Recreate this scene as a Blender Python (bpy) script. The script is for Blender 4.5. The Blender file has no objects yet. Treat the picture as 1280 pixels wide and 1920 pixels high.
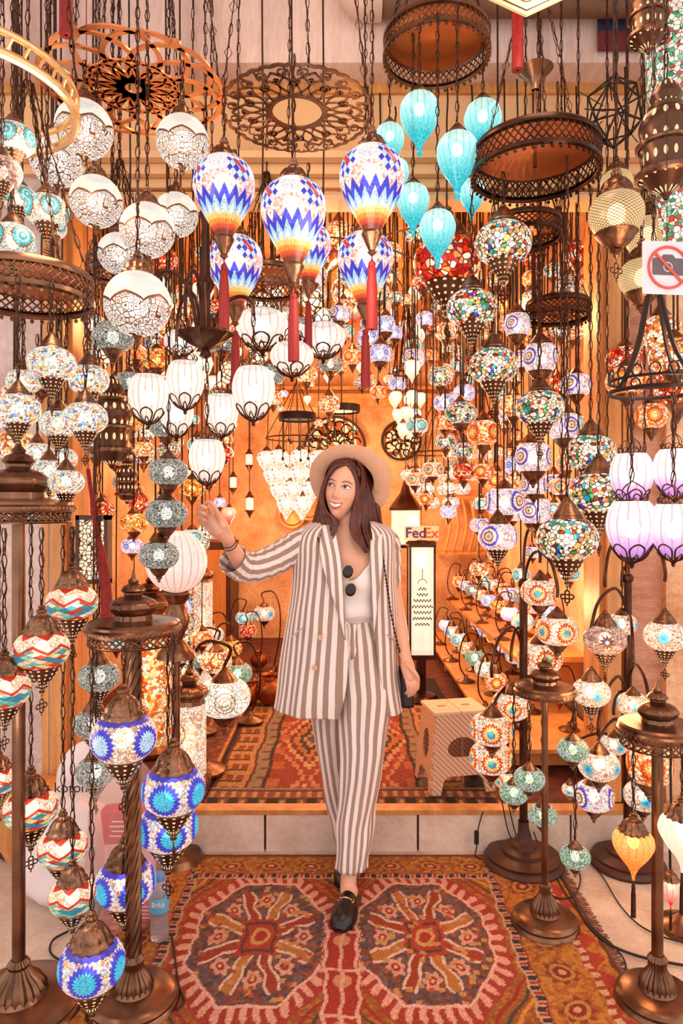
import bpy, bmesh, math, random
import numpy as np
from mathutils import Vector, Matrix, Euler
from mathutils.geometry import tessellate_polygon
from mathutils.bvhtree import BVHTree
random.seed(11); np.random.seed(11)
PI = math.pi; C = bpy.context.scene.collection; SC = bpy.context.scene
# ------------------------------------------------------------------ camera, world, exposure
F = 1280.0; CAMZ = 1.5; HOR = 950.0
cam = bpy.data.objects.new('camera', bpy.data.cameras.new('camera')); C.objects.link(cam)
cam.location = (0, 0, CAMZ); cam.rotation_euler = (PI/2, 0, 0)
cam.data.sensor_fit = 'VERTICAL'; cam.data.sensor_height = 36.0; cam.data.lens = 36.0*F/1920
cam.data.shift_y = -(960-HOR)/1920; cam.data.clip_end = 60
SC.camera = cam
SC.view_settings.view_transform = 'Standard'; SC.view_settings.look = 'None'
SC.view_settings.gamma = 1; SC.view_settings.use_curve_mapping = False
SC.view_settings.exposure = 0.0
SC.cycles.use_denoising = True
SC.cycles.max_bounces = 5; SC.cycles.diffuse_bounces = 3; SC.cycles.glossy_bounces = 3
SC.cycles.transmission_bounces = 4; SC.cycles.transparent_max_bounces = 20
SC.cycles.sample_clamp_indirect = 4.0; SC.cycles.caustics_reflective = False; SC.cycles.caustics_refractive = False
W = bpy.data.worlds.new('street_daylight'); SC.world = W; W.use_nodes = True
W.node_tree.nodes['Background'].inputs[0].default_value = (1.0, .88, .84, 1)
W.node_tree.nodes['Background'].inputs[1].default_value = 1.5
def lamp_light(name, loc, watt, col=(1, .52, .2), r=.08, kind='POINT', size=1):
    d = bpy.data.lights.new(name, kind); d.energy = watt; d.color = col
    if kind == 'POINT': d.shadow_soft_size = r
    else: d.shape = 'RECTANGLE'; d.size, d.size_y = size
    o = bpy.data.objects.new(name, d); o.location = loc; C.objects.link(o); return o
WARM = (1, .50, .22)
for i, (x, y, z, w) in enumerate([(-.9, 3.6, 2.5, 50), (0, 3.7, 2.75, 45), (.9, 3.6, 2.5, 50), (-.8, 4.9, 1.9, 40), (0.1, 5.0, 2.45, 60), (.8, 4.9, 1.9, 40),
        (-.9, 6.2, 1.3, 30), (.0, 6.1, 1.9, 55), (.7, 6.2, 1.3, 30), (-1.0, 3.9, .9, 25), (1.0, 3.9, .95, 25), (0.2, 4.6, 1.1, 22)]):
    lamp_light('lantern_light', (x, y, z), w*.72, WARM)
for x, y, z, w, c in [(-.75, 1.75, 2.35, 16, (1, .75, .55)), (.05, 1.9, 2.2, 12, (1, .8, .65)), (.95, 1.85, 1.9, 14, (1, .62, .4)), (-.95, 1.75, .9, 7, (1, .8, .7)),
        (.95, 2.3, .85, 14, (1, .5, .22)), (1.05, 1.6, 1.5, 9, (1, .6, .4)), (-.2, 2.3, 3.2, 14, (1, .7, .45)), (.6, 2.0, 3.0, 10, (1, .75, .5))]:
    lamp_light('lantern_light', (x, y, z), w*.6, c, .15)
# ------------------------------------------------------------------ helpers
def P(px, py, Y): return Vector(((px-640)/F*Y, Y, CAMZ-(py-HOR)/F*Y))
def lin(c):
    if isinstance(c, str): c = tuple(int(c[i:i+2], 16)/255 for i in (0, 2, 4))
    return tuple((x/12.92 if x <= .04045 else ((x+.055)/1.055)**2.4) for x in c)
def spl(pts, n=4, closed=False):
    """Catmull-Rom resampling of a list of tuples"""
    out = []; m = len(pts); rng = range(m if closed else m-1)
    g = (lambda i: pts[i % m]) if closed else (lambda i: pts[max(0, min(m-1, i))])
    for i in rng:
        p0, p1, p2, p3 = g(i-1), g(i), g(i+1), g(i+2)
        for k in range(n):
            t = k/n
            out.append(tuple(.5*((2*b)+(-a+c)*t+(2*a-5*b+4*c-d)*t*t+(-a+3*b-3*c+d)*t**3) for a, b, c, d in zip(p0, p1, p2, p3)))
    if not closed: out.append(tuple(pts[-1]))
    return out
class MB:
    def __init__(s): s.v = []; s.f = []; s.uv = []; s.mi = []
    def face(s, idx, uv=None, mi=0): s.f.append(idx); s.uv.append(uv or [(0, 0)]*len(idx)); s.mi.append(mi)
    def lathe(s, prof, n=28, rib=None, c=(0, 0, 0), mi=0, arc=1.0):
        b = len(s.v); L = [0]
        for p, q in zip(prof, prof[1:]): L.append(L[-1]+math.dist(p, q))
        T = L[-1] or 1
        for (r, z) in prof:
            for i in range(n):
                a = 2*PI*i/n; rr = r*(1+(rib[1]*(abs(math.cos(a*rib[0]/2))-.6) if rib else 0))
                s.v.append((c[0]+rr*math.cos(a), c[1]+rr*math.sin(a), c[2]+z))
        for j in range(len(prof)-1):
            for i in range(n):
                k = (i+1) % n
                s.face((b+j*n+i, b+j*n+k, b+(j+1)*n+k, b+(j+1)*n+i), [(i/n, L[j]/T), ((i+1)/n, L[j]/T), ((i+1)/n, L[j+1]/T), (i/n, L[j+1]/T)], mi)
        return s
    def tube(s, path, r, n=6, closed=False, mi=0, flat=1.0, cap=True, up=None):
        path = [Vector(p) for p in path]; m = len(path); b = len(s.v)
        rs = r if isinstance(r, (list, tuple)) else [r]*m
        t0 = (path[1]-path[0]).normalized()
        u = Vector(up) if up else (Vector((0, 0, 1)) if abs(t0.z) < .9 else Vector((1, 0, 0)))
        Ls = 0
        for j in range(m):
            t = (path[(j+1) % m] if (closed or j < m-1) else path[j])-(path[j-1] if (closed or j > 0) else path[j])
            t.normalize()
            x = t.cross(u)
            if x.length < 1e-5: x = t.orthogonal()
            x.normalize(); y = x.cross(t).normalized()
            if not up: u = y
            for i in range(n):
                a = 2*PI*i/n
                s.v.append(tuple(path[j]+x*(rs[j]*math.cos(a))+y*(rs[j]*flat*math.sin(a))))
        for j in range(m if closed else m-1):
            k2 = (j+1) % m; l = (path[k2]-path[j]).length
            for i in range(n):
                k = (i+1) % n
                s.face((b+j*n+i, b+j*n+k, b+k2*n+k, b+k2*n+i), [(i/n, Ls), ((i+1)/n, Ls), ((i+1)/n, Ls+l), (i/n, Ls+l)], mi)
            Ls += l
        if cap and not closed:
            s.face(tuple(b+i for i in reversed(range(n))), None, mi); s.face(tuple(b+(m-1)*n+i for i in range(n)), None, mi)
        return s
    def capsule(s, pts, rs, n=12, mi=0):
        """closed rounded tube"""
        pts = [Vector(p) for p in pts]; d0 = (pts[0]-pts[1]).normalized(); d1 = (pts[-1]-pts[-2]).normalized()
        A = [pts[0]+d0*rs[0]*.95, pts[0]+d0*rs[0]*.6]; B = [pts[-1]+d1*rs[-1]*.6, pts[-1]+d1*rs[-1]*.95]
        return s.tube(A+pts+B, [rs[0]*.2, rs[0]*.8]+list(rs)+[rs[-1]*.8, rs[-1]*.2], n, mi=mi)
    def ball(s, c, r, n=12, m=8, mi=0, rot=None):
        r = (r, r, r) if not isinstance(r, (tuple, list)) else r
        b = len(s.v); c = Vector(c)
        for j in range(1, m):
            for i in range(n):
                a = 2*PI*i/n; e = PI*j/m-PI/2
                q = Vector((r[0]*math.cos(e)*math.cos(a), r[1]*math.cos(e)*math.sin(a), r[2]*math.sin(e)))
                if rot: q = rot @ q
                s.v.append(tuple(c+q))
        for z, sg in ((-1, 0), (1, 1)):
            q = Vector((0, 0, r[2]*z)); q = rot @ q if rot else q; s.v.append(tuple(c+q))
        bt = len(s.v)-2; tp = bt+1
        for j in range(m-2):
            for i in range(n):
                k = (i+1) % n; s.face((b+j*n+i, b+j*n+k, b+(j+1)*n+k, b+(j+1)*n+i), [(i/n, j/m), ((i+1)/n, j/m), ((i+1)/n, (j+1)/m), (i/n, (j+1)/m)], mi)
        for i in range(n):
            k = (i+1) % n; s.face((bt, b+k, b+i), None, mi); s.face((tp, b+(m-2)*n+i, b+(m-2)*n+k), None, mi)
        return s
    def box(s, c, d, rot=None, mi=0):
        b = len(s.v); c = Vector(c); q = [Vector((x*d[0]/2, y*d[1]/2, z*d[2]/2)) for x in (-1, 1) for y in (-1, 1) for z in (-1, 1)]
        for p in q: s.v.append(tuple(c+(rot @ p if rot else p)))
        for f, (ua, ub) in (((0, 1, 3, 2), (1, 2)), ((4, 6, 7, 5), (1, 2)), ((0, 4, 5, 1), (0, 2)), ((2, 3, 7, 6), (0, 2)), ((0, 2, 6, 4), (0, 1)), ((1, 5, 7, 3), (0, 1))):
            s.face(tuple(b+i for i in f), [(q[i][ua], q[i][ub]) for i in f], mi)
        return s
    def plate(s, outline, th, M=None, holes=(), mi=0):
        """2D outline (x,y) extruded by th along z, then M"""
        loops = [list(outline)]+[list(h) for h in holes]; M = M or Matrix()
        tris = tessellate_polygon([[Vector((x, y, 0)) for x, y in l] for l in loops])
        flat = [p for l in loops for p in l]; b = len(s.v); n = len(flat)
        for z in (0, th):
            for x, y in flat: s.v.append(tuple(M @ Vector((x, y, z))))
        for t in tris:
            uv = [flat[i] for i in t]
            s.face(tuple(b+i for i in t), uv, mi); s.face(tuple(b+n+i for i in reversed(t)), uv[::-1], mi)
        o = 0
        for l in loops:
            for i in range(len(l)):
                k = (i+1) % len(l); s.face((b+o+i, b+o+k, b+n+o+k, b+n+o+i), None, mi)
            o += len(l)
        return s
    def bar(s, path, w, t, closed=False, z=0, mi=0):
        """flat strip of width w lying in XY along a 2D path, thickness t"""
        m = len(path); b = len(s.v)
        for j in range(m):
            q = Vector(path[(j+1) % m] if (closed or j < m-1) else path[j])-Vector(path[j-1] if (closed or j > 0) else path[j])
            nx = Vector((-q.y, q.x)).normalized()*(w/2 if not isinstance(w, list) else w[j]/2); p = Vector(path[j])
            for sx in (1, -1):
                for zz in (z, z+t): s.v.append((p.x+nx.x*sx, p.y+nx.y*sx, zz))
        for j in range(m if closed else m-1):
            a = b+4*j; c = b+4*((j+1) % m)
            for e, f in ((0, 1), (1, 3), (3, 2), (2, 0)): s.face((a+e, a+f, c+f, c+e), None, mi)
        return s
    def add(s, o, M=None):
        b = len(s.v)
        for p in o.v: s.v.append(tuple(M @ Vector(p)) if M else p)
        for f, u, m in zip(o.f, o.uv, o.mi): s.face(tuple(b+i for i in f), u, m)
        return s
    def mesh(s, name, mats, sharp=40):
        me = bpy.data.meshes.new(name); me.from_pydata(s.v, [], s.f)
        uvl = me.uv_layers.new(name='UVMap'); uvl.data.foreach_set('uv', [c for f in s.uv for p in f for c in p])
        mats = mats if isinstance(mats, (list, tuple)) else [mats]
        for m in mats: me.materials.append(m)
        me.polygons.foreach_set('material_index', s.mi); me.polygons.foreach_set('use_smooth', [True]*len(s.f))
        me.update()
        bm = bmesh.new(); bm.from_mesh(me); bmesh.ops.recalc_face_normals(bm, faces=bm.faces); bm.to_mesh(me); bm.free()
        if sharp: me.set_sharp_from_angle(angle=math.radians(sharp))
        return me
    def obj(s, name, mats, parent=None, loc=(0, 0, 0), sharp=40):
        return put(name, s.mesh(name, mats, sharp), parent, loc)
def put(name, me, parent=None, loc=(0, 0, 0), sc=None, rot=None):
    o = bpy.data.objects.new(name, me); C.objects.link(o); o.location = loc
    if sc: o.scale = (sc, sc, sc) if not isinstance(sc, tuple) else sc
    if rot: o.rotation_euler = rot
    if parent: o.parent = parent
    return o
def tag(o, label, cat, group=None, kind=None):
    o['label'] = label; o['category'] = cat
    if group: o['group'] = group
    if kind: o['kind'] = kind
    return o
def thing(name, label, cat, loc=(0, 0, 0), group=None, rz=0):
    o = bpy.data.objects.new(name, None); C.objects.link(o); o.location = loc; o.rotation_euler = (0, 0, rz)
    o.empty_display_size = .05; return tag(o, label, cat, group)
def struct(name, mb, m, sharp=30):
    o = mb.obj(name, m, sharp=sharp); o['kind'] = 'structure'; return o
# ------------------------------------------------------------------ node maths
class S:
    def __init__(s, nt, o): s.nt = nt; s.o = o
    def _m(s, op, *a):
        n = s.nt.nodes.new('ShaderNodeMath'); n.operation = op
        for i, x in enumerate((s,)+a):
            if isinstance(x, S): s.nt.links.new(x.o, n.inputs[i])
            else: n.inputs[i].default_value = x
        return S(s.nt, n.outputs[0])
    def __add__(s, b): return s._m('ADD', b)
    __radd__ = __add__
    def __sub__(s, b): return s._m('SUBTRACT', b)
    def __mul__(s, b): return s._m('MULTIPLY', b)
    __rmul__ = __mul__
    def __truediv__(s, b): return s._m('DIVIDE', b)
    def __lt__(s, b): return s._m('LESS_THAN', b)
    def __gt__(s, b): return s._m('GREATER_THAN', b)
    def fr(s): return s._m('FRACT')
    def abs(s): return s._m('ABSOLUTE')
    def sin(s): return s._m('SINE')
    def sqrt(s): return s._m('SQRT')
    def pw(s, b): return s._m('POWER', b)
    def mx(s, b): return s._m('MAXIMUM', b)
    def mn(s, b): return s._m('MINIMUM', b)
    def at2(s, b): return s._m('ARCTAN2', b)
    def tri(s): return (s.fr()-.5).abs()*2
class G:
    """small node graph builder"""
    def __init__(s, name):
        s.m = bpy.data.materials.new(name); s.m.use_nodes = True; s.nt = s.m.node_tree; s.nt.nodes.clear()
        s.out = s.nt.nodes.new('ShaderNodeOutputMaterial'); s.tc = s.nt.nodes.new('ShaderNodeTexCoord')
    def w(s, a, b): s.nt.links.new(a.o if isinstance(a, S) else a, b)
    def sep(s, sock):
        n = s.nt.nodes.new('ShaderNodeSeparateXYZ'); s.w(sock, n.inputs[0]); return [S(s.nt, o) for o in n.outputs]
    def uv(s): return s.sep(s.tc.outputs['UV'])[:2]
    def ob(s): return s.sep(s.tc.outputs['Object'])
    def vor(s, scale, feat='F1', rnd=1.0, coord='Object', vec=None):
        n = s.nt.nodes.new('ShaderNodeTexVoronoi'); n.feature = feat; n.inputs['Scale'].default_value = scale; n.inputs['Randomness'].default_value = rnd
        s.w(vec if vec is not None else s.tc.outputs[coord], n.inputs['Vector']); return n
    def noise(s, scale, detail=3, coord='Object', rough=.5, vec=None):
        n = s.nt.nodes.new('ShaderNodeTexNoise'); n.inputs['Scale'].default_value = scale; n.inputs['Detail'].default_value = detail; n.inputs['Roughness'].default_value = rough
        s.w(vec if vec is not None else s.tc.outputs[coord], n.inputs['Vector']); return n
    def vec(s, x, y, z=0):
        n = s.nt.nodes.new('ShaderNodeCombineXYZ')
        for i, q in enumerate((x, y, z)):
            if isinstance(q, S): s.w(q, n.inputs[i])
            else: n.inputs[i].default_value = q
        return S(s.nt, n.outputs[0])
    def rnd(s, vor):
        n = s.nt.nodes.new('ShaderNodeSeparateColor'); s.w(vor.outputs['Color'], n.inputs[0]); return S(s.nt, n.outputs[0])
    def ramp(s, fac, stops, const=True):
        n = s.nt.nodes.new('ShaderNodeValToRGB'); cr = n.color_ramp; cr.interpolation = 'CONSTANT' if const else 'LINEAR'
        while len(cr.elements) > 1: cr.elements.remove(cr.elements[-1])
        cr.elements[0].position = stops[0][0]; cr.elements[0].color = (*lin(stops[0][1]), 1)
        for p, c in stops[1:]:
            e = cr.elements.new(p); e.color = (*lin(c), 1)
        s.w(fac, n.inputs[0]); return S(s.nt, n.outputs[0])
    def pal(s, fac, cols): return s.ramp(fac, [(i/len(cols), c) for i, c in enumerate(cols)])
    def rgb(s, c):
        n = s.nt.nodes.new('ShaderNodeRGB'); n.outputs[0].default_value = (*lin(c), 1); return S(s.nt, n.outputs[0])
    def mix(s, f, a, b):
        n = s.nt.nodes.new('ShaderNodeMix'); n.data_type = 'RGBA'
        for q, i in ((f, 0), (a, 6), (b, 7)):
            if isinstance(q, S): s.w(q, n.inputs[i])
            elif i == 0: n.inputs[0].default_value = q
            else: n.inputs[i].default_value = (*lin(q), 1)
        return S(s.nt, n.outputs[2])
    def pr(s, **k):
        n = s.nt.nodes.new('ShaderNodeBsdfPrincipled')
        for a, b in k.items():
            i = n.inputs[a.replace('_', ' ')]
            if isinstance(b, S): s.w(b, i)
            elif isinstance(b, str) or (isinstance(b, tuple) and len(b) == 3): i.default_value = (*lin(b), 1)
            else: i.default_value = b
        return n
    def bump(s, h, st=.3, dist=.01):
        n = s.nt.nodes.new('ShaderNodeBump'); n.inputs['Strength'].default_value = st; n.inputs['Distance'].default_value = dist; s.w(h, n.inputs['Height']); return S(s.nt, n.outputs[0])
    def smix(s, f, a, b):
        n = s.nt.nodes.new('ShaderNodeMixShader')
        if isinstance(f, S): s.w(f, n.inputs[0])
        else: n.inputs[0].default_value = f
        s.w(a.outputs[0], n.inputs[1]); s.w(b.outputs[0], n.inputs[2]); return n
    def transp(s, c=None):
        n = s.nt.nodes.new('ShaderNodeBsdfTransparent')
        if isinstance(c, S): s.w(c, n.inputs[0])
        elif c: n.inputs[0].default_value = (*lin(c), 1)
        return n
    def end(s, sh, sample=False):
        s.w(sh.outputs[0], s.out.inputs[0]); s.m.cycles.emission_sampling = 'AUTO' if sample else 'NONE'; return s.m
def simple(name, col, rough=.5, metal=0, var=0, scale=20, bump=0, **k):
    g = G(name); c = g.rgb(col)
    if var:
        n = g.noise(scale, 4); f = S(g.nt, n.outputs[0]); lo = tuple(x*(1-var) for x in (lin(col))); hi = tuple(min(1, x*(1+var)) for x in lin(col))
        c = g.ramp(f, [(.3, (0, 0, 0)), (.7, (1, 1, 1))], False)
        mm = g.nt.nodes.new('ShaderNodeMix'); mm.data_type = 'RGBA'; g.w(c, mm.inputs[0]); mm.inputs[6].default_value = (*lo, 1); mm.inputs[7].default_value = (*hi, 1); c = S(g.nt, mm.outputs[2])
    if bump: k['Normal'] = g.bump(S(g.nt, g.noise(scale*2, 5).outputs[0]), bump)
    return g.end(g.pr(Base_Color=c, Roughness=rough, Metallic=metal, **k))
def glow(g, col, strength, tr=.3, rough=.25, trc=None):
    """lit coloured glass: the glass glows with its own colour and lets the bulb behind it through"""
    p = g.pr(Base_Color=g.mix(.62, col, '1a0c08'), Roughness=rough, Emission_Color=col, Emission_Strength=strength*1.15)
    if tr: return g.smix(tr, p, g.transp(trc if trc is not None else col))
    return p
# ------------------------------------------------------------------ materials
M = {}
M['brass'] = simple('aged_brass', '7d5a44', .27, .92, .55, 7, .12)
M['bronze'] = simple('dark_bronze', '4a2e22', .3, .85, .5, 9, .12)
M['copper'] = simple('copper', 'd98a55', .3, .9, .25, 4)
M['potc'] = simple('tarnished_copper', '8a4a28', .38, .85, .4, 6)
M['gold'] = simple('gold', 'f0c890', .25, .9)
M['iron'] = simple('black_iron', '2b1c18', .45, .6)
M['chain'] = simple('chain_metal', '4a2e22', .4, .8)
M['cable'] = simple('black_cable', '1c1412', .6)
M['tassel'] = simple('red_silk', '8c100c', .6, 0, .35, 60)
def g_():
    g = G('pierced_brass'); u, v = g.uv(); x, y, z = g.ob()
    a = (u*14).fr()-.5; b = (v*7).fr()-.5; d = (a*a+b*b).sqrt() < .2
    base = g.pr(Base_Color='5e3e30', Roughness=.3, Metallic=.85)
    lit = g.pr(Base_Color='3a2010', Emission_Color='ffd9a0', Emission_Strength=1.1)
    return g.end(g.smix(d, base, lit))
M['pierced'] = g_()
def g_():
    g = G('bulb'); e = g.nt.nodes.new('ShaderNodeEmission'); e.inputs[0].default_value = (1, .93, .82, 1); e.inputs[1].default_value = 8.0
    return g.end(e)
M['bulb'] = g_()
def g_():
    g = G('warm_bulb'); e = g.nt.nodes.new('ShaderNodeEmission'); e.inputs[0].default_value = (1, .72, .42, 1); e.inputs[1].default_value = 5.0
    return g.end(e)
M['bulbw'] = g_()
GLASS = {}
def confetti(name, cols, scale=10, st=.95, tr=.28, grout='3a1c12', ed=.05):
    g = G(name); vo = g.vor(scale); c = g.pal(g.rnd(vo), cols); e = S(g.nt, g.vor(scale, 'DISTANCE_TO_EDGE').outputs[0]) < ed
    GLASS[name] = g.end(glow(g, g.mix(e, c, grout), st, tr)); return GLASS[name]
def medal(name, n, bands, bgcols, h=0.0, st=.95, tr=.26, teeth=16, amp=.03, gs=24, top=None, dy=0, rep=0):
    """n round flower medallions round the equator; bands [(radius, colour)] inside; grainy mosaic ground"""
    g = G(name); u, v = g.uv(); x, y, z = g.ob()
    dx = ((u*n+h).fr()-.5)*(3.0/n); zz = (((z-dy)/rep).fr()-.5)*rep if rep else z-dy; r = (dx*dx+zz*zz).sqrt(); a = zz.at2(dx)
    rr = r+(a*(teeth/(2*PI))).tri()*amp
    vo = g.vor(gs); bg = g.pal(g.rnd(vo), bgcols); e = S(g.nt, g.vor(gs, 'DISTANCE_TO_EDGE').outputs[0]) < .07
    c = g.ramp(rr*2, [(0, bands[0][1])]+[(bands[i-1][0]*2, bands[i][1]) for i in range(1, len(bands))]+[(bands[-1][0]*2, 'ffffff')])
    c = g.mix(rr > bands[-1][0], c, bg)
    # radial petal joints
    pj = ((a*(teeth/(2*PI))+.5).tri() < .12)._m('MULTIPLY', (rr < bands[-1][0]))
    c = g.mix(pj*.45, c, '40201a')
    if top: c = g.mix((v+(u*24).tri()*.03) > .86, c, top)
    c = g.mix(e*.75, c, '6a3a28'); GLASS[name] = g.end(glow(g, c, st, tr)); return GLASS[name]
def nt_white(g, a, b):
    n = g.nt.nodes.new('ShaderNodeTexWhiteNoise'); n.noise_dimensions = '3D'; g.w(g.vec(a, b, 0), n.inputs['Vector']); return S(g.nt, n.outputs['Value'])
def zigzag(name, bands, teeth, amp, st=.95, tr=.25, gs=22, lat=None):
    """bands [(v, colour or list of grain colours)] upward, displaced by a zigzag"""
    g = G(name); u, v = g.uv()
    w = v+(u*teeth).tri()*amp; c = g.ramp(w, [(0, bands[0][1])]+[(bands[i-1][0], bands[i][1]) for i in range(1, len(bands))])
    vo = g.vor(gs); rr = g.rnd(vo); e = S(g.nt, g.vor(gs, 'DISTANCE_TO_EDGE').outputs[0]) < .06
    if lat:
        lo, hi, cols, bg = lat
        p_, q_ = u*teeth*2+v*9, u*teeth*2-v*9; wn = nt_white(g, p_._m('FLOOR'), q_._m('FLOOR')); d = g.pal(wn, cols); inb = (w > lo)*(w < hi); c = g.mix(inb, c, d)
        gl_ = ((p_.fr() < .1)+(q_.fr() < .1)).mn(1)*inb; c = g.mix(gl_*.7, c, '4a2018')
        gg = g.pal(rr, bg); c = g.mix((w > hi+.07)*(w < .93), c, gg)
    c = g.mix(e*.6, c, '5a2a1c'); GLASS[name] = g.end(glow(g, c, st, tr)); return GLASS[name]
def ribbed(name, top, bot, n=20, st=1.0, tr=.3, z0=-.6, z1=.4, crack=0):
    g = G(name); u, v = g.uv(); x, y, z = g.ob()
    f = ((z-z0)/(z1-z0)).mx(0).mn(1); c = g.ramp(f, [(0, bot), (.25, bot), (.8, top)] if crack else [(0, bot), (.5, top), (1, top)], False)
    ln = (u*n+.5).tri(); no = S(g.nt, g.noise(7, 4, vec=g.vec(u*n*1.0, v*1.3, 0)).outputs[0])
    k = ((ln < .18)*.45+(no-.5).abs()*(2.2 if crack else 1.3)).mn(.8); c = g.mix(k, c, 'b07860' if not crack else bot); st = st*.85
    if crack:
        e = S(g.nt, g.vor(crack, 'DISTANCE_TO_EDGE').outputs[0]) < .035; c = g.mix(e*.3, c, 'f4fffa')
    GLASS[name] = g.end(glow(g, c, st, tr)); return GLASS[name]
WH = ['fff3e0', 'ffe6cf', 'ffd9b8', 'fff9ef']
confetti('confetti', ['fff2dc', '2038c8', 'ffdca8', '18a8b8', 'f6f0e0', 'ffe0c0', 'd83018', 'ffe8c8', '3a8850', 'ffb858', 'fff6e8', 'f8d8b8', '6a2418', 'f0b890', 'ffffff', '38b0d8', 'ffe4c0', 'e88850'], 13, .9, .28, '2e160e', .07)
confetti('confetti_pale', ['fff2dc', '6a8ce0', 'ffe0b0', 'f8f0e0', 'fff8ee', 'e08050', 'ffe8c8', 'c8e8e8', 'ffd080', 'ffffff', 'e8b8a0', 'a0d0d8'], 17, 1.0)
confetti('crazed_white', ['fff8ec', 'fff0dc', 'ffe8cc', 'ffffff'], 6, 1.0, .3, '9a6a40', .05)
confetti('silver', ['dce4d8', 'b8c4bc', 'f2efe2', '8fa39c', 'e6dcc8', 'a8b8b0', 'ffffff', 'c8b8a0'], 22, .55, .3, '2b2420', .09)
confetti('silver_green', ['d8e8dc', '9fc0ac', 'f0f4e6', '9cd060', 'c8dcd0', '7ab890', 'ffffff', 'b0c8c0'], 20, .72, .3, '31403a', .08)
confetti('red_confetti', ['ffd0a0', 'd81808', 'ff6020', 'fff0d8', 'b01008', 'ff9850', 'e83010'], 12, .9, .2, '7a1008', .1)
confetti('warm_small', ['ffe0a8', 'ffb060', 'fff0d0', 'e87030', 'ffd088', 'c04818', 'ffffff'], 14, 1.0)
confetti('amber_small', ['ffb050', 'ff8828', 'ffd080', 'e05810', 'ffe0a0'], 10, 1.0)
medal('turq_medal', 5, [(.05, 'fff0d8'), (.11, '20c8d0'), (.15, 'e8fff8'), (.22, '28c8cc'), (.25, '8a4a30')], ['fff0dc', 'ffe0c0', '58d8d8', 'f6e8d8', 'ffffff', 'd8a888'], .2)
medal('blue_medal', 5, [(.02, 'c81828'), (.18, '28d0f4'), (.25, '1840d8'), (.27, '6868e0')], ['fff4e4', 'f0e0ff', 'ffd8a8', 'ffffff', 'f8e8e0', 'ffb878', 'b8d8f8', 'd8a090'], .1, top='3040c0', teeth=20, amp=.045)
medal('blue_medal_pale', 4, [(.02, 'c81828'), (.17, 'b8e4ff'), (.24, '2038d0'), (.26, '6868e0')], ['fff4e4', 'ffd8a8', 'ffffff', 'f8e8e0', 'ffb878', 'd8a090'], .62, top='3040c0', teeth=18, amp=.045)
medal('cyan_flower', 5, [(.09, '28b8d8'), (.11, '18707c'), (.17, 'ffe0a0'), (.20, 'ffb858'), (.25, 'd82810')], WH+['e8a070', 'ffcf98'], .3, teeth=16, amp=.05, gs=18)
medal('cyan_flower_white', 4, [(.07, '2078e0'), (.15, '30c8e8'), (.17, 'f8e0c0'), (.20, 'c8a080')], WH+['fff4e8', 'd8b8a0', 'f0d0b0', 'c87850'], .25, teeth=8, amp=.06, gs=20)
medal('orange_flower', 4, [(.04, '2890c0'), (.12, 'ffd890'), (.2, 'ff9838'), (.27, 'd83c10')], ['ffe0b0', 'ffb870', 'ff9040', 'fff0d8', 'e86020'], .4, teeth=14, amp=.05, gs=16)
medal('black_flower', 4, [(.06, 'ffffff'), (.16, '2c2434'), (.18, '8c6c60')], ['e8c8b0', 'c09080', 'f4dcc8', 'a87868', 'd8b0a0'], .6, st=.7, teeth=10, amp=.08, gs=22)
medal('dot_rings', 4, [(.02, '3a2a18'), (.05, 'fff6e0'), (.07, '9a7a50'), (.11, 'fff6e0'), (.13, '8a6a48'), (.18, 'fff2d8'), (.20, '8a6a48'), (.23, 'fff6e4')], ['fff6e4', 'ffecd0', 'fffaf0'], .35, st=1.0, teeth=18, amp=.02, gs=14)
medal('eye', 4, [(.05, '2860d8'), (.09, 'e8f4ff'), (.14, '4060d8'), (.2, 'f0e8ff')], ['f4ecff', 'c8c0f0', 'ffffff', '8890e0', 'ffe0c8'], .5, teeth=14, amp=.02, gs=16)
medal('blue_stripe', 3, [(.05, '70a8c0'), (.10, 'ffe0b0'), (.14, 'a83c20'), (.2, 'fff0d8'), (.24, '2430c0'), (.27, '9080e0')], ['fff4f4', 'f0dcf8', 'ffe8d8', 'ffffff', 'd8a898'], .3, teeth=16, amp=.02, gs=18, dy=.02)
zigzag('red_aqua', [(.12, 'ffe8b0'), (.24, 'd82c14'), (.62, '58c8b4'), (.70, 'd83018'), (.95, 'ffe6b8'), (1.2, 'c82818')], 6, .16, .85,
       lat=(.24, .62, ['58c8b4', 'd84024', '8adcc8', 'f8e0a0', '2890b0', 'f4ead0', 'e89850'], ['ffeccc', 'ffd8a8', 'ffffff', 'f8b888', 'fff4dc']))
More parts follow.
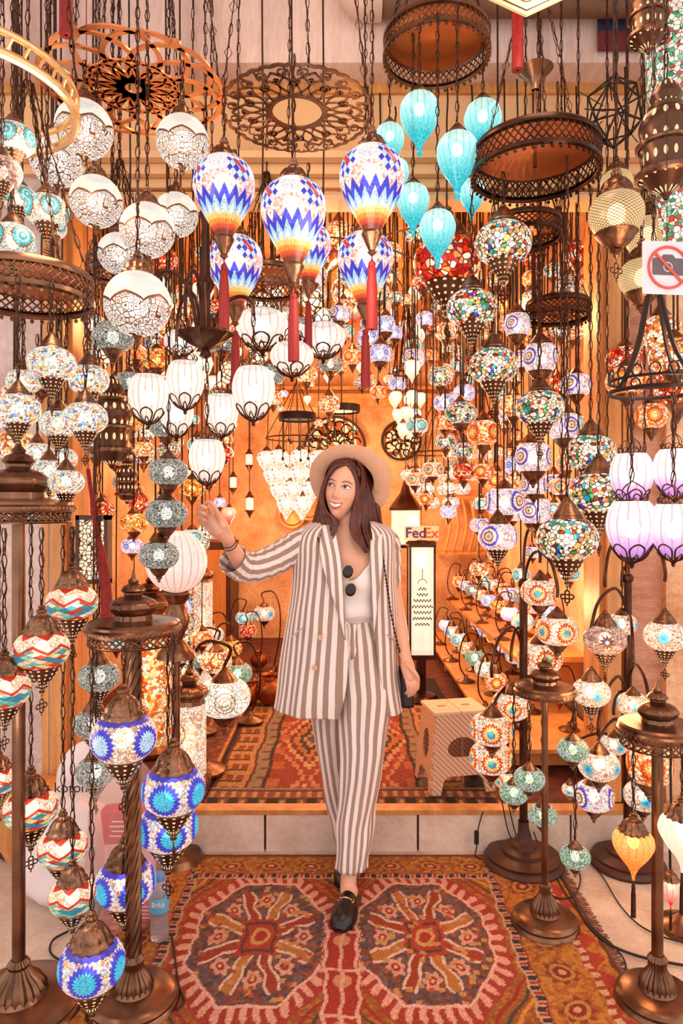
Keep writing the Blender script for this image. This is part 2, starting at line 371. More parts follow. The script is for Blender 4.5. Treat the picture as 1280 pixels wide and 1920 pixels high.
def g_():
    g = G('balloon_mosaic'); u, v = g.uv(); x, y, z = g.ob()
    w = v+(u*16).tri()*.12
    c = g.ramp(v+(u*32).tri()*.03, [(0, '7a2c18'), (.09, 'd84820'), (.14, 'f88c28'), (.19, 'ffd070'), (.24, 'fff0c0'), (.28, 'e8fbff')])
    gr = g.pal(g.rnd(g.vor(26)), ['fff0dc', 'ffe2c8', 'ffffff', 'f8b890', 'ffd8e0', 'e89888', 'f4e0ff'])
    c = g.mix((w > .34)*(w < .42), c, '9cd4f0'); c = g.mix((w > .42)*(w < .53), c, '1c34c8'); c = g.mix(w > .53, c, gr)
    # diagonal squares under the shoulder
    a = ((u*4+.3).fr()-.5)*2.2; b = (v-.74)*3.4; p = a+b; q = a-b
    ar = (a.abs()+b.abs()) < .8; ck = (((p*1.5+.25).fr() > .5)+((q*1.5+.25).fr() > .5))._m('MODULO', 2.0)
    sq = g.mix(ck, 'c8e8f8', '2838c8'); sq = g.mix((p.abs() < .12)*(q.abs() < .5), sq, 'd83030')
    c = g.mix((v > .66)*((a.abs() > .55)+0), c, 'f4faff'); c = g.mix(ar*((p.abs() < .42)+(q.abs() < .42)).mn(1), c, sq)
    e = S(g.nt, g.vor(26, 'DISTANCE_TO_EDGE').outputs[0]) < .06; c = g.mix(e*.5, c, '7a4a40')
    return g.end(glow(g, c, .92, .26))
GLASS['balloon'] = g_()
def g_():
    g = G('filigree_globe'); u, v = g.uv(); x, y, z = g.ob()
    sc = z-((u*6).tri()*-1+1).pw(.6)*.13-(-.08)     # scalloped hem of the metal lace
    vo = S(g.nt, g.vor(11, 'F1', .5).outputs[0]); ve = S(g.nt, g.vor(11, 'DISTANCE_TO_EDGE', .5).outputs[0])
    lace = (((vo-.25).abs() < .05)+(ve < .055)).mn(1)*(sc < 0); hem = sc.abs() < .02
    metal = (lace+hem).mn(1)
    no = S(g.nt, g.noise(3, 3, vec=g.vec(u*2, v*9, 0)).outputs[0])
    tint = g.ramp(no, [(.35, 'ffe4cc'), (.5, 'fff3e4'), (.6, 'd4e8ee')], False)
    gl = g.pr(Base_Color='6a5a50', Roughness=.15, Emission_Color=tint, Emission_Strength=.98)
    sh = g.smix(.2, gl, g.transp('fff0e0'))
    return g.end(g.smix(metal, sh, g.pr(Base_Color='7a4a30', Roughness=.45, Metallic=.6)))
GLASS['filigree'] = g_()
def g_(name, col, lit, k=15, st=1.1):
    g = G(name); u, v = g.uv(); p, q = u*k*2+v*k, u*k*2-v*k; e = ((p.fr() < .2)+(q.fr() < .2)).mn(1) if name[0] == 'h' else S(g.nt, g.vor(k, 'DISTANCE_TO_EDGE', .7).outputs[0]) < .09
    gl = g.pr(Base_Color='5a4030', Emission_Color=lit, Emission_Strength=st, Roughness=.3)
    return g.end(g.smix(e, g.smix(.25, gl, g.transp(lit)), g.pr(Base_Color=col, Roughness=.35, Metallic=.85)))
GLASS['honeycomb'] = g_('honeycomb_brass', '7a4c34', 'ffdca0')
GLASS['wirecage'] = g_('wire_cage', '7a5030', 'fff0d0', 4, 1.3)
GLASS['lattice'] = g_('lattice_pane', '5a3324', 'ffe8c8', 55, 1.3)
medal('cyl_flower', 2, [(.06, 'd88040'), (.2, 'fff4e0'), (.24, 'b87848'), (.34, 'ffedd0'), (.38, 'c86a38')], WH+['e8b088'], .25, teeth=18, amp=.03, gs=14, rep=1.1)
medal('cyl_orange', 2, [(.06, '2070b0'), (.11, '48a8a0'), (.2, 'ffd070'), (.3, 'ff9038'), (.38, 'd83c10')], ['ffe0b0', 'ffb870', 'ff9040', 'fff0d8', 'e86020', 'f8d890'], .2, teeth=12, amp=.09, gs=12, rep=1.15)
GLASS['lantern_pane'] = g_('lantern_pane', '6a3c26', 'ffd8a0', 7, 1.15)
ribbed('rib_white', 'fff8f2', 'ffeee0', 18, .88, .3)
ribbed('rib_pink', 'fff0e8', 'ffc8b0', 22, .8, .1)
ribbed('rib_purple', 'fff4ff', 'd8a0f0', 14, .95, .28, -.5, .5)
ribbed('turquoise', 'd4fff8', '00b8c4', 18, 1.2, .4, -.95, .5, 9)
ribbed('amber', 'ffd070', 'ff8a10', 18, .95, .3, -.9, .5, 9)
ribbed('red_drop', 'ffe4c8', 'e81808', 14, .95, .3, -1.0, .3, 9)
ribbed('pale_drop', 'ffeedd', 'ffe0c0', 16, 1.0, .3, -1.0, .3, 9)
confetti('green_crackle', ['d8e4dc', 'b8ccc0', 'a8d860', 'e8f0e0', '98b8a8', 'ffffff', 'c0e080'], 16, .7, .34, '506058', .06)
# walls etc
M['facade'] = simple('painted_board', 'e8b886', .6, 0, .08, 3, .05)
def g_(name, a, b, sc, bump, rough=.8, stretch=(1, 1, 1)):
    g = G(name); x, y, z = g.ob(); v = g.vec(x*stretch[0], y*stretch[1], z*stretch[2]); n = S(g.nt, g.noise(sc, 6, rough=.65, vec=v).outputs[0]); n2 = S(g.nt, g.noise(sc*14, 4, vec=v).outputs[0])
    return g.end(g.pr(Base_Color=g.ramp(n*.75+n2*.25, [(.35, a), (.62, b)], False), Roughness=rough, Normal=g.bump(n+n2*.5, bump, .02)))
M['concrete'] = g_('stained_concrete', 'c4a498', 'ecd0c4', 2.2, .3, stretch=(3, 1, .5))
M['plaster'] = g_('rough_plaster', 'b89c94', 'e2ccc4', 3, .9)
M['plaster_warm'] = g_('ochre_plaster', 'b87c50', 'ecc098', 3, .8)
M['brickpink'] = g_('pink_brick_plaster', 'b88068', 'e2ae90', 3, .9, stretch=(1, 1, 5))
M['wood'] = g_('orange_wood', 'b8743a', 'e0a260', 2, .2, .45, (8, 8, .6))
M['marble'] = g_('worn_marble', 'd0b4a0', 'f0dccc', 4, .08, .4)
M['paving'] = g_('pale_paving', 'b89c88', 'e0cbb8', 5, .15, .6)
M['pipe'] = simple('rusty_pipe', '6e4c34', .6, .1, .3, 6)
M['pipeb'] = simple('grey_pipe_elbow', 'c8a898', .35, 0, .1, 6)
M['sheet'] = simple('stained_wood', '4a2314', .5, 0, .3, 8)
M['carpet_dark'] = simple('dark_carpet', '5a2a1c', .9, 0, .5, 14, .3)
M['skin'] = simple('skin', 'e6ad90', .42, 0, .04, 12, 0, Subsurface_Weight=.1, Subsurface_Scale=.03)
M['lips'] = simple('lips', 'b8443a', .35); M['teeth'] = simple('teeth', 'fff8f0', .25, Emission_Strength=0.0)
M['eyewhite'] = simple('eye_white', 'f0e4dc', .2); M['iris'] = simple('iris', '3a2010', .15); M['lash'] = simple('lashes', '1c0d08', .5)
M['brow'] = simple('eyebrow', '5a2c1c', .7)
def g_():
    g = G('auburn_hair'); x, y, z = g.ob(); n = S(g.nt, g.noise(30, 3, vec=g.vec(x*6, y*6, z*.7)).outputs[0])
    return g.end(g.pr(Base_Color=g.ramp(n, [(.35, '2a0f09'), (.55, '5a2012'), (.7, '7e3018')], False), Roughness=.38, Specular_IOR_Level=.6))
M['hair'] = g_()
M['felt'] = simple('beige_felt', 'd9ab8c', .85, 0, .06, 40, .1)
M['satin'] = simple('white_satin', 'f6ece8', .35)
M['leather'] = simple('black_leather', '1d120f', .25, 0, .2, 30)
M['sole'] = simple('brown_sole', '3a2418', .6)
def stripes(name, per, a='a2887a', b='f2e6e2', wob=.002):
    g = G(name); u, v = g.uv(); n = S(g.nt, g.noise(5, 2, vec=g.vec(u*2, v*3, 0)).outputs[0])
    k = ((u+(n-.5)*wob*2)/per).fr() < .5
    f = S(g.nt, g.noise(300, 2).outputs[0]); c = g.mix(k, b, a); c = g.mix((f-.4).mx(0)*.35, c, '8a6a58')
    return g.end(g.pr(Base_Color=c, Roughness=.75, Sheen_Weight=.15))
M['suit'] = stripes('striped_linen', .031); M['suit2'] = stripes('striped_linen_trousers', .026)
M['bag_plastic'] = simple('white_plastic_film', 'efe0e0', .4, 0, .05, 4, .4, Transmission_Weight=0.0)
def g_():
    g = G('clear_plastic_film'); n = S(g.nt, g.noise(9, 4).outputs[0]); p = g.pr(Base_Color='e8dcdc', Roughness=.12, Normal=g.bump(n, 1.0, .03))
    return g.end(g.smix(.8, p, g.transp('fff4f0')))
M['film'] = g_()
def g_():
    g = G('clear_bottle'); p = g.pr(Base_Color='e8e8f0', Roughness=.05)
    return g.end(g.smix(.72, p, g.transp('f4f4fa')))
M['pet'] = g_()
M['blue'] = simple('blue_cap', '5f9ae0', .4); M['labelblue'] = simple('blue_label', '6ab8d8', .4); M['white'] = simple('white_print', 'f4f0f0', .5)
M['black'] = simple('black_print', '1a1412', .5); M['redp'] = simple('red_print', 'd85848', .5); M['card'] = simple('white_card', 'e8e0e8', .5)
M['purple'] = simple('purple_print', '4a2a78', .5); M['orangep'] = simple('orange_print', 'f06020', .5)
M['red_bag'] = simple('red_printed_pack', 'd83c30', .5); M['pink_bag'] = simple('pink_box', 'eab8c0', .5)
M['fringe'] = simple('rug_edge', '8a4a34', .9, 0, .4, 60)
def g_():
    g = G('striped_plastic'); u, v = g.uv(); k = ((u+v)*40).fr() < .35
    return g.end(g.pr(Base_Color=g.mix(k, 'e2b89a', 'b98a6c'), Roughness=.5))
M['stool'] = g_()
def g_():
    g = G('wool_pile'); a = g.nt.nodes.new('ShaderNodeVertexColor'); a.layer_name = 'Col'; n = S(g.nt, g.noise(260, 3).outputs[0])
    mm = g.nt.nodes.new('ShaderNodeMix'); mm.data_type = 'RGBA'; mm.blend_type = 'MULTIPLY'; mm.inputs[0].default_value = .45; g.w(a.outputs[0], mm.inputs[6]); g.w(g.ramp(n, [(.3, '707070'), (.6, 'ffffff')], False), mm.inputs[7])
    return g.end(g.pr(Base_Color=S(g.nt, mm.outputs[2]), Roughness=.95, Normal=g.bump(n, .6, .004)))
M['wool'] = g_()
# ------------------------------------------------------------------ the setting
FL = .18                                   # shop floor level
struct('floor', MB().box((0, 1.6, -.02), (9, 3.6, .04)), M['paving'])
struct('floor_shop', MB().box((0, 5.02, FL/2-.012), (3.9, 4.06, FL-.024)), M['carpet_dark'])
mb = MB()
for i in range(5): mb.box((-1.33+i*.665+.0, 2.985, .082), (.655, .03, .164))
struct('trim_1', mb, M['marble'])
struct('trim_2', MB().box((0, 3.0, .171), (3.4, .07, .02)), M['wood'])
struct('wall_back', MB().box((0, 7.05, 1.6), (3.6, .1, 3.6)), M['plaster_warm'])
struct('trim_3', MB().box((0, 6.96, 2.62), (3.3, .1, .05)).box((0, 6.98, 2.56), (3.3, .05, .08)).box((0, 6.95, 2.7), (3.3, .12, .03)), M['wood'])
struct('wall_left', MB().box((-1.72, 5.05, 1.6), (.1, 4.0, 3.6)), M['plaster_warm'])
struct('wall_right', MB().box((1.50, 5.05, 1.6), (.1, 4.0, 3.6)), M['plaster_warm'])
struct('ceiling', MB().box((0, 5.1, 3.42), (3.6, 4.0, .08)), M['wood'])
struct('wall_facade_left', MB().box((-2.5, 3.16, 1.5), (2.5, .2, 3.0)), M['plaster'])
struct('wall_facade_right', MB().box((2.5, 3.2, 1.5), (2.44, .2, 3.0)), M['brickpink'])
struct('wall_facade_top', MB().box((0, 3.2, 3.26), (7.4, .16, .5)), M['facade'])
struct('wall_upper', MB().box((0, 3.06, 4.0), (7.4, .2, 1.15)), M['concrete'])
mb = MB()
for z, d, h in ((3.04, .16, .03), (3.00, .11, .045), (2.955, .07, .04), (2.9, .05, .05), (2.865, .13, .02)): mb.box((0, 3.14-d/2, z), (7.2, d, h))
struct('trim_4', mb, M['facade'])
struct('ceiling_street', MB().box((0, 1.5, 4.6), (7.4, 3.4, .06)), M['concrete'])
for n, x in (('door_1', -1.27), ('door_2', 1.22)):
    mb = MB().box((x, 3.12, 1.52), (.06, .14, 2.68)).box((x+.055*(1 if x > 0 else -1), 3.08, 1.52), (.03, .05, 2.68)).box((x-.04*(1 if x > 0 else -1), 3.2, 1.52), (.02, .2, 2.68))
    struct(n, mb, M['wood'])
# pipe with elbow under the upper wall
t = thing('drain_pipe', 'brown pipe with pale elbow running along the upper wall', 'pipe', (0, 0, 0))
MB().tube([(.14, 2.88, 3.62), (3.3, 2.88, 3.62)], .052, 16).obj('pipe_run', M['pipe'], t)
MB().tube(spl([(.04, 2.88, 3.95), (.035, 2.88, 3.72), (.065, 2.88, 3.63), (.17, 2.88, 3.62)], 6), [.055]*6+[.062]*7+[.066]*6, 16).obj('pipe_elbow', M['pipeb'], t)
# ------------------------------------------------------------------ rugs, painted knot by knot
def rug(name, label, x0, x1, y0, y1, z, step, fn, wave=0.0):
    nx = int((x1-x0)/step)+1; ny = int((y1-y0)/step)+1
    X, Y = np.meshgrid(np.linspace(x0, x1, nx), np.linspace(y0, y1, ny)); Z = z+.006+np.random.rand(ny, nx)*.0015+wave*(np.sin(X*7+Y*2)*.5+np.sin(Y*9-X*3)*.5)
    co = np.stack([X, Y, Z], -1).reshape(-1, 3); low = co.copy(); 
    me = bpy.data.meshes.new(name); i = np.arange(nx*ny).reshape(ny, nx)
    q = np.stack([i[:-1, :-1], i[:-1, 1:], i[1:, 1:], i[1:, :-1]], -1).reshape(-1, 4)
    # a rim of skirt faces gives the rug its thickness
    rim = np.concatenate([i[0, :], i[1:, -1], i[-1, -2::-1], i[-2:0:-1, 0]]); nb = len(co); lo = co[rim].copy(); lo[:, 2] = z
    co2 = np.concatenate([co, lo]); k = np.arange(len(rim)); kn = (k+1) % len(rim)
    sk = np.stack([rim[k], nb+k, nb+kn, rim[kn]], -1); q = np.concatenate([q, sk])
    me.vertices.add(len(co2)); me.vertices.foreach_set('co', co2.ravel()); me.loops.add(q.size); me.loops.foreach_set('vertex_index', q.ravel().astype('i'))
    me.polygons.add(len(q)); me.polygons.foreach_set('loop_start', np.arange(0, q.size, 4).astype('i')); me.update(calc_edges=True); me.validate()
    col = fn(X, Y).reshape(-1, 3); col = np.concatenate([col, col[rim]]); col = np.where(col <= .04045, col/12.92, ((col+.055)/1.055)**2.4)
    at = me.color_attributes.new('Col', 'FLOAT_COLOR', 'POINT'); at.data.foreach_set('color', np.concatenate([col, np.ones((len(col), 1))], 1).ravel().astype('f'))
    me.materials.append(M['wool']); o = bpy.data.objects.new(name, me); C.objects.link(o); tag(o, label, 'rug'); return o
def hx(c): return np.array([int(c[i:i+2], 16)/255 for i in (0, 2, 4)])
def tri(a): return np.abs((a % 1)-.5)*2
def hash2(a, b): return np.abs(np.sin(a*127.1+b*311.7)*43758.5) % 1
def cellnoise(X, Y, s): return hash2(np.floor(X/s), np.floor(Y/s))
def pick(h, cols):
    cols = np.array([hx(c) for c in cols]); return cols[np.minimum((h*len(cols)).astype(int), len(cols)-1)]
def field_rug(X, Y):
    X = X+.004*np.sin(Y*60)+.003*np.sin(Y*23); Y = Y+.004*np.sin(X*50)
    A = np.abs(X); out = pick(cellnoise(X, Y, .011), ['a03a22', 'b04426', '9a3020', 'a84e28', '8c3424'])
    def lay(mask, col):
        nonlocal out
        c = hx(col) if isinstance(col, str) else col
        out = np.where(mask[..., None], c, out)
    top = 2.93-Y                                  # distance from the back edge
    # spandrels and inner lines of the field
    ox = A-.285; oy = Y-2.37; m = np.maximum(np.maximum(np.abs(ox)/.255, np.abs(oy)/.375), (np.abs(ox)/.255+np.abs(oy)/.375)/1.42)
    sp = (m > 1.1); lay(sp, pick(cellnoise(X, Y, .012), ['a05c22', 'b87028', '96602c', 'a0451f']))
    d = (m % .12); lay(sp & (np.abs(m-1.2) < .02), 'a02c1c'); lay(sp & (np.abs(m-1.3) < .018), '4c4030'); lay(sp & (np.abs(m-1.38) < .02), 'd89030')
    # octagon rings with hooked edge
    th = np.arctan2(oy/.375, ox/.255); hook = tri(th*40/(2*PI))
    lay((m < 1.1) & (m > .86), 'a43824'); lay((m < 1.04) & (m > .9) & (hook > .45), 'e0a088'); lay((m < 1.07) & (m > 1.0) & (hook > .72), 'e0a088'); lay((m < .90) & (m > .865), 'e6b09a')
    inn = m < .865
    lay(inn, pick(cellnoise(X, Y, .013), ['5c4a4c', '6a5250', '503e42', '8a3c28', '6e4438', '77605a', '8c4a30']))
    r = np.hypot(ox/.255, oy/.375)
    for k in range(8):                                      # eight arms, flowers between
        a = k*PI/4+PI/8; ca, sa = math.cos(a), math.sin(a); u = ox/.255*ca+oy/.375*sa; w = -ox/.255*sa+oy/.375*ca
        arm = inn & (u > .26) & (u < .78); lay(arm & (np.abs(w) < .075-.02*tri(u*9)), '9c3a20' if k % 2 else 'b87434'); lay(arm & (np.abs(np.abs(w)-.055-.05*u*tri(u*3)) < .018), 'e2bca4')
        a = k*PI/4; ca, sa = math.cos(a)*.58, math.sin(a)*.58; q = np.hypot(ox/.255-ca, (oy/.375-sa)); fa = np.arctan2(oy/.375-sa, ox/.255-ca)
        lay(inn & (q < .11+.02*np.cos(fa*6)), 'dc9c84'); lay(inn & (q < .055), '9a2c24'); lay(inn & (q < .025), 'dcb070')
    c0 = np.maximum(np.abs(ox)/.255, np.abs(oy)/.375); lay(inn & (c0 < .25+.03*tri(th*3)), 'b03a20'); lay(inn & (np.abs(c0-.2) < .02), '5a3a34'); lay(inn & (r < .13), 'd09a5c'); lay(inn & (r < .08), 'a8301e')
    # small flecks
    lay(inn & (cellnoise(X+.3, Y, .02) > .93), 'c88c50'); lay(inn & (cellnoise(X, Y+.7, .017) > .95), 'b04a30')
    # ladder between the octagons
    l = A < .062; ly = (Y-2.30) % .2
    lad = l & (Y < 2.45) & (m > .86)
    lay(lad, 'a83020'); lay(lad & (np.abs(A-.052) < .006), 'e0a890'); lay(lad & (np.abs(ly-.1) < .006), 'e0a890'); lay(lad & (np.hypot(X/.03, (ly-.05)/.03) < 1), 'd08c60'); lay(lad & (A < .006), 'dca488')
    # borders at the sides, then at the back
    def border(dist, along, inner):
        lay(inner < .0, '000000')
    for dist, along in ((.895-A, Y), (top, X)):
        b = (dist < .315) if along is Y else (dist < .19)
        if along is Y: lay(b, pick(cellnoise(X, Y, .014), ['c07828', 'b4682a', 'c88436', 'a85c24']))
        else:
            keep = (A < .895-top*1.0-.0); b = b & (A < .60+.0); lay(b, pick(cellnoise(X, Y, .014), ['b8742c', 'aa6428', 'c08438', '9c5824']))
        w0 = .315 if along is Y else .19
        n1 = b & (dist > w0-.04); lay(n1, 'c8a080'); lay(n1 & (tri(along/.045) > .55) & (np.abs(dist-w0+.02) < .013), '3c2c30'); lay(n1 & (tri(along/.045+.5) > .75) & (np.abs(dist-w0+.02) < .012), 'b03420'); lay(n1 & (np.abs(dist-w0+.038) < .004), '8a2c1c')
        mc = (.19 if along is Y else .095); pr_ = .165; ca = ((along+.04) % pr_)-pr_/2; rr = np.hypot(ca/.05, (dist-mc)/(.05 if along is Y else .038)); an = np.arctan2(dist-mc, ca)
        lay(b & (rr < 1+.15*np.cos(an*8)), '8c3c20'); lay(b & (rr < .8), 'c08a40'); lay(b & (rr < .55), '8e2820'); lay(b & (rr < .25), 'd8a070')
        if along is Y:
            n2 = b & (dist > .075) & (dist < .1); lay(n2, 'd8aa88'); lay(n2 & (tri(along/.04) > .6), 'a83a24')
            o2 = dist < .075; lay(o2 & (dist > .02+.05*tri(along/.1)), 'b03c24'); lay(dist < .012, '6a3424')
        else: lay(b & (dist < .022), '8a4426')
    out = out*(.86+.22*np.random.rand(*X.shape)[..., None]); return np.clip(out, 0, 1)
rug('patterned_wool_rug', 'red and ochre knotted rug with two octagon medallions on the pavement', -.9, .895, 1.75, 2.93, 0, .0042, field_rug)
def kilim(X, Y):
    Xw = X+.006*np.sin(Y*14); out = np.broadcast_to(hx('b83820'), X.shape+(3,)).copy()
    def lay(mask, col):
        nonlocal out
        out = np.where(mask[..., None], hx(col) if isinstance(col, str) else col, out)
    qx = np.floor(Xw/.02)*.02; qy = np.floor((Y)/.035)*.035
    for cx in (-.18, .2):
        py = ((qy-3.35) % 1.1)-.55+.0; d = np.abs(qx-cx)/.2+np.abs(py)/.55
        for lim, c in ((1.15, 'e8945c'), (1.02, 'c03a22'), (.85, 'f0b080'), (.72, '8a2c1c'), (.6, 'e08038'), (.42, '3e3838'), (.26, 'e0a060'), (.14, '5a5450')): lay(d < lim, c)
    lay((np.abs(qx) > .3) & (tri(Y/.22) > .55) & (np.abs(Xw) < .36), 'd86a34')
    A = np.abs(Xw+.0)
    e = .62-A; fr = Y-3.0
    lay(e < .26, '3e2a24'); lay(e < .24, 'a89070'); lay((e < .24) & (tri(Y/.12) > .75) & (e > .2), 'a83820'); lay(e < .18, '7c2418'); lay(e < .165, 'e09850'); lay((e < .15) & (e > .05) & (tri(Y/.14) > .5) & (tri(Xw/.05) > .3), 'a84820')
    lay((e < .14) & (tri(Y/.14+.3) > .85), '5a3a24'); lay(e < .03, '8a2a1a'); lay(e < .015, '2a1a16')
    lay(fr < .24, 'a89070'); lay(fr < .22, '7c2418'); lay(fr < .2, 'b05428'); lay((fr < .2) & (tri(X/.05) > .6) & (fr > .14), 'e0a870'); lay(fr < .13, '3c2420'); lay((fr < .12) & (fr > .05) & (tri(X/.09) > .55), 'a8502c'); lay((fr < .1) & (fr > .07) & (tri(X/.09) > .8), 'e0b080')
    lay(fr < .035, 'a03020'); lay((fr < .022) & (fr > .014) & (tri(X/.012) > .5), 'e8c090'); lay(fr < .01, '2a1a16')
    g_ = out.mean(-1, keepdims=True); out = (out*.8+g_*.2)*(.66+.3*np.random.rand(*X.shape)[..., None]); return np.clip(out, 0, 1)
rug('kilim', 'red stepped-diamond kilim laid over the raised shop floor', -.62, .72, 3.0, 5.3, FL-.02, .007, kilim, .003)
# worn carpets either side of the kilim
def worn(X, Y):
    o = pick(cellnoise(X, Y, .03), ['6a2c1c', '7a3a22', '4a2a20', '8a4a2a', '5a3428']); l = tri(X/.16) > .9; o = np.where(l[..., None], hx('c88850'), o); return o*(.8+.3*np.random.rand(*X.shape)[..., None])
rug('side_carpet', 'dark worn carpet under the lamps left of the red kilim', -1.2, -.63, 3.06, 5.2, FL-.02, .014, worn)
# ------------------------------------------------------------------ lantern makers
MESH = {}
def cm(key, fn, mats, sharp=40):
    if key not in MESH: MESH[key] = fn().mesh(key.split('|')[0], mats, sharp)
    return MESH[key]
def ell(r, h, z0=0, a0=-78, a1=78, n=14, p=1.0):
    return [(r*max(math.cos(math.radians(a0+(a1-a0)*i/n)), 0)**p, z0+h*math.sin(math.radians(a0+(a1-a0)*i/n))) for i in range(n+1)]
def link_chain(L, pitch=.030, kind=0):
    mb = MB(); n = max(1, int(L/pitch)); p = L/n
    for i in range(n):
        z = -p*(i+.5); rot = i % 2
        if kind == 1 and i % 4 == 1:      # a diamond link
            pts = [(.013, 0), (0, p*.62), (-.013, 0), (0, -p*.62)]
        else:
            pts = [(.0065*math.cos(a), p*.60*math.sin(a)) for a in (0, PI/3, 2*PI/3, PI, 4*PI/3, 5*PI/3)]
        mb.tube([((x if not rot else 0), (x if rot else 0), z+q) for x, q in pts], .0017, 4, closed=True, up=(0, 1, 0) if not rot else (1, 0, 0))
    mb.tube([(.004*math.sin(i*2.1), .004*math.cos(i*1.7), -L*i/8) for i in range(9)], .002, 4)
    return mb
# each kind: shade profile, cap, lower cup (unit: shade width = 1)
def cap_bell(r, z, h):      # fluted brass bell
    return lambda: MB().lathe([(r*.9, z-.02), (r*1.06, z), (r*1.06, z+h*.08), (r*.96, z+h*.14)]+[(r*a, z+h*b) for a, b in spl([(.9, .18), (.82, .34), (.6, .52), (.36, .62), (.24, .7)], 3)]+[(r*.3, z+h*.74), (r*.3, z+h*.8), (r*.15, z+h*.86), (r*.22, z+h*.92), (r*.06, z+h)], 28, (14, .12))
def cap_cone(r, z, h):
    return lambda: MB().lathe([(r, z), (r*1.06, z+h*.04), (r*.98, z+h*.1), (r*.9, z+h*.18), (r*.92, z+h*.22), (r*.62, z+h*.5), (r*.4, z+h*.72), (r*.2, z+h*.86), (r*.22, z+h*.9), (r*.06, z+h)], 24)
def cup(r, z, h):
    return lambda: MB().lathe([(r*1.05, z), (r*1.1, z-h*.04), (r, z-h*.1), (r*.86, z-h*.26), (r*.55, z-h*.5), (r*.3, z-h*.62), (r*.36, z-h*.7), (r*.16, z-h*.8), (r*.18, z-h*.88), (r*.04, z-h)], 24)
def crown(r, z, h):         # pierced crown band with bail
    def f():
        mb = MB()
        for k in range(10):
            a = 2*PI*k/10; p = [(r*math.cos(a-.3), r*math.sin(a-.3), z), (r*1.1*math.cos(a-.2), r*1.1*math.sin(a-.2), z+h*.5), (r*math.cos(a), r*math.sin(a), z+h*.75), (r*1.1*math.cos(a+.2), r*1.1*math.sin(a+.2), z+h*.5), (r*math.cos(a+.3), r*math.sin(a+.3), z)]
            mb.tube(spl(p, 2), .012, 4)
        mb.lathe([(r*.9, z-.02), (r*1.05, z), (r*.9, z+.03)], 24)
        for k in range(3):
            a = 2*PI*k/3; mb.tube(spl([(r*.9*math.cos(a), r*.9*math.sin(a), z+h*.6), (r*.8*math.cos(a), r*.8*math.sin(a), z+h*1.3), (0, 0, z+h*2.1)], 3), .014, 4)
        return mb
    return f
def cage(r, z, depth, n=6): # filigree leaves gathering under the glass
    def f():
        mb = MB()
        for k in range(n):
            a = 2*PI*k/n
            def q(da, rr, zz): return (rr*math.cos(a+da), rr*math.sin(a+da), zz)
            w = PI/n
            mb.tube(spl([q(0, .06, z-depth), q(-w*.8, r*.7, z-depth*.66), q(-w*.75, r*1.06, z-depth*.15), q(0, r*1.16, z+depth*.15), q(w*.75, r*1.06, z-depth*.15), q(w*.8, r*.7, z-depth*.66), q(0, .06, z-depth)], 4), .019, 4)
            mb.tube(spl([q(0, .05, z-depth), q(-w*.4, r*.6, z-depth*.8), q(0, r*.9, z-depth*.45), q(w*.4, r*.6, z-depth*.8), q(0, .05, z-depth)], 3), .015, 4)
        mb.lathe([(.07, z-depth+.03), (.08, z-depth), (.04, z-depth-.06), (.05, z-depth-.09), (.01, z-depth-.13)], 12)
        return mb
    return f
def pendant(z, s):          # little openwork charm
    def f():
        mb = MB().tube([(0, 0, z+.02), (0, 0, z-s*.35)], .01, 4)
        for a in range(4):
            cx, cz = s*.3*math.cos(a*PI/2), z-s*.75+s*.3*math.sin(a*PI/2)
            mb.tube([(cx+s*.17*math.cos(b*PI/4), 0, cz+s*.17*math.sin(b*PI/4)) for b in range(8)], .014, 4, closed=True, up=(0, 1, 0))
        mb.tube([(0, 0, z-s*1.2), (0, 0, z-s*1.45)], .012, 4); return mb
    return f
def tassel_(z, L, r=.06):
    return lambda: MB().tube([(0, 0, z), (0, 0, z-L*.1)], .012, 5).ball((0, 0, z-L*.13), r*.75, 10, 6).lathe([(r*.5, z-L*.15), (r*.9, z-L*.2), (r*.78, z-L*.27), (r, z-L*.4), (r*1.1, z-L), (r*.3, z-L*1.003)], 20, (20, .12))
egg = spl([(.16, -.60), (.28, -.52), (.42, -.30), (.5, -.02), (.49, .22), (.42, .44), (.33, .56)], 3)
drop = spl([(.03, -1.12), (.07, -1.04), (.045, -.98), (.09, -.9), (.10, -.8), (.22, -.62), (.38, -.38), (.49, -.08), (.5, .14), (.42, .36), (.26, .5)], 3)
ogee = spl([(.035, -.95), (.05, -.82), (.14, -.62), (.34, -.36), (.48, -.1), (.5, .08), (.42, .24), (.3, .32)], 3)
ball_ = ell(.5, .49, 0, -86, 70, 16)
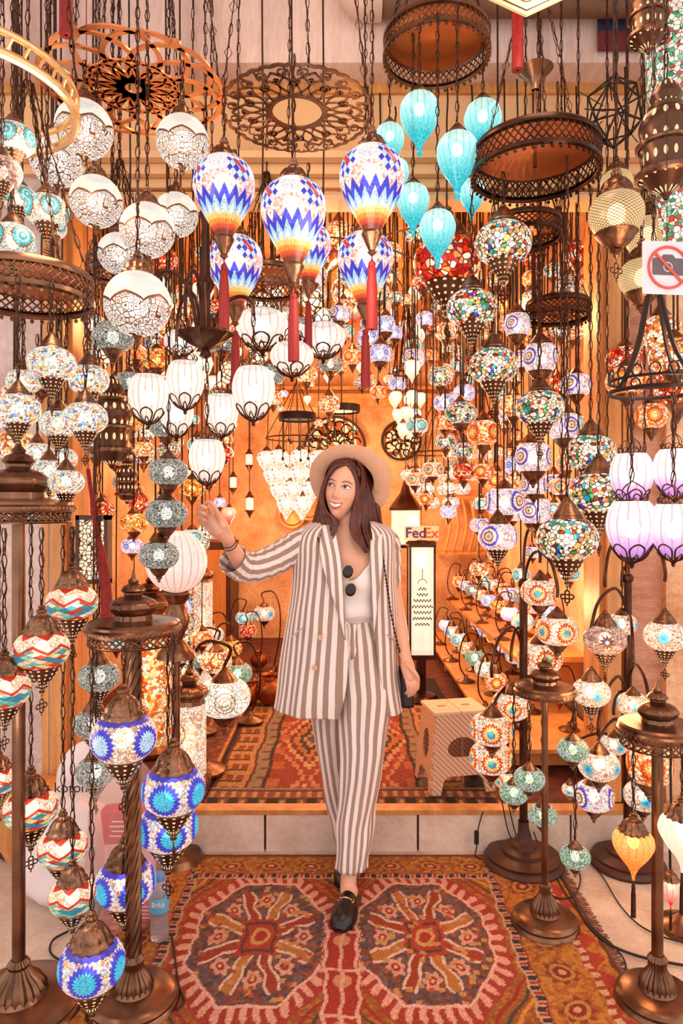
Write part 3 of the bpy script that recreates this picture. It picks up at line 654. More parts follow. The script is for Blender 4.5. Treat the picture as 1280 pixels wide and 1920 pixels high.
KIND = {
 'filigree': dict(prof=ball_, rib=None, n=36, cap=cap_bell(.22, .44, .38), top=.80, cup=lambda: MB().lathe([(.06, -.47), (.08, -.49), (.03, -.56), (.05, -.6), (.01, -.66)], 10), bulb=(0, .2)),
 'balloon': dict(prof=spl([(.12, -.74), (.2, -.58), (.34, -.34), (.47, -.06), (.5, .16), (.45, .36), (.32, .5), (.22, .55)], 3), rib=None, n=36, cap=cap_bell(.24, .52, .40), top=.92, cup=lambda: MB().lathe([(.15, -.72), (.165, -.76), (.11, -.88), (.05, -1.0), (.07, -1.03), (.02, -1.08)], 16), tassel=(-1.06, 1.15), bulb=(.12, .2)),
 'globe': dict(prof=ell(.5, .37, 0, -62, 62, 14, .8), rib=None, n=36, cap=cap_cone(.27, .30, .40), top=.70, cup=cup(.26, -.30, .5), charm=(-.79, .22), bulb=(0, .17)),
 'fluted': dict(prof=ell(.5, .37, 0, -62, 62, 14, .8), rib=None, n=36, cap=cap_bell(.30, .31, .52), top=.83, cup=cup(.3, -.30, .55), charm=(-.84, .26), bulb=(0, .17)),
 'stack': dict(prof=ell(.5, .37, 0, -60, 60, 12, .8), rib=None, n=32, cap=cap_cone(.24, .30, .28), top=.58, cup=cup(.24, -.30, .4), bulb=(0, .16)),
 'egg': dict(prof=egg, rib=(18, .05), n=54, cap=crown(.30, .56, .2), top=.98, cup=cage(.36, -.38, .34), bulb=(-.02, .2), capm='bronze'),
 'pumpkin': dict(prof=ell(.5, .36, 0, -66, 60, 12, .85), rib=(20, .06), n=60, cap=crown(.28, .3, .2), top=.72, cup=cage(.36, -.24, .24), bulb=(0, .18), capm='bronze'),
 'turquoise': dict(prof=drop, rib=(14, .05), n=42, cap=cap_cone(.27, .47, .34), top=.81, cup=None, bulb=(.12, .17)),
 'ogee': dict(prof=ogee, rib=(16, .05), n=48, cap=cap_bell(.34, .28, .5), top=.78, cup=None, tail=(-.93, .95), bulb=(.02, .17)),
 'drop': dict(prof=ogee, rib=(12, .05), n=36, cap=cap_cone(.28, .3, .35), top=.65, cup=None, bulb=(0, .17)),
 'honeycomb': dict(prof=ell(.5, .42, 0, -58, 60, 12, .8), rib=None, n=36, cap=cap_bell(.32, .34, .55), top=.89, cup=cup(.36, -.34, .5), charm=(-.83, .3), bulb=(0, .2), cupm='brass'),
 'barrel': dict(prof=ell(.5, .5, 0, -52, 52, 12, .6), rib=None, n=36, cap=cap_cone(.34, .38, .45), top=.83, cup=cup(.34, -.38, .5), bulb=(0, .2)),
 'mini': dict(prof=ell(.5, .42, 0, -66, 60, 8, .85), rib=None, n=18, cap=lambda: MB().lathe([(.26, .32), (.24, .4), (.1, .62), (.03, .72)], 10), top=.72, cup=lambda: MB().lathe([(.24, -.35), (.2, -.45), (.05, -.7), (.01, -.8)], 10), bulb=(0, .2)),
 'minidrop': dict(prof=[(.02, -.85), (.12, -.6), (.36, -.3), (.5, .05), (.42, .3), (.25, .42)], rib=None, n=16, cap=lambda: MB().lathe([(.26, .38), (.2, .48), (.03, .68)], 10), top=.68, cup=None, bulb=(0, .2)),
 'candle': dict(prof=[(.3, -.7), (.42, -.6), (.42, .6), (.3, .7)], rib=None, n=12, cap=lambda: MB().lathe([(.5, .68), (.52, .74), (.2, 1.15), (.24, 1.2), (.04, 1.45)], 10), top=1.45, cup=lambda: MB().lathe([(.5, -.66), (.52, -.74), (.3, -1.0), (.1, -1.4), (.02, -1.6)], 10), bulb=(0, .22)),
}
RINGTOP = 4.57; PTS = []
def shade_parts(root, kind, style, w, dz=0, rz=0, upside=False):
    k = KIND[kind]; c = k['capm'] if 'capm' in k else 'brass'
    put('shade', cm(f'shade|{kind}|{style}', lambda: MB().lathe(k['prof'], k['n'], k['rib']), GLASS[style], 60), root, (0, 0, dz), w, (0, 0, rz))
    put('cap', cm(f'cap|{kind}', k['cap'], M[c]), root, (0, 0, dz), w, (0, 0, rz))
    if k.get('cup'): put('lower_cup' if kind not in ('egg', 'pumpkin') else 'filigree_cage', cm(f'lower_cup|{kind}', k['cup'], M[k.get('cupm', 'pierced' if kind in ('globe', 'fluted') else c)]), root, (0, 0, dz), w, (0, 0, rz))
    if k.get('charm') and w > .10: put('charm', cm(f'charm|{kind}', pendant(*k['charm']), M['bronze']), root, (0, 0, dz), w, (0, 0, rz))
    if k.get('tassel'): put('tassel', cm(f'tassel|{kind}', tassel_(*k['tassel'], .078), M['tassel']), root, (0, 0, dz), w)
    if k.get('tail'): put('tail_tassel', cm(f'tail|{kind}', tassel_(k['tail'][0], k['tail'][1], .055), M['bronze']), root, (0, 0, dz), w)
    b, r = k['bulb']; bm_ = 'bulbw' if style in ('amber', 'red_confetti', 'orange_flower', 'warm_small', 'amber_small', 'cyan_flower', 'red_drop') else 'bulb'
    put('bulb', cm(f'bulb|{kind}|{bm_}', lambda: MB().ball((0, 0, b), (r*.85, r*.85, r), 12, 8), M[bm_]), root, (0, 0, dz), w)
def lantern(kind, style, px, py, wpx, Y, label, top=None, rz=None, name='hanging_lantern', group=None, chain=True, ck=0):
    w = wpx*Y/F; p = P(px, py, Y); k = KIND[kind]
    rz = random.random()*6 if rz is None else rz
    PTS.append((p, w)); t = thing(name, label, 'lantern', p, group)
    shade_parts(t, kind, style, w, 0, rz)
    if top is None: top = RINGTOP if Y < 3.0 else 3.38
    z0 = k['top']*w; L = top-p.z-z0
    if chain and L > .02:
        if wpx > 52 and (Y < 2.58 or top < 3.3): ch = link_chain(L, .032, ck)
        else: ch = MB().tube([(0.003*math.sin(i*2.), 0.003*math.cos(i*1.3), -L*i/6) for i in range(7)], .004, 5)
        ch.obj('chain', M['chain'] if wpx > 52 else M['cable'], t, (0, 0, z0+L), sharp=0)
    return t
L = lantern
def zy(py, Y): return CAMZ-(py-HOR)/F*Y
# ------------------------------------------------------------------ white lace globes
zr1 = 2.84
G1 = 'white lace globes under the interlaced copper disc'
for a in [('filigree', 158, 243, 106, 2.05, 'white crackle globe with brass lace, topmost left under interlaced copper disc'),
          (0, 342, 266, 98, 2.05, 'white crackle globe with brass lace, under right side of interlaced copper disc'),
          (0, 107, 300, 98, 2.28, 'white lace globe left below the topmost one, beside turquoise mosaic lamps'),
          (0, 180, 378, 96, 2.1, 'white lace globe hanging straight below the topmost left one'),
          (0, 276, 432, 102, 2.0, 'white lace globe in the centre of the white group, left of blue zigzag balloon'),
          (0, 330, 403, 82, 2.4, 'white lace globe tucked behind right shoulder of the central white globe'),
          (0, 223, 476, 78, 2.5, 'white lace globe half hidden behind the largest low white globe'),
          (0, 258, 570, 124, 1.9, 'largest and lowest white lace globe, above the curved-arm chandelier')]:
    L('filigree', 'filigree', *a[1:], top=zr1 if a[1] not in (276, 258, 223) else None, ck=1)
# ------------------------------------------------------------------ zigzag balloons with tassels
for a in [(420, 362, 115, 2.15, 'teardrop mosaic lamp with blue zigzag and red tassel, leftmost of front three'),
          (550, 408, 122, 2.05, 'teardrop mosaic lamp with blue zigzag and long tassel, centre of front three'),
          (697, 348, 122, 2.1, 'teardrop mosaic lamp with blue zigzag, right of front three beside turquoise drops'),
          (441, 502, 102, 2.6, 'smaller blue zigzag mosaic teardrop behind and below the left one'),
          (578, 468, 84, 2.7, 'blue zigzag mosaic teardrop mostly hidden behind the central one'),
          (685, 497, 104, 2.55, 'smaller blue zigzag mosaic teardrop below the right one')]:
    L('balloon', 'balloon', *a, top=2.86 if a[0] not in (697, 685) else None, rz=.35+random.uniform(-.1, .1), ck=1)
# ------------------------------------------------------------------ turquoise drops
for a in [(786, 214, 72, 2.4, 'turquoise crackle glass drop, front and highest under the copper ring'),
          (905, 226, 68, 2.5, 'turquoise crackle glass drop at right edge of the copper ring'),
          (857, 290, 76, 2.3, 'turquoise crackle glass drop in the middle of its group, largest'),
          (774, 378, 60, 2.45, 'narrow turquoise drop hanging lower left, beside right zigzag balloon'),
          (820, 430, 66, 2.35, 'lowest turquoise crackle drop in front of the red mosaic globe'),
          (730, 262, 54, 2.7, 'turquoise drop half hidden behind the right zigzag balloon cap'),
          (741, 325, 50, 2.9, 'turquoise drop nearly hidden behind the right zigzag balloon'),
          (884, 362, 48, 2.75, 'pale turquoise drop half behind the dark ring at its left edge')]:
    L('turquoise', 'turquoise', *a, top=3.2)
# ------------------------------------------------------------------ turquoise medallions upper left
for a in [('globe', 'turq_medal', 26, 262, 78, 1.75, 'turquoise medallion mosaic globe at top left edge, above the black-flower one'),
          ('globe', 'black_flower', 4, 322, 72, 1.68, 'white mosaic globe with black flowers cut by the left edge'),
          ('globe', 'turq_medal', 88, 396, 80, 1.95, 'turquoise medallion globe below the left white lace globe'),
          ('globe', 'turq_medal', 36, 372, 62, 2.2, 'turquoise medallion globe between two others at left edge'),
          ('globe', 'turq_medal', 24, 452, 84, 1.8, 'turquoise medallion globe just above the large left brass ring'),
          ('stack', 'turq_medal', 100, 428, 50, 2.4, 'small turquoise globe behind brass cups at upper left')]:
    L(*a)
# ------------------------------------------------------------------ confetti globes down the right spiral
for a in [(943, 456, 106, 2.2, 'confetti mosaic globe hanging from the left of the dark ring, highest in chain'),
          (884, 578, 94, 2.3, 'confetti mosaic globe second down, beside the red mosaic globe'),
          (925, 686, 92, 2.3, 'confetti mosaic globe third down the spiral'),
          (1012, 765, 90, 2.4, 'confetti mosaic globe fourth down, left of the painted post'),
          (1107, 848, 92, 2.3, 'confetti mosaic globe fifth down, beside the wooden door jamb'),
          (1122, 924, 108, 2.2, 'large confetti mosaic globe left of the purple glass lamps'),
          (1063, 1010, 114, 2.1, 'lowest and largest confetti mosaic globe, above the arched floor lamp')]:
    L('globe', 'confetti', *a, top=2.58)
# ------------------------------------------------------------------ pale confetti globes under the left ring
for a in [(97, 683, 88, 1.75, 'pale confetti globe under the front of the left brass ring'),
          (34, 768, 82, 1.7, 'pale confetti globe at left edge above the domed lamp top'),
          (160, 784, 82, 1.8, 'pale confetti globe at the lower right of the left ring group'),
          (166, 712, 76, 2.1, 'pale confetti globe behind right under the left brass ring'),
          (44, 716, 62, 2.1, 'small pale confetti globe behind at the far left'),
          (110, 795, 70, 2.0, 'pale confetti globe tucked left of the lower right one'),
          (92, 884, 62, 2.15, 'pale confetti globe right behind the domed lamp top'),
          (124, 904, 66, 2.05, 'lowest pale confetti globe right of the domed lamp top'),
          (70, 850, 56, 2.3, 'small pale confetti globe just above the domed lamp top')]:
    L('globe', 'confetti_pale', *a, top=2.08)
# ------------------------------------------------------------------ silver and grey stacks left of centre
for a in [(212, 632, 78, 2.5, 'grey crackle mosaic globe under the lowest white lace globe', 0), (243, 716, 52, 2.8, 'small grey mosaic globe behind the left ribbed egg lamp', 0),
          (316, 885, 74, 2.35, 'grey mosaic globe, top one of the column left of raised hand', 0), (312, 963, 78, 2.352, 'grey mosaic globe, middle one of the column left of raised hand', 0),
          (298, 1041, 74, 2.354, 'grey mosaic globe, bottom one in front of the striped glass ball', 0), (312, 802, 58, 2.9, 'grey mosaic globe partly hidden behind the ribbed egg lamps', 0),
          (186, 1268, 76, 2.5, 'grey mosaic globe left of the twisted pole', 1), (176, 1356, 74, 2.6, 'grey mosaic globe behind the pale blue medallion globe', 1),
          (180, 1446, 74, 2.45, 'grey mosaic globe above the white plastic sacks', 1)]:
    L('globe' if a[5] else 'stack', 'silver', *a[:5], top={963: zy(885, 2.35)-.095, 1041: zy(963, 2.35)-.1}.get(a[1]))
# ------------------------------------------------------------------ ribbed white eggs
eggs = [(347, 718, 70, 2.3, 'ribbed white egg lamp with scroll cage, upper middle below curved arms'), (278, 744, 72, 2.25, 'ribbed white egg lamp, leftmost under the curved arms'),
        (331, 776, 62, 2.6, 'ribbed white egg lamp half hidden behind two others'), (475, 733, 78, 2.1, 'ribbed white egg lamp, rightmost and largest of the curved-arm group'),
        (415, 775, 62, 2.5, 'ribbed white egg lamp left behind the largest one'), (388, 862, 66, 2.3, 'lowest ribbed white egg lamp just above the raised hand')]
for a in eggs: L('egg', 'rib_white', *a, top=zy(590 if a[0] in (347, 278, 475) else 640, a[3]), ck=0)
for a in [(492, 612, 96, 2.9, 'wide ribbed white lamp behind the curved arm'), (606, 633, 82, 2.8, 'wide ribbed white lamp with lace base right of long tassels'), (547, 668, 80, 2.7, 'wide ribbed pinkish white lamp directly under the long red tassels'),
          (338, 640, 60, 2.9, 'dim ribbed white lamp behind the curved-arm chandelier stem')]:
    L('pumpkin', 'rib_white', *a)
# ------------------------------------------------------------------ purple ribbed, right edge
for a in [(1184, 893, 76, 2.0, 'purple ribbed glass lamp, upper left of the purple four'), (1264, 884, 74, 1.95, 'purple ribbed glass lamp, upper right of the purple four'),
          (1184, 990, 90, 1.8, 'purple ribbed glass lamp with iron cage, lower left of the four'), (1262, 992, 84, 1.75, 'purple ribbed glass lamp with iron cage, lower right at the edge')]:
    L('egg', 'rib_purple', *a, top=zy(735, a[3]))
# ------------------------------------------------------------------ honeycomb brass lanterns, upper right
for a in [(1155, 402, 100, 2.1, 'brass honeycomb lantern right of the dark ring'), (1215, 442, 84, 2.4, 'brass honeycomb lantern behind the no-camera sign'), (1203, 520, 84, 2.2, 'brass honeycomb lantern left below the no-camera sign')]:
    L('honeycomb', 'honeycomb', *a)
L('honeycomb', 'honeycomb', 1155, 345, 60, 2.6, 'small brass honeycomb lantern peeking above the larger one')
# ------------------------------------------------------------------ red and aqua zigzag globes, left
z_a = 1.47
for a in [(135, 1130, 94, 1.85, 'red and aqua zigzag globe, upper right under the left ring table'), (78, 1218, 102, 1.75, 'red and aqua zigzag globe left of the first, over the brass pole'),
          (8, 1293, 96, 1.7, 'red and aqua zigzag globe cut by the left edge'), (118, 1590, 90, 2.0, 'red and aqua zigzag globe above another, in front of white sack'),
          (136, 1680, 86, 1.85, 'lowest red and aqua zigzag globe above blue medallion globe'), (58, 1516, 98, 2.12, 'red and aqua zigzag globe right behind the brass pole'),
          (-2, 1462, 70, 2.1, 'red and aqua zigzag globe barely showing at left edge low down')]:
    L('fluted', 'red_aqua', *a, top=zy(985, 2.0))
# ------------------------------------------------------------------ blue medallion globes on the twisted pole lamp
for a in [('blue_medal_pale', 232, 1382, 122, 1.8, 'mosaic globe with pale blue medallion and red dot, in front of twisted pole'), ('blue_medal', 325, 1480, 118, 1.9, 'bright blue medallion globe right of the twisted pole, upper'),
          ('blue_medal', 315, 1550, 112, 2.15, 'bright blue medallion globe right of the twisted pole, lower'), ('blue_medal', 235, 1655, 112, 2.15, 'blue medallion globe behind the lower twisted pole'),
          ('blue_medal', 172, 1808, 122, 1.8, 'lowest blue medallion globe, near the pavement at left')]:
    L('fluted', *a, top=1.13)
# ------------------------------------------------------------------ green crackle globes on the right stand
for a in [(1074, 1405, 58, 2.3, 'green-centred crackle globe right of the slim pole, highest'), (992, 1460, 58, 2.3, 'green-centred crackle globe left of the slim pole'), (963, 1486, 54, 2.5, 'green-centred crackle globe furthest left of the slim pole'),
          (1017, 1528, 54, 2.55, 'green-centred crackle globe straight behind the slim pole'), (1078, 1606, 56, 2.3, 'lowest green-centred crackle globe over the cables')]:
    L('stack', 'silver_green', *a, top=.845)
for a in [('ogee', 'amber', 1187, 1580, 74, 2.0, 'amber glass drop lamp with long tail, right'), ('ogee', 'pale_drop', 1279, 1556, 84, 1.9, 'pale ribbed drop lamp at the right edge'), ('ogee', 'red_drop', 1257, 1662, 44, 2.1, 'small red-tipped glass drop at lower right')]:
    L(*a, top=.84)
# ------------------------------------------------------------------ flower globes: lamps of the two arched floor lamps
for a in [('stack', 'cyan_flower', 1012, 1110, 72, 2.7, 'orange-rayed cyan flower globe under the left arched pole, topmost', 1075), ('stack', 'cyan_flower', 1044, 1182, 78, 2.6, 'white globe with orange and cyan flowers, right of dark pole', 1140),
          ('stack', 'cyan_flower', 1012, 1232, 84, 2.95, 'orange-rayed flower globe behind the small domed stand', 1190), ('stack', 'cyan_flower', 958, 1322, 74, 2.75, 'cyan flower globe left of the dark pole', 1260),
          ('stack', 'cyan_flower', 922, 1366, 82, 2.6, 'orange-rayed cyan flower globe, upper of the pair near the stool', 1290), ('stack', 'cyan_flower', 920, 1420, 80, 2.68, 'orange-rayed cyan flower globe, lower of the pair near the stool', 1395),
          ('stack', 'cyan_flower', 950, 1462, 48, 2.8, 'small flower globe behind the lower of the pair', 1440), ('globe', 'black_flower', 1134, 1198, 78, 2.5, 'dusky globe with black flowers, left arm of right arched lamp', 1120),
          ('stack', 'cyan_flower_white', 1165, 1170, 56, 2.85, 'white flower globe behind the dusky one', 1120), ('globe', 'cyan_flower_white', 1246, 1192, 76, 2.5, 'white globe with cyan flower under right arch', 1110),
          ('globe', 'cyan_flower_white', 1108, 1298, 70, 2.5, 'white globe with cyan flower, left of right dark pole', 1220), ('stack', 'cyan_flower_white', 1186, 1320, 58, 2.55, 'white globe with bright cyan flower beside the domed ring', 1270),
          ('stack', 'cyan_flower_white', 1150, 1396, 50, 2.85, 'small white cyan-flower globe behind the right pole', 1360), ('stack', 'cyan_flower_white', 1122, 1434, 76, 2.5, 'white globe with blue-cyan flower, over the striped one', 1400),
          ('stack', 'blue_stripe', 1113, 1492, 74, 2.62, 'red white and blue beaded globe below the flower one', 1470), ('barrel', 'orange_flower', 1218, 1430, 84, 2.55, 'orange mosaic barrel lamp behind the right brass pole', 1370),
          ('stack', 'cyan_flower_white', 1205, 1492, 70, 2.75, 'pale flower globe low behind the amber drop', 1450), ('globe', 'cyan_flower_white', 1068, 1480, 30, 2.9, 'tiny flower globe between slim pole and striped globe', 1460)]:
    L(*a[:-1], top=zy(a[-1]-20, a[4]))
# ------------------------------------------------------------------ blue-stripe globes, right middle
for a in [(945, 941, 76, 3.0, 'white globe with dark blue band and flower, upper of two left of spiral', 'stack'), (933, 1006, 74, 2.8, 'white globe with dark blue band, lower of two above the shelf', 'globe'),
          (999, 858, 66, 3.1, 'blue-banded globe beside the painted post', 'barrel'), (1058, 800, 58, 3.0, 'blue-banded globe behind the fourth confetti globe', 'barrel'), (1080, 722, 60, 3.05, 'blue-banded globe with flower next to door jamb', 'stack'),
          (1012, 672, 62, 2.9, 'blue-banded globe right of the third confetti globe', 'barrel'), (969, 610, 50, 3.0, 'small blue-banded barrel lamp hanging from a red cap', 'barrel'), (1000, 910, 52, 3.2, 'blue-banded globe under the beside-post one', 'stack'),
          (1003, 958, 58, 3.3, 'blue-banded globe half behind the lowest confetti globe', 'barrel')]:
    L(a[5], 'blue_stripe', *a[:5])
for a in [(722, 610, 38, 3.3, 'blue evil-eye globe right of the tassel, upper'), (712, 664, 40, 3.1, 'blue evil-eye globe right of the tassel, lower'), (740, 625, 30, 3.5, 'small blue evil-eye globe behind the upper one')]:
    L('barrel', 'eye', *a)
L('stack', 'blue_stripe', 636, 590, 44, 3.2, 'small blue striped globe above the wide ribbed lamps')
L('stack', 'blue_stripe', 583, 515, 60, 3.2, 'blue striped globe peeking behind the central tassel')
L('fluted', 'red_confetti', 838, 492, 128, 3.0, 'big red mosaic globe behind the lowest turquoise drop', name='mosaic_globe_lantern')
# ------------------------------------------------------------------ ring chandeliers
def ring_lamp(name, label, px, py, rpx, Y, h=.07, top=None, chains=6, lattice=True, plate=True, domed=False, zc=None, dark='brass', spread=1.0):
    R = rpx*Y/F; c = P(px, py, Y); t = thing(name, label, 'chandelier', c)
    MB().lathe([(R*.93, h+.012), (R*.98, h+.02), (R*1.02, h+.01), (R*1.02, h-.002), (R*.97, h-.006), (R*.93, h)], 56).lathe([(R*.97, .012), (R*1.03, .008), (R*1.03, -.004), (R*.99, -.010), (R*.95, -.002)], 56).obj('rim', M[dark], t)
    mb = MB(); n = int(R*260)
    for k in range(n):
        a = 2*PI*k/n; da = 2*PI/n*2
        for s in (1, -1):
            mb.tube([(R*math.cos(a+s*da*q), R*math.sin(a+s*da*q), .01+(h-.01)*q) for q in (0, .5, 1)], .0028, 4)
    mb.obj('lattice_band', M[dark], t, sharp=0)
    mb = MB()
    for k in range(int(R*230)):
        a = 2*PI*k/int(R*230); mb.ball((R*math.cos(a), R*math.sin(a), -.016), .0065, 6, 4)
    mb.obj('beaded_edge', M[dark], t)
    if plate: MB().lathe([(.001, h-.002), (R*.3, h+.004), (R*.93, h-.002), (R*.93, h+.004), (.001, h+.012)], 48).obj('plate', M['copper'] if not domed else M[dark], t)
    zt = (top or RINGTOP)-c.z
    if zt > h+.1:
        mb = MB(); apex = min(zt, h+R*3.2)
        for k in range(chains):
            a = 2*PI*k/chains+.4; p0 = Vector((R*.95*math.cos(a), R*.95*math.sin(a), h)); p1 = Vector((R*.06*math.cos(a), R*.06*math.sin(a), apex))
            ch = link_chain((p1-p0).length, .036, 1); mb.add(ch, Matrix.Translation(p1) @ (p0-p1).normalized().to_track_quat('-Z', 'Y').to_matrix().to_4x4())
        if zt > apex: mb.add(link_chain(zt-apex, .04), Matrix.Translation((0, 0, zt)))
        mb.obj('chains', M['chain'], t, sharp=0)
    return t
ring_lamp('ring_chandelier', 'round copper ring chandelier with lattice rim above the turquoise drops', 818, 105, 98, 2.6, .065)
t = ring_lamp('ring_chandelier', 'dark brass ring chandelier under a small cup canopy, upper right', 1003, 325, 116, 2.3, .07, chains=3, dark='bronze')
MB().lathe([(.012, -.02), (.014, 0), (.03, .02), (.055, .045), (.06, .05), (.05, .05), (.01, .03)], 24).lathe([(.006, -.28), (.006, 0)], 8).obj('cup_canopy', M['brass'], t, (0, 0, .30))
ring_lamp('ring_chandelier', 'wide brass ring chandelier cut by the left edge', 52, 563, 116, 1.9, .055)
ring_lamp('ring_chandelier', 'small brass ring behind the low white lace globes', 225, 515, 60, 2.75, .05, plate=False)
ring_lamp('ring_chandelier', 'small bronze ring over the blue-banded lamps, right', 1045, 595, 58, 3.02, .05, dark='bronze', top=3.38)
ring_lamp('ring_chandelier', 'small bronze ring under the big dark ring', 985, 445, 64, 2.8, .05, dark='bronze')
ring_lamp('ring_chandelier', 'brass lattice ring behind the long red tassels', 500, 545, 60, 3.02, .07, top=3.38)
# flat cut-metal discs
def disc(name, label, px, py, rpx, Y, mb, m, chains=6):
    c = P(px, py, Y); R = rpx*Y/F; t = thing(name, label, 'chandelier', c); mb.obj('cut_metal_disc', m, t)
    q = MB()
    for k in range(chains):
        a = 2*PI*k/chains+.2; p0 = Vector((R*.97*math.cos(a), R*.97*math.sin(a), 0)); p1 = Vector((R*.3*math.cos(a), R*.3*math.sin(a), RINGTOP-c.z))
        q.add(link_chain((p1-p0).length, .04, 1), Matrix.Translation(p1) @ (p0-p1).normalized().to_track_quat('-Z', 'Y').to_matrix().to_4x4())
    q.obj('chains', M['chain'], t, sharp=0); return t, c, R
R = 165*2.2/F; mb = MB()
for k in range(12):            # twelve interlacing loops
    a = 2*PI*k/12; m_ = R*.56; r_ = R*.44
    pts = [(m_*math.cos(a)+r_*math.cos(b)*1.0, m_*math.sin(a)+r_*math.sin(b)) for b in [2*PI*i/36 for i in range(36)]]
    mb.bar(pts, R*.055, .006, True)
mb.bar([(R*.13*math.cos(2*PI*i/32), R*.13*math.sin(2*PI*i/32)) for i in range(32)], R*.03, .006, True)
for k in range(6):
    a = 2*PI*k/6+.2; mb.lathe([(.001, 0), (.016, 0), (.016, .01), (.001, .01)], 12, c=(R*.99*math.cos(a), R*.99*math.sin(a), -.002))
for k in range(12):
    a = 2*PI*k/12+.26; m_ = R*.30; r_ = R*.20
    mb.bar([(m_*math.cos(a)+r_*math.cos(b), m_*math.sin(a)+r_*math.sin(b)) for b in [2*PI*i/28 for i in range(28)]], R*.03, .006, True)
disc('interlaced_disc_chandelier', 'copper disc of interlaced loops above the white lace globes', 250, 166, 165, 2.2, mb, M['copper'])
R = 142*2.4/F; mb = MB(); circ = lambda r, n=64, wv=0, k=0: [((r+wv*abs(math.cos(k*2*PI*i/n/2)))*math.cos(2*PI*i/n), (r+wv*abs(math.cos(k*2*PI*i/n/2)))*math.sin(2*PI*i/n)) for i in range(n)]
mb.bar(circ(R*.96, 160, R*.03, 36), R*.05, .005, True); mb.bar(circ(R*.36), R*.07, .005, True)
def spiral(cx, cy, r0, a0, turns, sgn, w):
    pts = [(cx+r0*(1-t*.8)*math.cos(a0+sgn*turns*2*PI*t), cy+r0*(1-t*.8)*math.sin(a0+sgn*turns*2*PI*t)) for t in [i/18 for i in range(19)]]
    mb.bar(pts, w, .005)
for k in range(10):
    a = 2*PI*k/10; ca, sa = math.cos(a), math.sin(a)
    rot = lambda x, y: (x*ca-y*sa, x*sa+y*ca)
    for s in (1, -1):
        mb.bar([rot(x*R, y*R*s) for x, y in spl([(.38, .03), (.5, .10), (.62, .17), (.74, .12), (.86, .0)], 4)], R*.024, .005)
        mb.bar([rot(x*R, y*R*s) for x, y in spl([(.38, .12), (.46, .05), (.58, .0), (.68, .05), (.80, .17), (.94, .2)], 4)], R*.022, .005)
        x, y = rot(.60*R, .19*R*s); spiral(x, y, R*.075, a+1, 1.3, s, R*.018)
        x, y = rot(.83*R, .13*R*s); spiral(x, y, R*.085, a+2.5*s, 1.2, -s, R*.018)
    for i in range(6): b = i*PI/3; x, y = rot(.70*R+.04*R*math.cos(b), .04*R*math.sin(b)); mb.bar([(x, y), rot(.70*R, 0)], R*.025, .005)
disc('arabesque_disc_chandelier', 'round cut-metal disc of scrolls with open centre, top middle', 557, 212, 142, 2.4, mb, M['brass'], 4)
# gilt ring cut by the top left corner
Rg = .26; mb = MB().tube([(Rg*math.cos(2*PI*i/48), Rg*math.sin(2*PI*i/48), 0) for i in range(48)], .012, 8, closed=True).tube([(Rg*1.0*math.cos(2*PI*i/48), Rg*math.sin(2*PI*i/48), .05) for i in range(48)], .009, 8, closed=True)
for k in range(40): a = 2*PI*k/40; mb.tube([(Rg*math.cos(a), Rg*math.sin(a), 0), (Rg*math.cos(a+.08), Rg*math.sin(a+.08), .05)], .004, 5)
t = thing('gilt_ring_chandelier', 'gilded openwork ring cut by the top left corner', 'chandelier', P(-60, 190, 1.75)); mb.obj('ring', M['gold'], t)
q = MB()
for k in range(4):
    a = k*PI/2+.3; p0 = Vector((Rg*math.cos(a), Rg*math.sin(a), .05)); p1 = Vector((.1*math.cos(a), .1*math.sin(a), RINGTOP-zy(190, 1.75))); q.add(link_chain((p1-p0).length, .04), Matrix.Translation(p1) @ (p0-p1).normalized().to_track_quat('-Z', 'Y').to_matrix().to_4x4())
q.obj('chains', M['chain'], t, sharp=0)
# curved-arm chandelier for the ribbed eggs
c = P(385, 640, 2.3); t = thing('curved_arm_chandelier', 'bronze chandelier with swan-neck arms and leafy cup above the ribbed eggs', 'chandelier', c)
MB().lathe([(.001, -.06), (.02, -.05), (.012, -.03), (.05, -.01), (.09, .02), (.085, .03), (.03, .01), (.016, .04), (.016, .16), (.03, .19), (.016, .22), (.012, .4), (.02, .43), (.006, .46)], 24, (12, .15)).obj('leafy_cup', M['bronze'], t)
for gx, gy, ww, YY, _ in eggs:
    tp = P(gx, 590 if gx in (347, 278, 475) else 640, YY)-c; d = Vector((tp.x, tp.y, 0)); hz = .12 if tp.z > .05 else .06
    MB().tube(spl([tuple(d*.12+Vector((0, 0, .0))), tuple(d*.3+Vector((0, 0, tp.z+hz*.8))), tuple(d*.65+Vector((0, 0, tp.z+hz*1.25))), tuple(d*.94+Vector((0, 0, tp.z+hz*.8))), tuple(tp)], 5), .0065, 8).obj('arm', M['bronze'], t)
link_chain(RINGTOP-c.z-.46, .036, 1).obj('chain', M['chain'], t, (0, 0, RINGTOP-c.z), sharp=0)
# scrolled iron chandelier for the purple lamps, upper right
c = P(1225, 735, 1.88); t = thing('scrolled_iron_chandelier', 'iron hoop chandelier with curls holding the purple lamps', 'chandelier', c)
mb = MB().tube([(.115*math.cos(i*PI/16), .115*math.sin(i*PI/16), 0) for i in range(32)], .006, 6, closed=True).tube([(.115*math.cos(i*PI/16), .115*math.sin(i*PI/16), .03) for i in range(32)], .004, 6, closed=True)
for k in range(16):
    a = 2*PI*k/16; mb.tube([((.115)*math.cos(a)-math.sin(a)*.014*math.cos(b), .115*math.sin(a)+math.cos(a)*.014*math.cos(b), .045+.016*math.sin(b)) for b in [i*PI/4 for i in range(8)]], .003, 4, closed=True)
for k in range(4):
    a = k*PI/2+.5; mb.tube(spl([(.115*math.cos(a), .115*math.sin(a), .02), (.06*math.cos(a), .06*math.sin(a), .12), (.02*math.cos(a), .02*math.sin(a), .27)], 4), .006, 6)
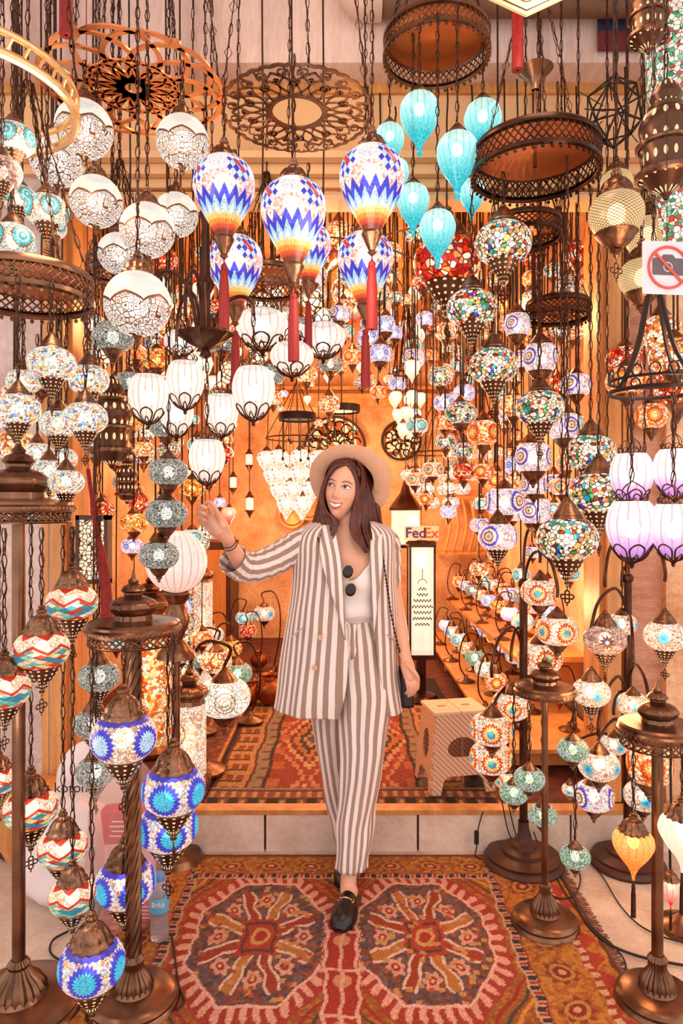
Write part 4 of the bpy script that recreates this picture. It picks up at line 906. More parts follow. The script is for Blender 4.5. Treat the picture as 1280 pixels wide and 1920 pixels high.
mb.obj('hoop', M['iron'], t); link_chain(RINGTOP-c.z-.26, .036, 1).obj('chain', M['chain'], t, (0, 0, RINGTOP-c.z), sharp=0)
# tall brass tower lantern, right edge
def tower(name, label, px, py, wpx, Y, top=None):
    w = wpx*Y/F; c = P(px, py, Y); t = thing(name, label, 'lantern', c)
    put('body', cm('body|tower', lambda: MB().lathe([(.04, -1.0), (.1, -.9), (.3, -.78), (.42, -.6), (.5, -.56), (.5, -.5), (.4, -.44), (.42, -.1), (.5, 0), (.5, .06), (.42, .1)]+spl([(.44, .2), (.5, .4), (.44, .62), (.3, .74)], 3)+[(.32, .8), (.2, .84), (.3, 1.0), (.22, 1.2), (.06, 1.34)], 36), M['pierced']), t, (0, 0, 0), w)
    put('rim', cm('rim|tower', lambda: MB().lathe([(.5, -.62), (.56, -.58), (.56, -.5), (.5, -.46)], 36, (36, .04)).lathe([(.5, -.02), (.55, .0), (.55, .06), (.5, .1)], 36, (36, .04)), M['brass']), t, (0, 0, 0), w)
    L_ = (top or RINGTOP)-c.z-1.34*w
    if L_ > 0: link_chain(L_, .036, 1).obj('chain', M['chain'], t, (0, 0, 1.34*w+L_), sharp=0)
    return t
tower('pierced_tower_lantern', 'tall pierced brass tower lantern at the right edge above the sign', 1248, 278, 96, 1.8)
tower('pierced_tower_lantern', 'pierced brass tower lantern cut by the top right edge', 1215, 35, 66, 2.0)
tower('pierced_tower_lantern', 'tall pierced brass lantern column behind the left confetti globes', 210, 805, 74, 2.7)
tower('pierced_tower_lantern', 'slim pierced brass lantern left of the grey mosaic column', 238, 905, 40, 3.3, 3.38)
# ------------------------------------------------------------------ floor stands
def dome(mb, r, z):
    mb.lathe([(r, z), (r*1.02, z+.02*r), (r*.96, z+.3*r), (r*1.0, z+.34*r)]+[(r*a, z+r*b) for a, b in spl([(1.08, .42), (1.25, .7), (1.18, .95), (.8, 1.2), (.45, 1.32)], 3)]+[(.5*r, z+1.4*r), (.5*r, z+1.5*r), (.66*r, z+1.62*r), (.5*r, z+1.86*r), (.24*r, z+1.98*r), (.3*r, z+2.1*r), (.12*r, z+2.3*r), (.04*r, z+2.75*r)], 32, (22, .12))
    return mb
def stand(label, px, ring_py, base_py, Y, Rring, Rbase, rp, dome_r, m='brass', twist=False, lattice=True):
    x = P(px, base_py, Y).x; zr = zy(ring_py, Y); t = thing('ring_floor_lamp', label, 'floor lamp', (x, Y, 0))
    b = Rbase
    MB().lathe([(.001, 0), (b, 0), (b*1.02, .008), (b*.99, .016), (b*.96, .02), (b*.97, .028), (b*.9, .036), (b*.82, .042), (b*.45, .048), (b*.4, .06)], 48).obj('base', M[m], t)
    MB().lathe([(b*.42, .046), (b*.42, .06), (b*.34, .085), (b*.22, .105), (rp*1.5, .125), (rp*1.7, .135), (rp*1.1, .15)], 40, (20, .12)).obj('fluted_collar', M[m], t)
    mb = MB().tube([(0, 0, .12), (0, 0, zr)], rp, 20)
    if twist:
        for k in range(7): mb.tube([(rp*math.cos(2*PI*k/7+i*.22), rp*math.sin(2*PI*k/7+i*.22), .15+(zr-.17)*i/90) for i in range(91)], rp*.32, 5)
    mb.obj('pole', M[m], t)
    R_ = Rring
    mb = MB().lathe([(.001, -.004), (R_*.9, -.006), (R_*1.0, -.004), (R_*1.03, .004), (R_*1.03, .012), (R_*.98, .018), (R_*.99, .026), (R_*.93, .032), (R_*.86, .030), (R_*.6, .036), (.001, .038)], 56)
    n = int(R_*420)
    for k in range(n): a = 2*PI*k/n; mb.ball((R_*1.01*math.cos(a), R_*1.01*math.sin(a), .008), .0055, 5, 4)
    mb.obj('ring_top', M[m], t, (0, 0, zr))
    if lattice:
        mb = MB().lathe([(R_*.92, -.034), (R_*.96, -.036), (R_*.96, -.03)], 48); n = int(R_*280)
        for k in range(n):
            a = 2*PI*k/n; d = 2*PI/n*1.6
            for s in (1, -1): mb.tube([(R_*.94*math.cos(a), R_*.94*math.sin(a), -.004), (R_*.94*math.cos(a+s*d), R_*.94*math.sin(a+s*d), -.034)], .0026, 4)
        mb.obj('lattice_skirt', M[m], t, (0, 0, zr), sharp=0)
    dome(MB(), dome_r, .034).obj('dome_finial', M[m], t, (0, 0, zr))
    return t
stand('brass ring floor lamp with plain pole at the left edge, dome finial on top', 35, 958, 1890, 2.04, .155, .185, .019, .070)
stand('brass ring floor lamp with rope-twist pole and domed top, lower left', 250, 1183, 1893, 2.06, .138, .135, .019, .055, twist=True)
stand('slim brass ring floor lamp standing on the rug edge, right', 1021, 1300, 1735, 2.446, .106, .118, .0115, .041, lattice=False)
stand('brass ring floor lamp in the lower right corner', 1232, 1375, 1890, 2.06, .112, .122, .017, .046)
def arched(label, px, base_py, Y, topz, Rb, arms):
    x = P(px, base_py, Y).x; t = thing('arched_floor_lamp', label, 'floor lamp', (x, Y, 0))
    MB().lathe([(.001, 0), (Rb, 0), (Rb*1.02, .012), (Rb*.97, .024), (Rb*.9, .03), (Rb*.92, .04), (Rb*.8, .048), (Rb*.56, .055), (Rb*.55, .066), (Rb*.34, .075), (Rb*.32, .088), (Rb*.2, .1), (Rb*.14, .13), (Rb*.13, .18)], 48).obj('base', M['sheet'], t)
    MB().tube([(0, 0, .1), (0, 0, topz)], .017, 14).ball((0, 0, topz), .024, 12, 8).obj('pole', M['bronze'], t)
    for (ax, az, AY) in arms:
        e = P(ax, az-20, AY)-Vector((x, Y, 0)); d = Vector((e.x, e.y, 0)); h = min(.16, .07+d.length*.35)
        MB().tube(spl([(0, 0, max(.3, e.z-.12)), tuple(d*.06+Vector((0, 0, e.z+h*.4))), tuple(d*.35+Vector((0, 0, e.z+h))), tuple(d*.8+Vector((0, 0, e.z+h*.85))), tuple(d+Vector((0, 0, e.z+h*.3))), tuple(e)], 5), .0065, 8).obj('arm', M['bronze'], t)
arched('dark bronze many-armed arched floor lamp right of the stool', 981, 1618, 2.87, zy(1095, 2.85), .165, [(1012, 1075, 2.7), (1044, 1140, 2.6), (1012, 1190, 2.95), (958, 1260, 2.75), (922, 1290, 2.6), (920, 1395, 2.68), (950, 1440, 2.8)])
arched('dark bronze many-armed arched floor lamp by the right wall', 1176, 1620, 2.86, zy(1085, 2.85), .15, [(1134, 1120, 2.5), (1165, 1120, 2.85), (1246, 1110, 2.5), (1108, 1220, 2.5), (1186, 1270, 2.55), (1150, 1360, 2.85), (1122, 1400, 2.5), (1113, 1470, 2.62), (1218, 1370, 2.55), (1205, 1450, 2.75), (1068, 1460, 2.9)])
t = thing('lamp_foot', 'round dark brass lamp foot cut by the right edge', 'floor lamp', (P(1290, 1752, 2.4).x, 2.42, 0))
MB().lathe([(.001, 0), (.09, 0), (.09, .02), (.05, .035), (.02, .06), (.012, .3)], 32).obj('base', M['brass'], t)
# ------------------------------------------------------------------ table lamps and cylinder lamps
def table_lamp(px, py, wpx, Y, style, label, group=None, z=FL, side=1, kind='stack', arcm='bronze', hh=None):
    """globe hanging from a wire arc over a round foot; px, py is the globe"""
    w = wpx*Y/F; c = P(px, py, Y); b = Vector((c.x, c.y, z)); t = thing('table_lamp', label, 'table lamp', b, group)
    shade_parts(t, kind, style, w, c.z-z, random.random()*6)
    H_ = c.z-z; top = KIND[kind]['top']*w; f = max(.035, w*.45)
    x0 = -side*w*.72
    put('foot', cm('foot|table', lambda: MB().lathe([(.001, 0), (1, 0), (1.02, .12), (.8, .22), (.3, .4), (.12, .8)], 20), M['brass']), t, (x0*.6, 0, 0), f)
    MB().tube(spl([(x0*.6, 0, f*.5), (x0, 0, H_*.6), (x0*1.02, 0, H_+top*.4), (x0*.6, 0, H_+top+w*.42), (-x0*.15, 0, H_+top+w*.36), (0, 0, H_+top)], 5), max(.003, w*.035), 6).obj('arc', M[arcm], t)
    return t
def cyl_lamp(px, py0, py1, wpx, Y, style, label, group=None, z=None):
    zt, zb = zy(py0, Y), (z if z is not None else zy(py1, Y)); r = wpx*Y/F/2; H_ = zt-zb; t = thing('cylinder_lamp', label, 'floor lamp', (P(px, 0, Y).x, Y, zb), group)
    MB().lathe([(.001, 0), (r*1.3, 0), (r*1.3, .02), (r*1.05, .045), (r, .05)], 28).obj('base', M['brass'], t)
    w_ = 2*r; m = MB().lathe([(.5, .05/w_), (.5, H_*.42/w_), (.5, H_*.84/w_)], 28); o = m.obj('shade', GLASS[style], t); o.scale = (w_, w_, w_)
    dome(MB(), r*.9, 0).obj('dome_cap', M['brass'], t, (0, 0, H_*.84))
    MB().ball((0, 0, H_*.45), (r*.4, r*.4, H_*.2), 10, 8).obj('bulb', M['bulbw'], t)
    return t
table_lamp(420, 1307, 100, 2.9+.5, 'dot_rings', 'white mosaic table lamp with dotted rings on the shop floor, left')
cyl_lamp(355, 1290, 1478, 62, 3.25, 'cyl_flower', 'cylinder lamp with white flower mosaic beside the kilim edge', z=FL)
for a in [(283, 1110, 1420, 74, 3.7, 'cyl_orange', 'tall orange flower mosaic cylinder behind the twisted pole'), (345, 1060, 1400, 40, 4.3, 'confetti', 'slim tall confetti cylinder lamp left inside'), (380, 1050, 1380, 36, 4.8, 'cyl_flower', 'slim tall flower cylinder lamp left inside, further back'),
          (322, 1120, 1400, 34, 4.6, 'cyl_orange', 'slim tall orange cylinder lamp between two others')]:
    cyl_lamp(*a, z=FL)
for i, (px, py, w, Y, s, lb) in enumerate([(405, 1240, 60, 4.0, 'warm_small', 'warm mosaic table lamp behind the white dotted one'), (445, 1262, 56, 4.2, 'silver_green', 'green crackle table lamp right behind the white dotted one'), (375, 1235, 46, 4.3, 'silver', 'grey table lamp left behind the white dotted one'),
        (465, 1182, 34, 5.2, 'red_confetti', 'small red-orange globe table lamp under the striped sleeve'), (458, 1158, 34, 5.6, 'turq_medal', 'small aqua globe table lamp under the striped sleeve'), (495, 1150, 40, 5.4, 'cyan_flower_white', 'small white flower table lamp beside jacket edge'),
        (432, 1215, 44, 4.9, 'amber_small', 'amber table lamp in the left row inside'), (400, 1190, 40, 5.2, 'confetti_pale', 'pale confetti table lamp at back of the left row')]):
    table_lamp(px, py, w, Y, s, lb, z=FL, side=(-1)**i)
# striped glass ball, leaning lamp
t = thing('striped_glass_ball_lamp', 'large pale striped glass ball lamp on a brass foot behind grey globes', 'lamp', P(331, 1053, 2.9))
w = 112*2.9/F; MB().lathe(ell(.5, .52, 0, -80, 80, 16), 66, (22, .05)).obj('shade', GLASS['rib_pink'], t); t.children[0].scale = (w, w, w)
o = MB().lathe([(.2, -.5), (.24, -.54), (.14, -.7), (.22, -1.0), (.1, -1.3), (.3, -1.5), (.34, -1.6), (.001, -1.6)], 24).obj('foot', M['brass'], t); o.scale = (w, w, w)
MB().tube([(0, 0, -1.58*w), (0, 0, -(P(331, 1053, 2.9).z))], .014, 10).lathe([(.001, 0), (.12, 0), (.1, .03), (.02, .05)], 24, c=(0, 0, -P(331, 1053, 2.9).z)).obj('pole', M['brass'], t)
# right shelves with rows of small lamps
t = thing('display_shelf', 'long wooden shelf along the right wall packed with small table lamps', 'shelf', (1.22, 5.3, .60))
MB().box((0, 0, .015), (.42, 2.7, .03)).obj('board', M['wood'], t)
for yy in (-1.2, 0, 1.2): MB().box((.14, yy, -.12), (.13, .03, .24)).obj('bracket', M['wood'], t)
t = thing('display_bench', 'low wooden bench under the shelf on the right, full of table lamps', 'shelf', (1.08, 5.0, FL))
MB().box((0, 0, .10), (.56, 3.2, .02)).obj('board', M['wood'], t)
for yy in (-1.5, -.5, .5, 1.5): MB().box((0, yy, .045), (.5, .03, .09)).obj('leg', M['wood'], t)
sty = ['cyan_flower_white', 'silver', 'warm_small', 'eye', 'confetti_pale', 'rib_purple', 'blue_stripe', 'turq_medal', 'cyan_flower', 'silver_green', 'amber_small', 'orange_flower']
nm = {'cyan_flower_white': 'white cyan-flower', 'silver': 'grey mosaic', 'warm_small': 'warm mosaic', 'eye': 'blue evil-eye', 'confetti_pale': 'pale confetti', 'rib_purple': 'purple glass', 'blue_stripe': 'blue-banded', 'turq_medal': 'turquoise medallion', 'cyan_flower': 'orange-rayed flower', 'silver_green': 'green crackle', 'amber_small': 'amber', 'orange_flower': 'orange flower', 'confetti': 'confetti mosaic', 'red_confetti': 'red mosaic', 'rib_white': 'ribbed white', 'pale_drop': 'pale glass', 'red_drop': 'red glass', 'turquoise': 'turquoise glass', 'crazed_white': 'crazed white', 'wirecage': 'wire-caged white', 'honeycomb': 'brass honeycomb', 'black_flower': 'black-flower', 'amber': 'amber glass'}
pos = ['near end', 'just behind the near end', 'a third of the way back', 'middle', 'past the middle', 'far third', 'far end', 'very back corner']
for row, (X0, z, Y0, Y1, n, what) in enumerate([(1.10, .63, 4.15, 6.4, 8, 'front row of upper right shelf'), (1.30, .63, 4.3, 6.5, 8, 'back row of upper right shelf'), (.92, FL+.11, 3.75, 6.0, 8, 'front row of low right bench'), (1.18, FL+.11, 3.7, 5.9, 8, 'back row of low right bench')]):
    for i in range(n):
        Y = Y0+(Y1-Y0)*i/(n-1); s = sty[(i*5+row*3) % 12]; wv = .13; px = 640+X0*F/Y; zc = z+.17+(.03 if row % 2 else 0)
        table_lamp(px, HOR+(CAMZ-zc)*F/Y, wv*F/Y*random.uniform(.85, 1.1), Y, s, f'{nm[s]} table lamp, {what}, {pos[i]}', z=z, side=1 if i % 2 else -1, kind='mini')
# ------------------------------------------------------------------ inside the shop: tiered chandeliers and loose lamps
def tiered(name, label, px, py, rpx, Y, n, tiers, kind, style, dz, lamppx, top=3.36, group=None):
    """hoop with lamps hanging in tiers"""
    c = P(px, py, Y); R = rpx*Y/F; t = thing(name, label, 'chandelier', c); mb = MB()
    mb.tube([(R*math.cos(i*PI/16), R*math.sin(i*PI/16), 0) for i in range(32)], .006, 5, closed=True)
    for k in range(6): a = k*PI/3; mb.tube([(R*math.cos(a), R*math.sin(a), 0), (0, 0, min(.5, top-c.z))], .004, 4)
    if top-c.z > .5: mb.tube([(0, 0, .5), (0, 0, top-c.z)], .005, 4)
    mb.obj('hoop', M['bronze'], t)
    w = lamppx*Y/F; k_ = KIND[kind]
    for ti in range(tiers):
        r = R*(1-ti/(tiers+.3)*.95); m = max(1, int(n*(1-ti/(tiers+.5))))
        for j in range(m):
            a = 2*PI*j/m+ti*.4; p = Vector((r*math.cos(a), r*math.sin(a), -.06-dz*(ti+1)))
            put('shade', cm(f'shade|{kind}|{style}', lambda: MB().lathe(k_['prof'], k_['n'], k_['rib']), GLASS[style], 60), t, p, w)
            put('cap', cm(f'cap|{kind}', k_['cap'], M['brass']), t, p, w)
            MB().tube([p+Vector((0, 0, k_['top']*w)), (R*math.cos(a)*.98 if ti == 0 else p.x, R*math.sin(a)*.98 if ti == 0 else p.y, 0)], .0025, 4).obj('cord', M['cable'], t)
            put('bulb', cm(f'bulb|{kind}|bulb', lambda: MB().ball((0, 0, 0), (.17, .17, .2), 12, 8), M['bulb']), t, p, w)
    return t
tiered('tiered_drop_chandelier', 'tiered chandelier of wire-caged white drops left of the hat', 556, 822, 58, 6.0, 9, 4, 'minidrop', 'crazed_white', .13, 36)
tiered('tiered_bead_chandelier', 'tiered chandelier of small pale mosaic beads right of the hat', 826, 850, 62, 5.4, 10, 3, 'mini', 'confetti_pale', .11, 27)
tiered('tiered_bead_chandelier', 'small tiered chandelier of warm beads above the shelf end', 890, 800, 48, 4.5, 8, 2, 'mini', 'warm_small', .12, 26)
tiered('tiered_drop_chandelier', 'cluster of white glass drops hanging over the hat, right', 762, 700, 26, 4.4, 5, 3, 'minidrop', 'pale_drop', .10, 24)
for px, py, lb in ((557, 783, 'thin dark band ring lamp hanging over the raised sleeve side, lower'), (640, 768, 'thin dark band ring lamp hanging straight above the hat')):
    c = P(px, py, 4.6); R = 35*4.6/F; t = thing('band_ring_lamp', lb, 'chandelier', c)
    MB().lathe([(R, -.02), (R, .03), (R*.97, .03), (R*.97, -.02), (R, -.02)], 40).lathe([(.001, -.012), (R*.96, -.012)], 40).obj('band', M['iron'], t)
    mb = MB()
    for k in range(9): a = k*2*PI/9; mb.tube([(R*.8*math.cos(a), R*.8*math.sin(a), -.012), (R*.8*math.cos(a), R*.8*math.sin(a), -.15-.06*(k % 3))], .003, 4).ball((R*.8*math.cos(a), R*.8*math.sin(a), -.16-.06*(k % 3)), .012, 6, 4)
    mb.tube([(0, 0, 0), (0, 0, 3.37-c.z)], .005, 5); mb.obj('cords', M['cable'], t)
# half-round stained wall light, scroll lantern
def wallfan(label, px, py, rpx, full=False):
    c = P(px, py, 6.9); R = rpx*6.9/F; t = thing('scroll_wall_light', label, 'wall light', c)
    a1 = 2*PI if full else PI
    MB().plate([(R*.97*math.cos(a1*i/32), R*.97*math.sin(a1*i/32)) for i in range(32 if full else 33)], .01, Matrix.Rotation(PI/2, 4, 'X')).obj('lit_pane', GLASS['lantern_pane'], t)
    mb = MB(); 
    q = lambda x, y: (x, -.02, y)
    mb.tube([q(R*math.cos(a1*i/32), R*math.sin(a1*i/32)) for i in range(33)], .014, 5)
    for k in range(8):
        a = a1*(k+.5)/8
        for r_ in (.35, .7):
            mb.tube([q(R*r_*math.cos(a)+R*.17*math.cos(b), R*r_*math.sin(a)+R*.17*math.sin(b)*(1)) for b in [i*PI/5 for i in range(9)]], .007, 4)
    mb.obj('iron_scrolls', M['iron'], t)
wallfan('half-round lit wall light with iron scrolls behind the hat', 628, 838, 56)
wallfan('round lit wall light with iron scrolls right of the hat', 752, 826, 36, True)
# small candle lanterns on the back wall left of the hat
for i, (px, py, w, lb) in enumerate([(437, 905, 15, 'slim glass wall lantern furthest left on back wall'), (467, 862, 15, 'slim glass wall lantern, upper of the stacked pair'), (468, 945, 17, 'slim glass wall lantern, lower of the stacked pair'), (502, 880, 15, 'slim glass wall lantern nearest the caged drops')]):
    L('candle', 'pale_drop', px, py, w, 6.6, lb, name='slim_lantern')
for px, py, w, Y, kk, s, lb in [(412, 942, 24, 5.8, 'mini', 'eye', 'tiny blue lamp right of the raised hand'), (430, 962, 26, 5.9, 'minidrop', 'red_drop', 'tiny orange drop lamp right of the raised hand'), (385, 1000, 34, 5.6, 'minidrop', 'wirecage', 'wire-caged white lamp behind the raised wrist'),
        (360, 915, 50, 4.2, 'stack', 'amber_small', 'flat amber mosaic lamp left of the lowest egg lamp'), (378, 1020, 30, 5.8, 'mini', 'wirecage', 'small caged lamp under the wrist')]:
    L(kk, s, px, py, w, Y, lb)
# copper trays on the back wall
for px, py, r, lb in ((546, 965, 26, 'round hammered copper tray on back wall, left of hair'), (578, 950, 26, 'round hammered copper tray on back wall, overlapping the first'), (405, 1068, 30, 'dark brown round wooden tray behind the sleeve cuff')):
    c = P(px, py, 6.85); R = r*6.85/F; t = thing('copper_tray', lb, 'tray', (c.x, 6.99, c.z))
    o = MB().lathe([(.001, 0), (.75*R, .01), (.85*R, .05), (R, .06), (R, .065), (.84*R, .06), (.74*R, .02), (.001, .01)], 36).obj('dish', M['sheet'] if px < 500 else M['copper'], t); o.rotation_euler = (PI/2, 0, 0)
# loose lamps in the depth of the shop
def spread(n, x0, x1, y0, y1, Y0, Y1, styles, w0, w1, region, kinds=('stack', 'mini'), gap=26):
    done = []; tries = 0
    while len(done) < n and tries < 6000:
        tries += 1; px, py = random.uniform(x0, x1), random.uniform(y0, y1)
        Y = random.uniform(Y0, Y1); wm = random.uniform(w0, w1)*4.5/F
        if abs((px-640)/F*Y) > 1.38: Y = 1.33*F/abs(px-640)
        q_ = P(px, py, Y)
        if all((px-a)**2+((py-b)*1.2)**2 > gap*gap for a, b in done) and all(math.hypot(q_.x-o_.x, q_.y-o_.y) > .5*max(wm, w_)+.02 for o_, w_ in PTS):
            done.append((px, py)); s = styles[len(done) % len(styles)]; kk = kinds[len(done) % len(kinds)]
            if s in ('pale_drop', 'red_drop', 'wirecage', 'amber'): kk = 'minidrop'
            g = f'{nm[s]} lamps {region}'
            L(kk, s, px, py, wm*F/Y, Y, f'small {nm[s]} lamp crowded {region}', name='small_lantern', group=g)
spread(34, 770, 1090, 600, 960, 3.4, 4.6, ['cyan_flower', 'confetti', 'warm_small', 'eye', 'orange_flower', 'blue_stripe', 'turq_medal', 'red_confetti'], 30, 42, 'among the right hanging rows', gap=36)
spread(20, 860, 1110, 470, 620, 3.3, 4.2, ['red_confetti', 'warm_small', 'orange_flower', 'confetti'], 32, 46, 'under the dark ring at upper right', gap=38)
spread(26, 290, 600, 470, 640, 3.4, 4.6, ['warm_small', 'wirecage', 'amber_small', 'pale_drop', 'red_confetti'], 28, 40, 'behind the zigzag balloons', gap=36)
spread(22, 400, 620, 640, 800, 4.2, 6.2, ['pale_drop', 'warm_small', 'wirecage', 'eye', 'pale_drop', 'red_drop'], 16, 26, 'above the raised arm at the back', ('minidrop', 'mini'), gap=28)
spread(24, 110, 330, 560, 980, 3.3, 4.4, ['warm_small', 'silver', 'confetti_pale', 'red_confetti', 'silver_green', 'amber_small'], 28, 42, 'in the dark left side of the shop', gap=44)
spread(18, 640, 800, 540, 720, 3.6, 5.4, ['confetti', 'warm_small', 'pale_drop', 'red_drop', 'confetti'], 24, 34, 'behind the lower right tassel', gap=32)
spread(16, 560, 880, 430, 560, 3.3, 4.2, ['confetti', 'warm_small', 'red_confetti', 'confetti_pale'], 36, 54, 'high behind the tassels', gap=44)
spread(14, 880, 1100, 960, 1100, 3.4, 4.0, ['warm_small', 'turq_medal', 'blue_stripe', 'cyan_flower'], 24, 34, 'above the right shelf end', gap=42)
spread(12, 170, 400, 1000, 1250, 3.6, 4.6, ['turq_medal', 'warm_small', 'orange_flower', 'eye', 'confetti'], 28, 40, 'behind the twisted pole lamp', gap=44)
spread(12, 1170, 1275, 600, 840, 2.5, 3.0, ['orange_flower', 'warm_small', 'red_confetti'], 40, 54, 'in front of the pink brick wall', gap=44)
spread(8, 20, 120, 620, 920, 2.6, 2.95, ['confetti_pale', 'warm_small'], 36, 46, 'behind the left pale confetti globes', gap=44)
spread(46, 400, 900, 500, 700, 4.4, 6.6, ['warm_small', 'pale_drop', 'confetti', 'red_confetti', 'crazed_white', 'orange_flower', 'eye'], 24, 40, 'far inside under the shop ceiling', gap=24)
spread(26, 300, 430, 640, 900, 4.0, 6.4, ['warm_small', 'silver', 'red_confetti', 'pale_drop', 'turq_medal'], 26, 40, 'deep inside along the left wall', gap=26)
spread(30, 830, 1080, 560, 900, 4.4, 6.6, ['cyan_flower', 'warm_small', 'confetti', 'orange_flower', 'red_confetti'], 26, 40, 'deep inside along the right wall', gap=26)
spread(18, 180, 330, 640, 1000, 3.2, 4.6, ['amber_small', 'confetti', 'orange_flower', 'wirecage'], 26, 42, 'behind the grey mosaic column', gap=34)
# hanging bead and chain strings inside
def strings(label, x0, x1, Y, z0, z1, n):
    mb = MB()
    for i in range(n):
        x = x0+(x1-x0)*i/(n-1); zl = z0+random.uniform(-.2, .2); mb.add(link_chain(z1-zl, .045), Matrix.Translation((x, Y+random.uniform(-.1, .1), z1)))
    return tag(mb.obj('hanging_chains', M['chain'], sharp=0), label, 'chain', kind='stuff')
strings('bundle of empty bronze chains hanging inside the doorway left', -1.0, -.35, 3.4, 2.2, 3.38, 9)
strings('bundle of empty bronze chains hanging inside the doorway right', .3, 1.05, 3.35, 2.2, 3.38, 10)
strings('bundle of chains hanging deep inside right of the hat', .4, 1.2, 5.0, 1.9, 3.38, 12)
strings('pair of chains over the left street lamps', -.62, -.4, 2.75, 2.5, 4.57, 3)
strings('tangle of chains over the right street lamps', .8, 1.25, 2.75, 1.5, 4.57, 6)
spread(22, 230, 620, 560, 760, 3.3, 4.4, ['wirecage', 'warm_small', 'silver', 'pale_drop'], 30, 44, 'between the ribbed egg lamps', gap=40)
spread(20, 640, 900, 560, 740, 3.4, 4.8, ['eye', 'confetti', 'orange_flower', 'turq_medal', 'warm_small'], 26, 40, 'in the upper middle right of the tassels', gap=36)
spread(14, 120, 330, 430, 560, 3.3, 4.2, ['honeycomb', 'warm_small', 'confetti'], 34, 50, 'high in the left of the doorway', gap=48)
spread(16, 860, 1100, 760, 960, 3.3, 3.9, ['confetti', 'orange_flower', 'cyan_flower', 'warm_small'], 34, 48, 'behind the confetti spiral', gap=44)
def cable(name, label, pts, r=.004, m='cable'): return tag(MB().tube(spl(pts, 6), r, 6).obj(name, M[m]), label, 'cable')
# ------------------------------------------------------------------ the woman
woman = thing('person', 'person in beige hat and striped suit stepping down, reaching to a lamp', 'person', (.02, 2.74, 0))
WO = Vector((.02, 2.74, 0))
def Q(px, py, Y): return P(px, py, Y)-WO
# ---- head, modelled in its own frame: face towards -y, z up
HR = (Euler((0, 0, math.radians(-16))).to_matrix() @ Euler((math.radians(-4), math.radians(9), 0)).to_matrix()).to_4x4()
HC = Q(644, 917, 2.80); HM = Matrix.Translation(HC) @ HR @ Matrix.Scale(1.05, 4)
def gs(x, z, x0, z0, sx, sz, a): return a*math.exp(-((x-x0)/sx)**2-((z-z0)/sz)**2)
def head_mesh():
    mb = MB(); n, m = 96, 72; b = 0
    def pt(az, el):
        z = .122*math.sin(el); r = math.cos(el)**.86 if abs(el) < PI/2-1e-4 else 0
        s, c = math.sin(az), math.cos(az); x = .071*r*s; y = -.089*r*c if c > 0 else -.098*r*c
        if z < -.01:
            q = min(1, (-.01-z)/.11); x *= 1-.36*q**1.3
            if c < 0: y *= 1-.5*q
            else: y = y*(1-.02*q)-.010*q*c*r**.3
        if z > .03 and c > 0: y *= 1-.10*((z-.03)/.09)
        f = max(0, c)**.8
        if f > 0:
            d = gs(x, z, 0, .004, .007, .02, .007)+gs(x, z, 0, -.020, .008, .018, .011)+gs(x, z, 0, -.034, .0105, .0105, .0155)
            d += gs(abs(x), z, .0125, -.039, .0065, .006, .0075)-gs(abs(x), z, .007, -.0465, .004, .003, .004)
            d -= gs(abs(x), z, .030, .004, .017, .011, .0085); d += gs(abs(x), z, .03, .024, .022, .008, .003)
            d += gs(abs(x), z, .038, -.032, .018, .017, .0075); d += gs(x, z, 0, -.066, .026, .016, .007)
            d += gs(x, z, 0, -.106, .018, .013, .009)-gs(x, z, 0, -.088, .016, .005, .004); d -= gs(abs(x), z, .031, -.058, .004, .010, .003)
            y -= d*f
        return (x, y, z)
    for j in range(1, m):
        for i in range(n):
            a0 = 2*PI*i/n; az = a0+.35*math.sin(a0)*-1 if True else a0     # more columns over the face
            mb.v.append(pt(az, PI*j/m-PI/2))
    mb.v += [pt(0, -PI/2), pt(0, PI/2)]; bt = len(mb.v)-2
    for j in range(m-2):
        for i in range(n): k = (i+1) % n; mb.face((j*n+i, j*n+k, (j+1)*n+k, (j+1)*n+i))
    for i in range(n): k = (i+1) % n; mb.face((bt, k, i)); mb.face((bt+1, (m-2)*n+i, (m-2)*n+k))
    for s in (-1, 1): mb.ball((s*.067, .014, -.006), (.008, .015, .028), 10, 8, rot=Euler((0, s*.2, s*.35)).to_matrix())
    return mb
hm = head_mesh(); BV = BVHTree.FromPolygons([Vector(p) for p in hm.v], hm.f)
def onface(x, z, off=.0006):
    h = BV.ray_cast(Vector((x, -.3, z)), Vector((0, 1, 0))); return Vector((x, h[0].y-off, z)) if h[0] else Vector((x, -.08, z))
body = MB().add(hm, HM)
# torso, neck
def eloft(mb, rows, n=28):
    b = len(mb.v)
    for (c, rx, ry) in rows:
        for i in range(n): a = 2*PI*i/n; mb.v.append((c[0]+rx*math.sin(a), c[1]-ry*math.cos(a), c[2]))
    for j in range(len(rows)-1):
        for i in range(n): k = (i+1) % n; mb.face((b+j*n+i, b+j*n+k, b+(j+1)*n+k, b+(j+1)*n+i))
    mb.face(tuple(b+i for i in reversed(range(n)))); mb.face(tuple(b+(len(rows)-1)*n+i for i in range(n)))
TX, TY = .015, .095
eloft(body, [((TX, TY, .80), .10, .08), ((TX, TY, .88), .155, .105), ((TX, TY, .96), .15, .10), ((TX, TY, 1.05), .115, .082), ((TX, TY-.005, 1.14), .125, .092), ((TX, TY-.01, 1.22), .14, .102), ((TX, TY-.005, 1.30), .145, .092), ((TX, TY, 1.36), .15, .07), ((TX, TY, 1.40), .10, .055), ((TX, TY, 1.425), .06, .05)])
body.capsule([Q(652, 1010, 2.84), Q(651, 985, 2.83), Q(650, 962, 2.82), Q(652, 935, 2.83)], [.055, .046, .046, .05], 20)
for s in (-1, 1): body.capsule([Q(652+s*6, 1022, 2.765), Q(652+s*36, 1012, 2.79), Q(652+s*66, 1006, 2.82)], [.008, .009, .012], 10)    # collar bones
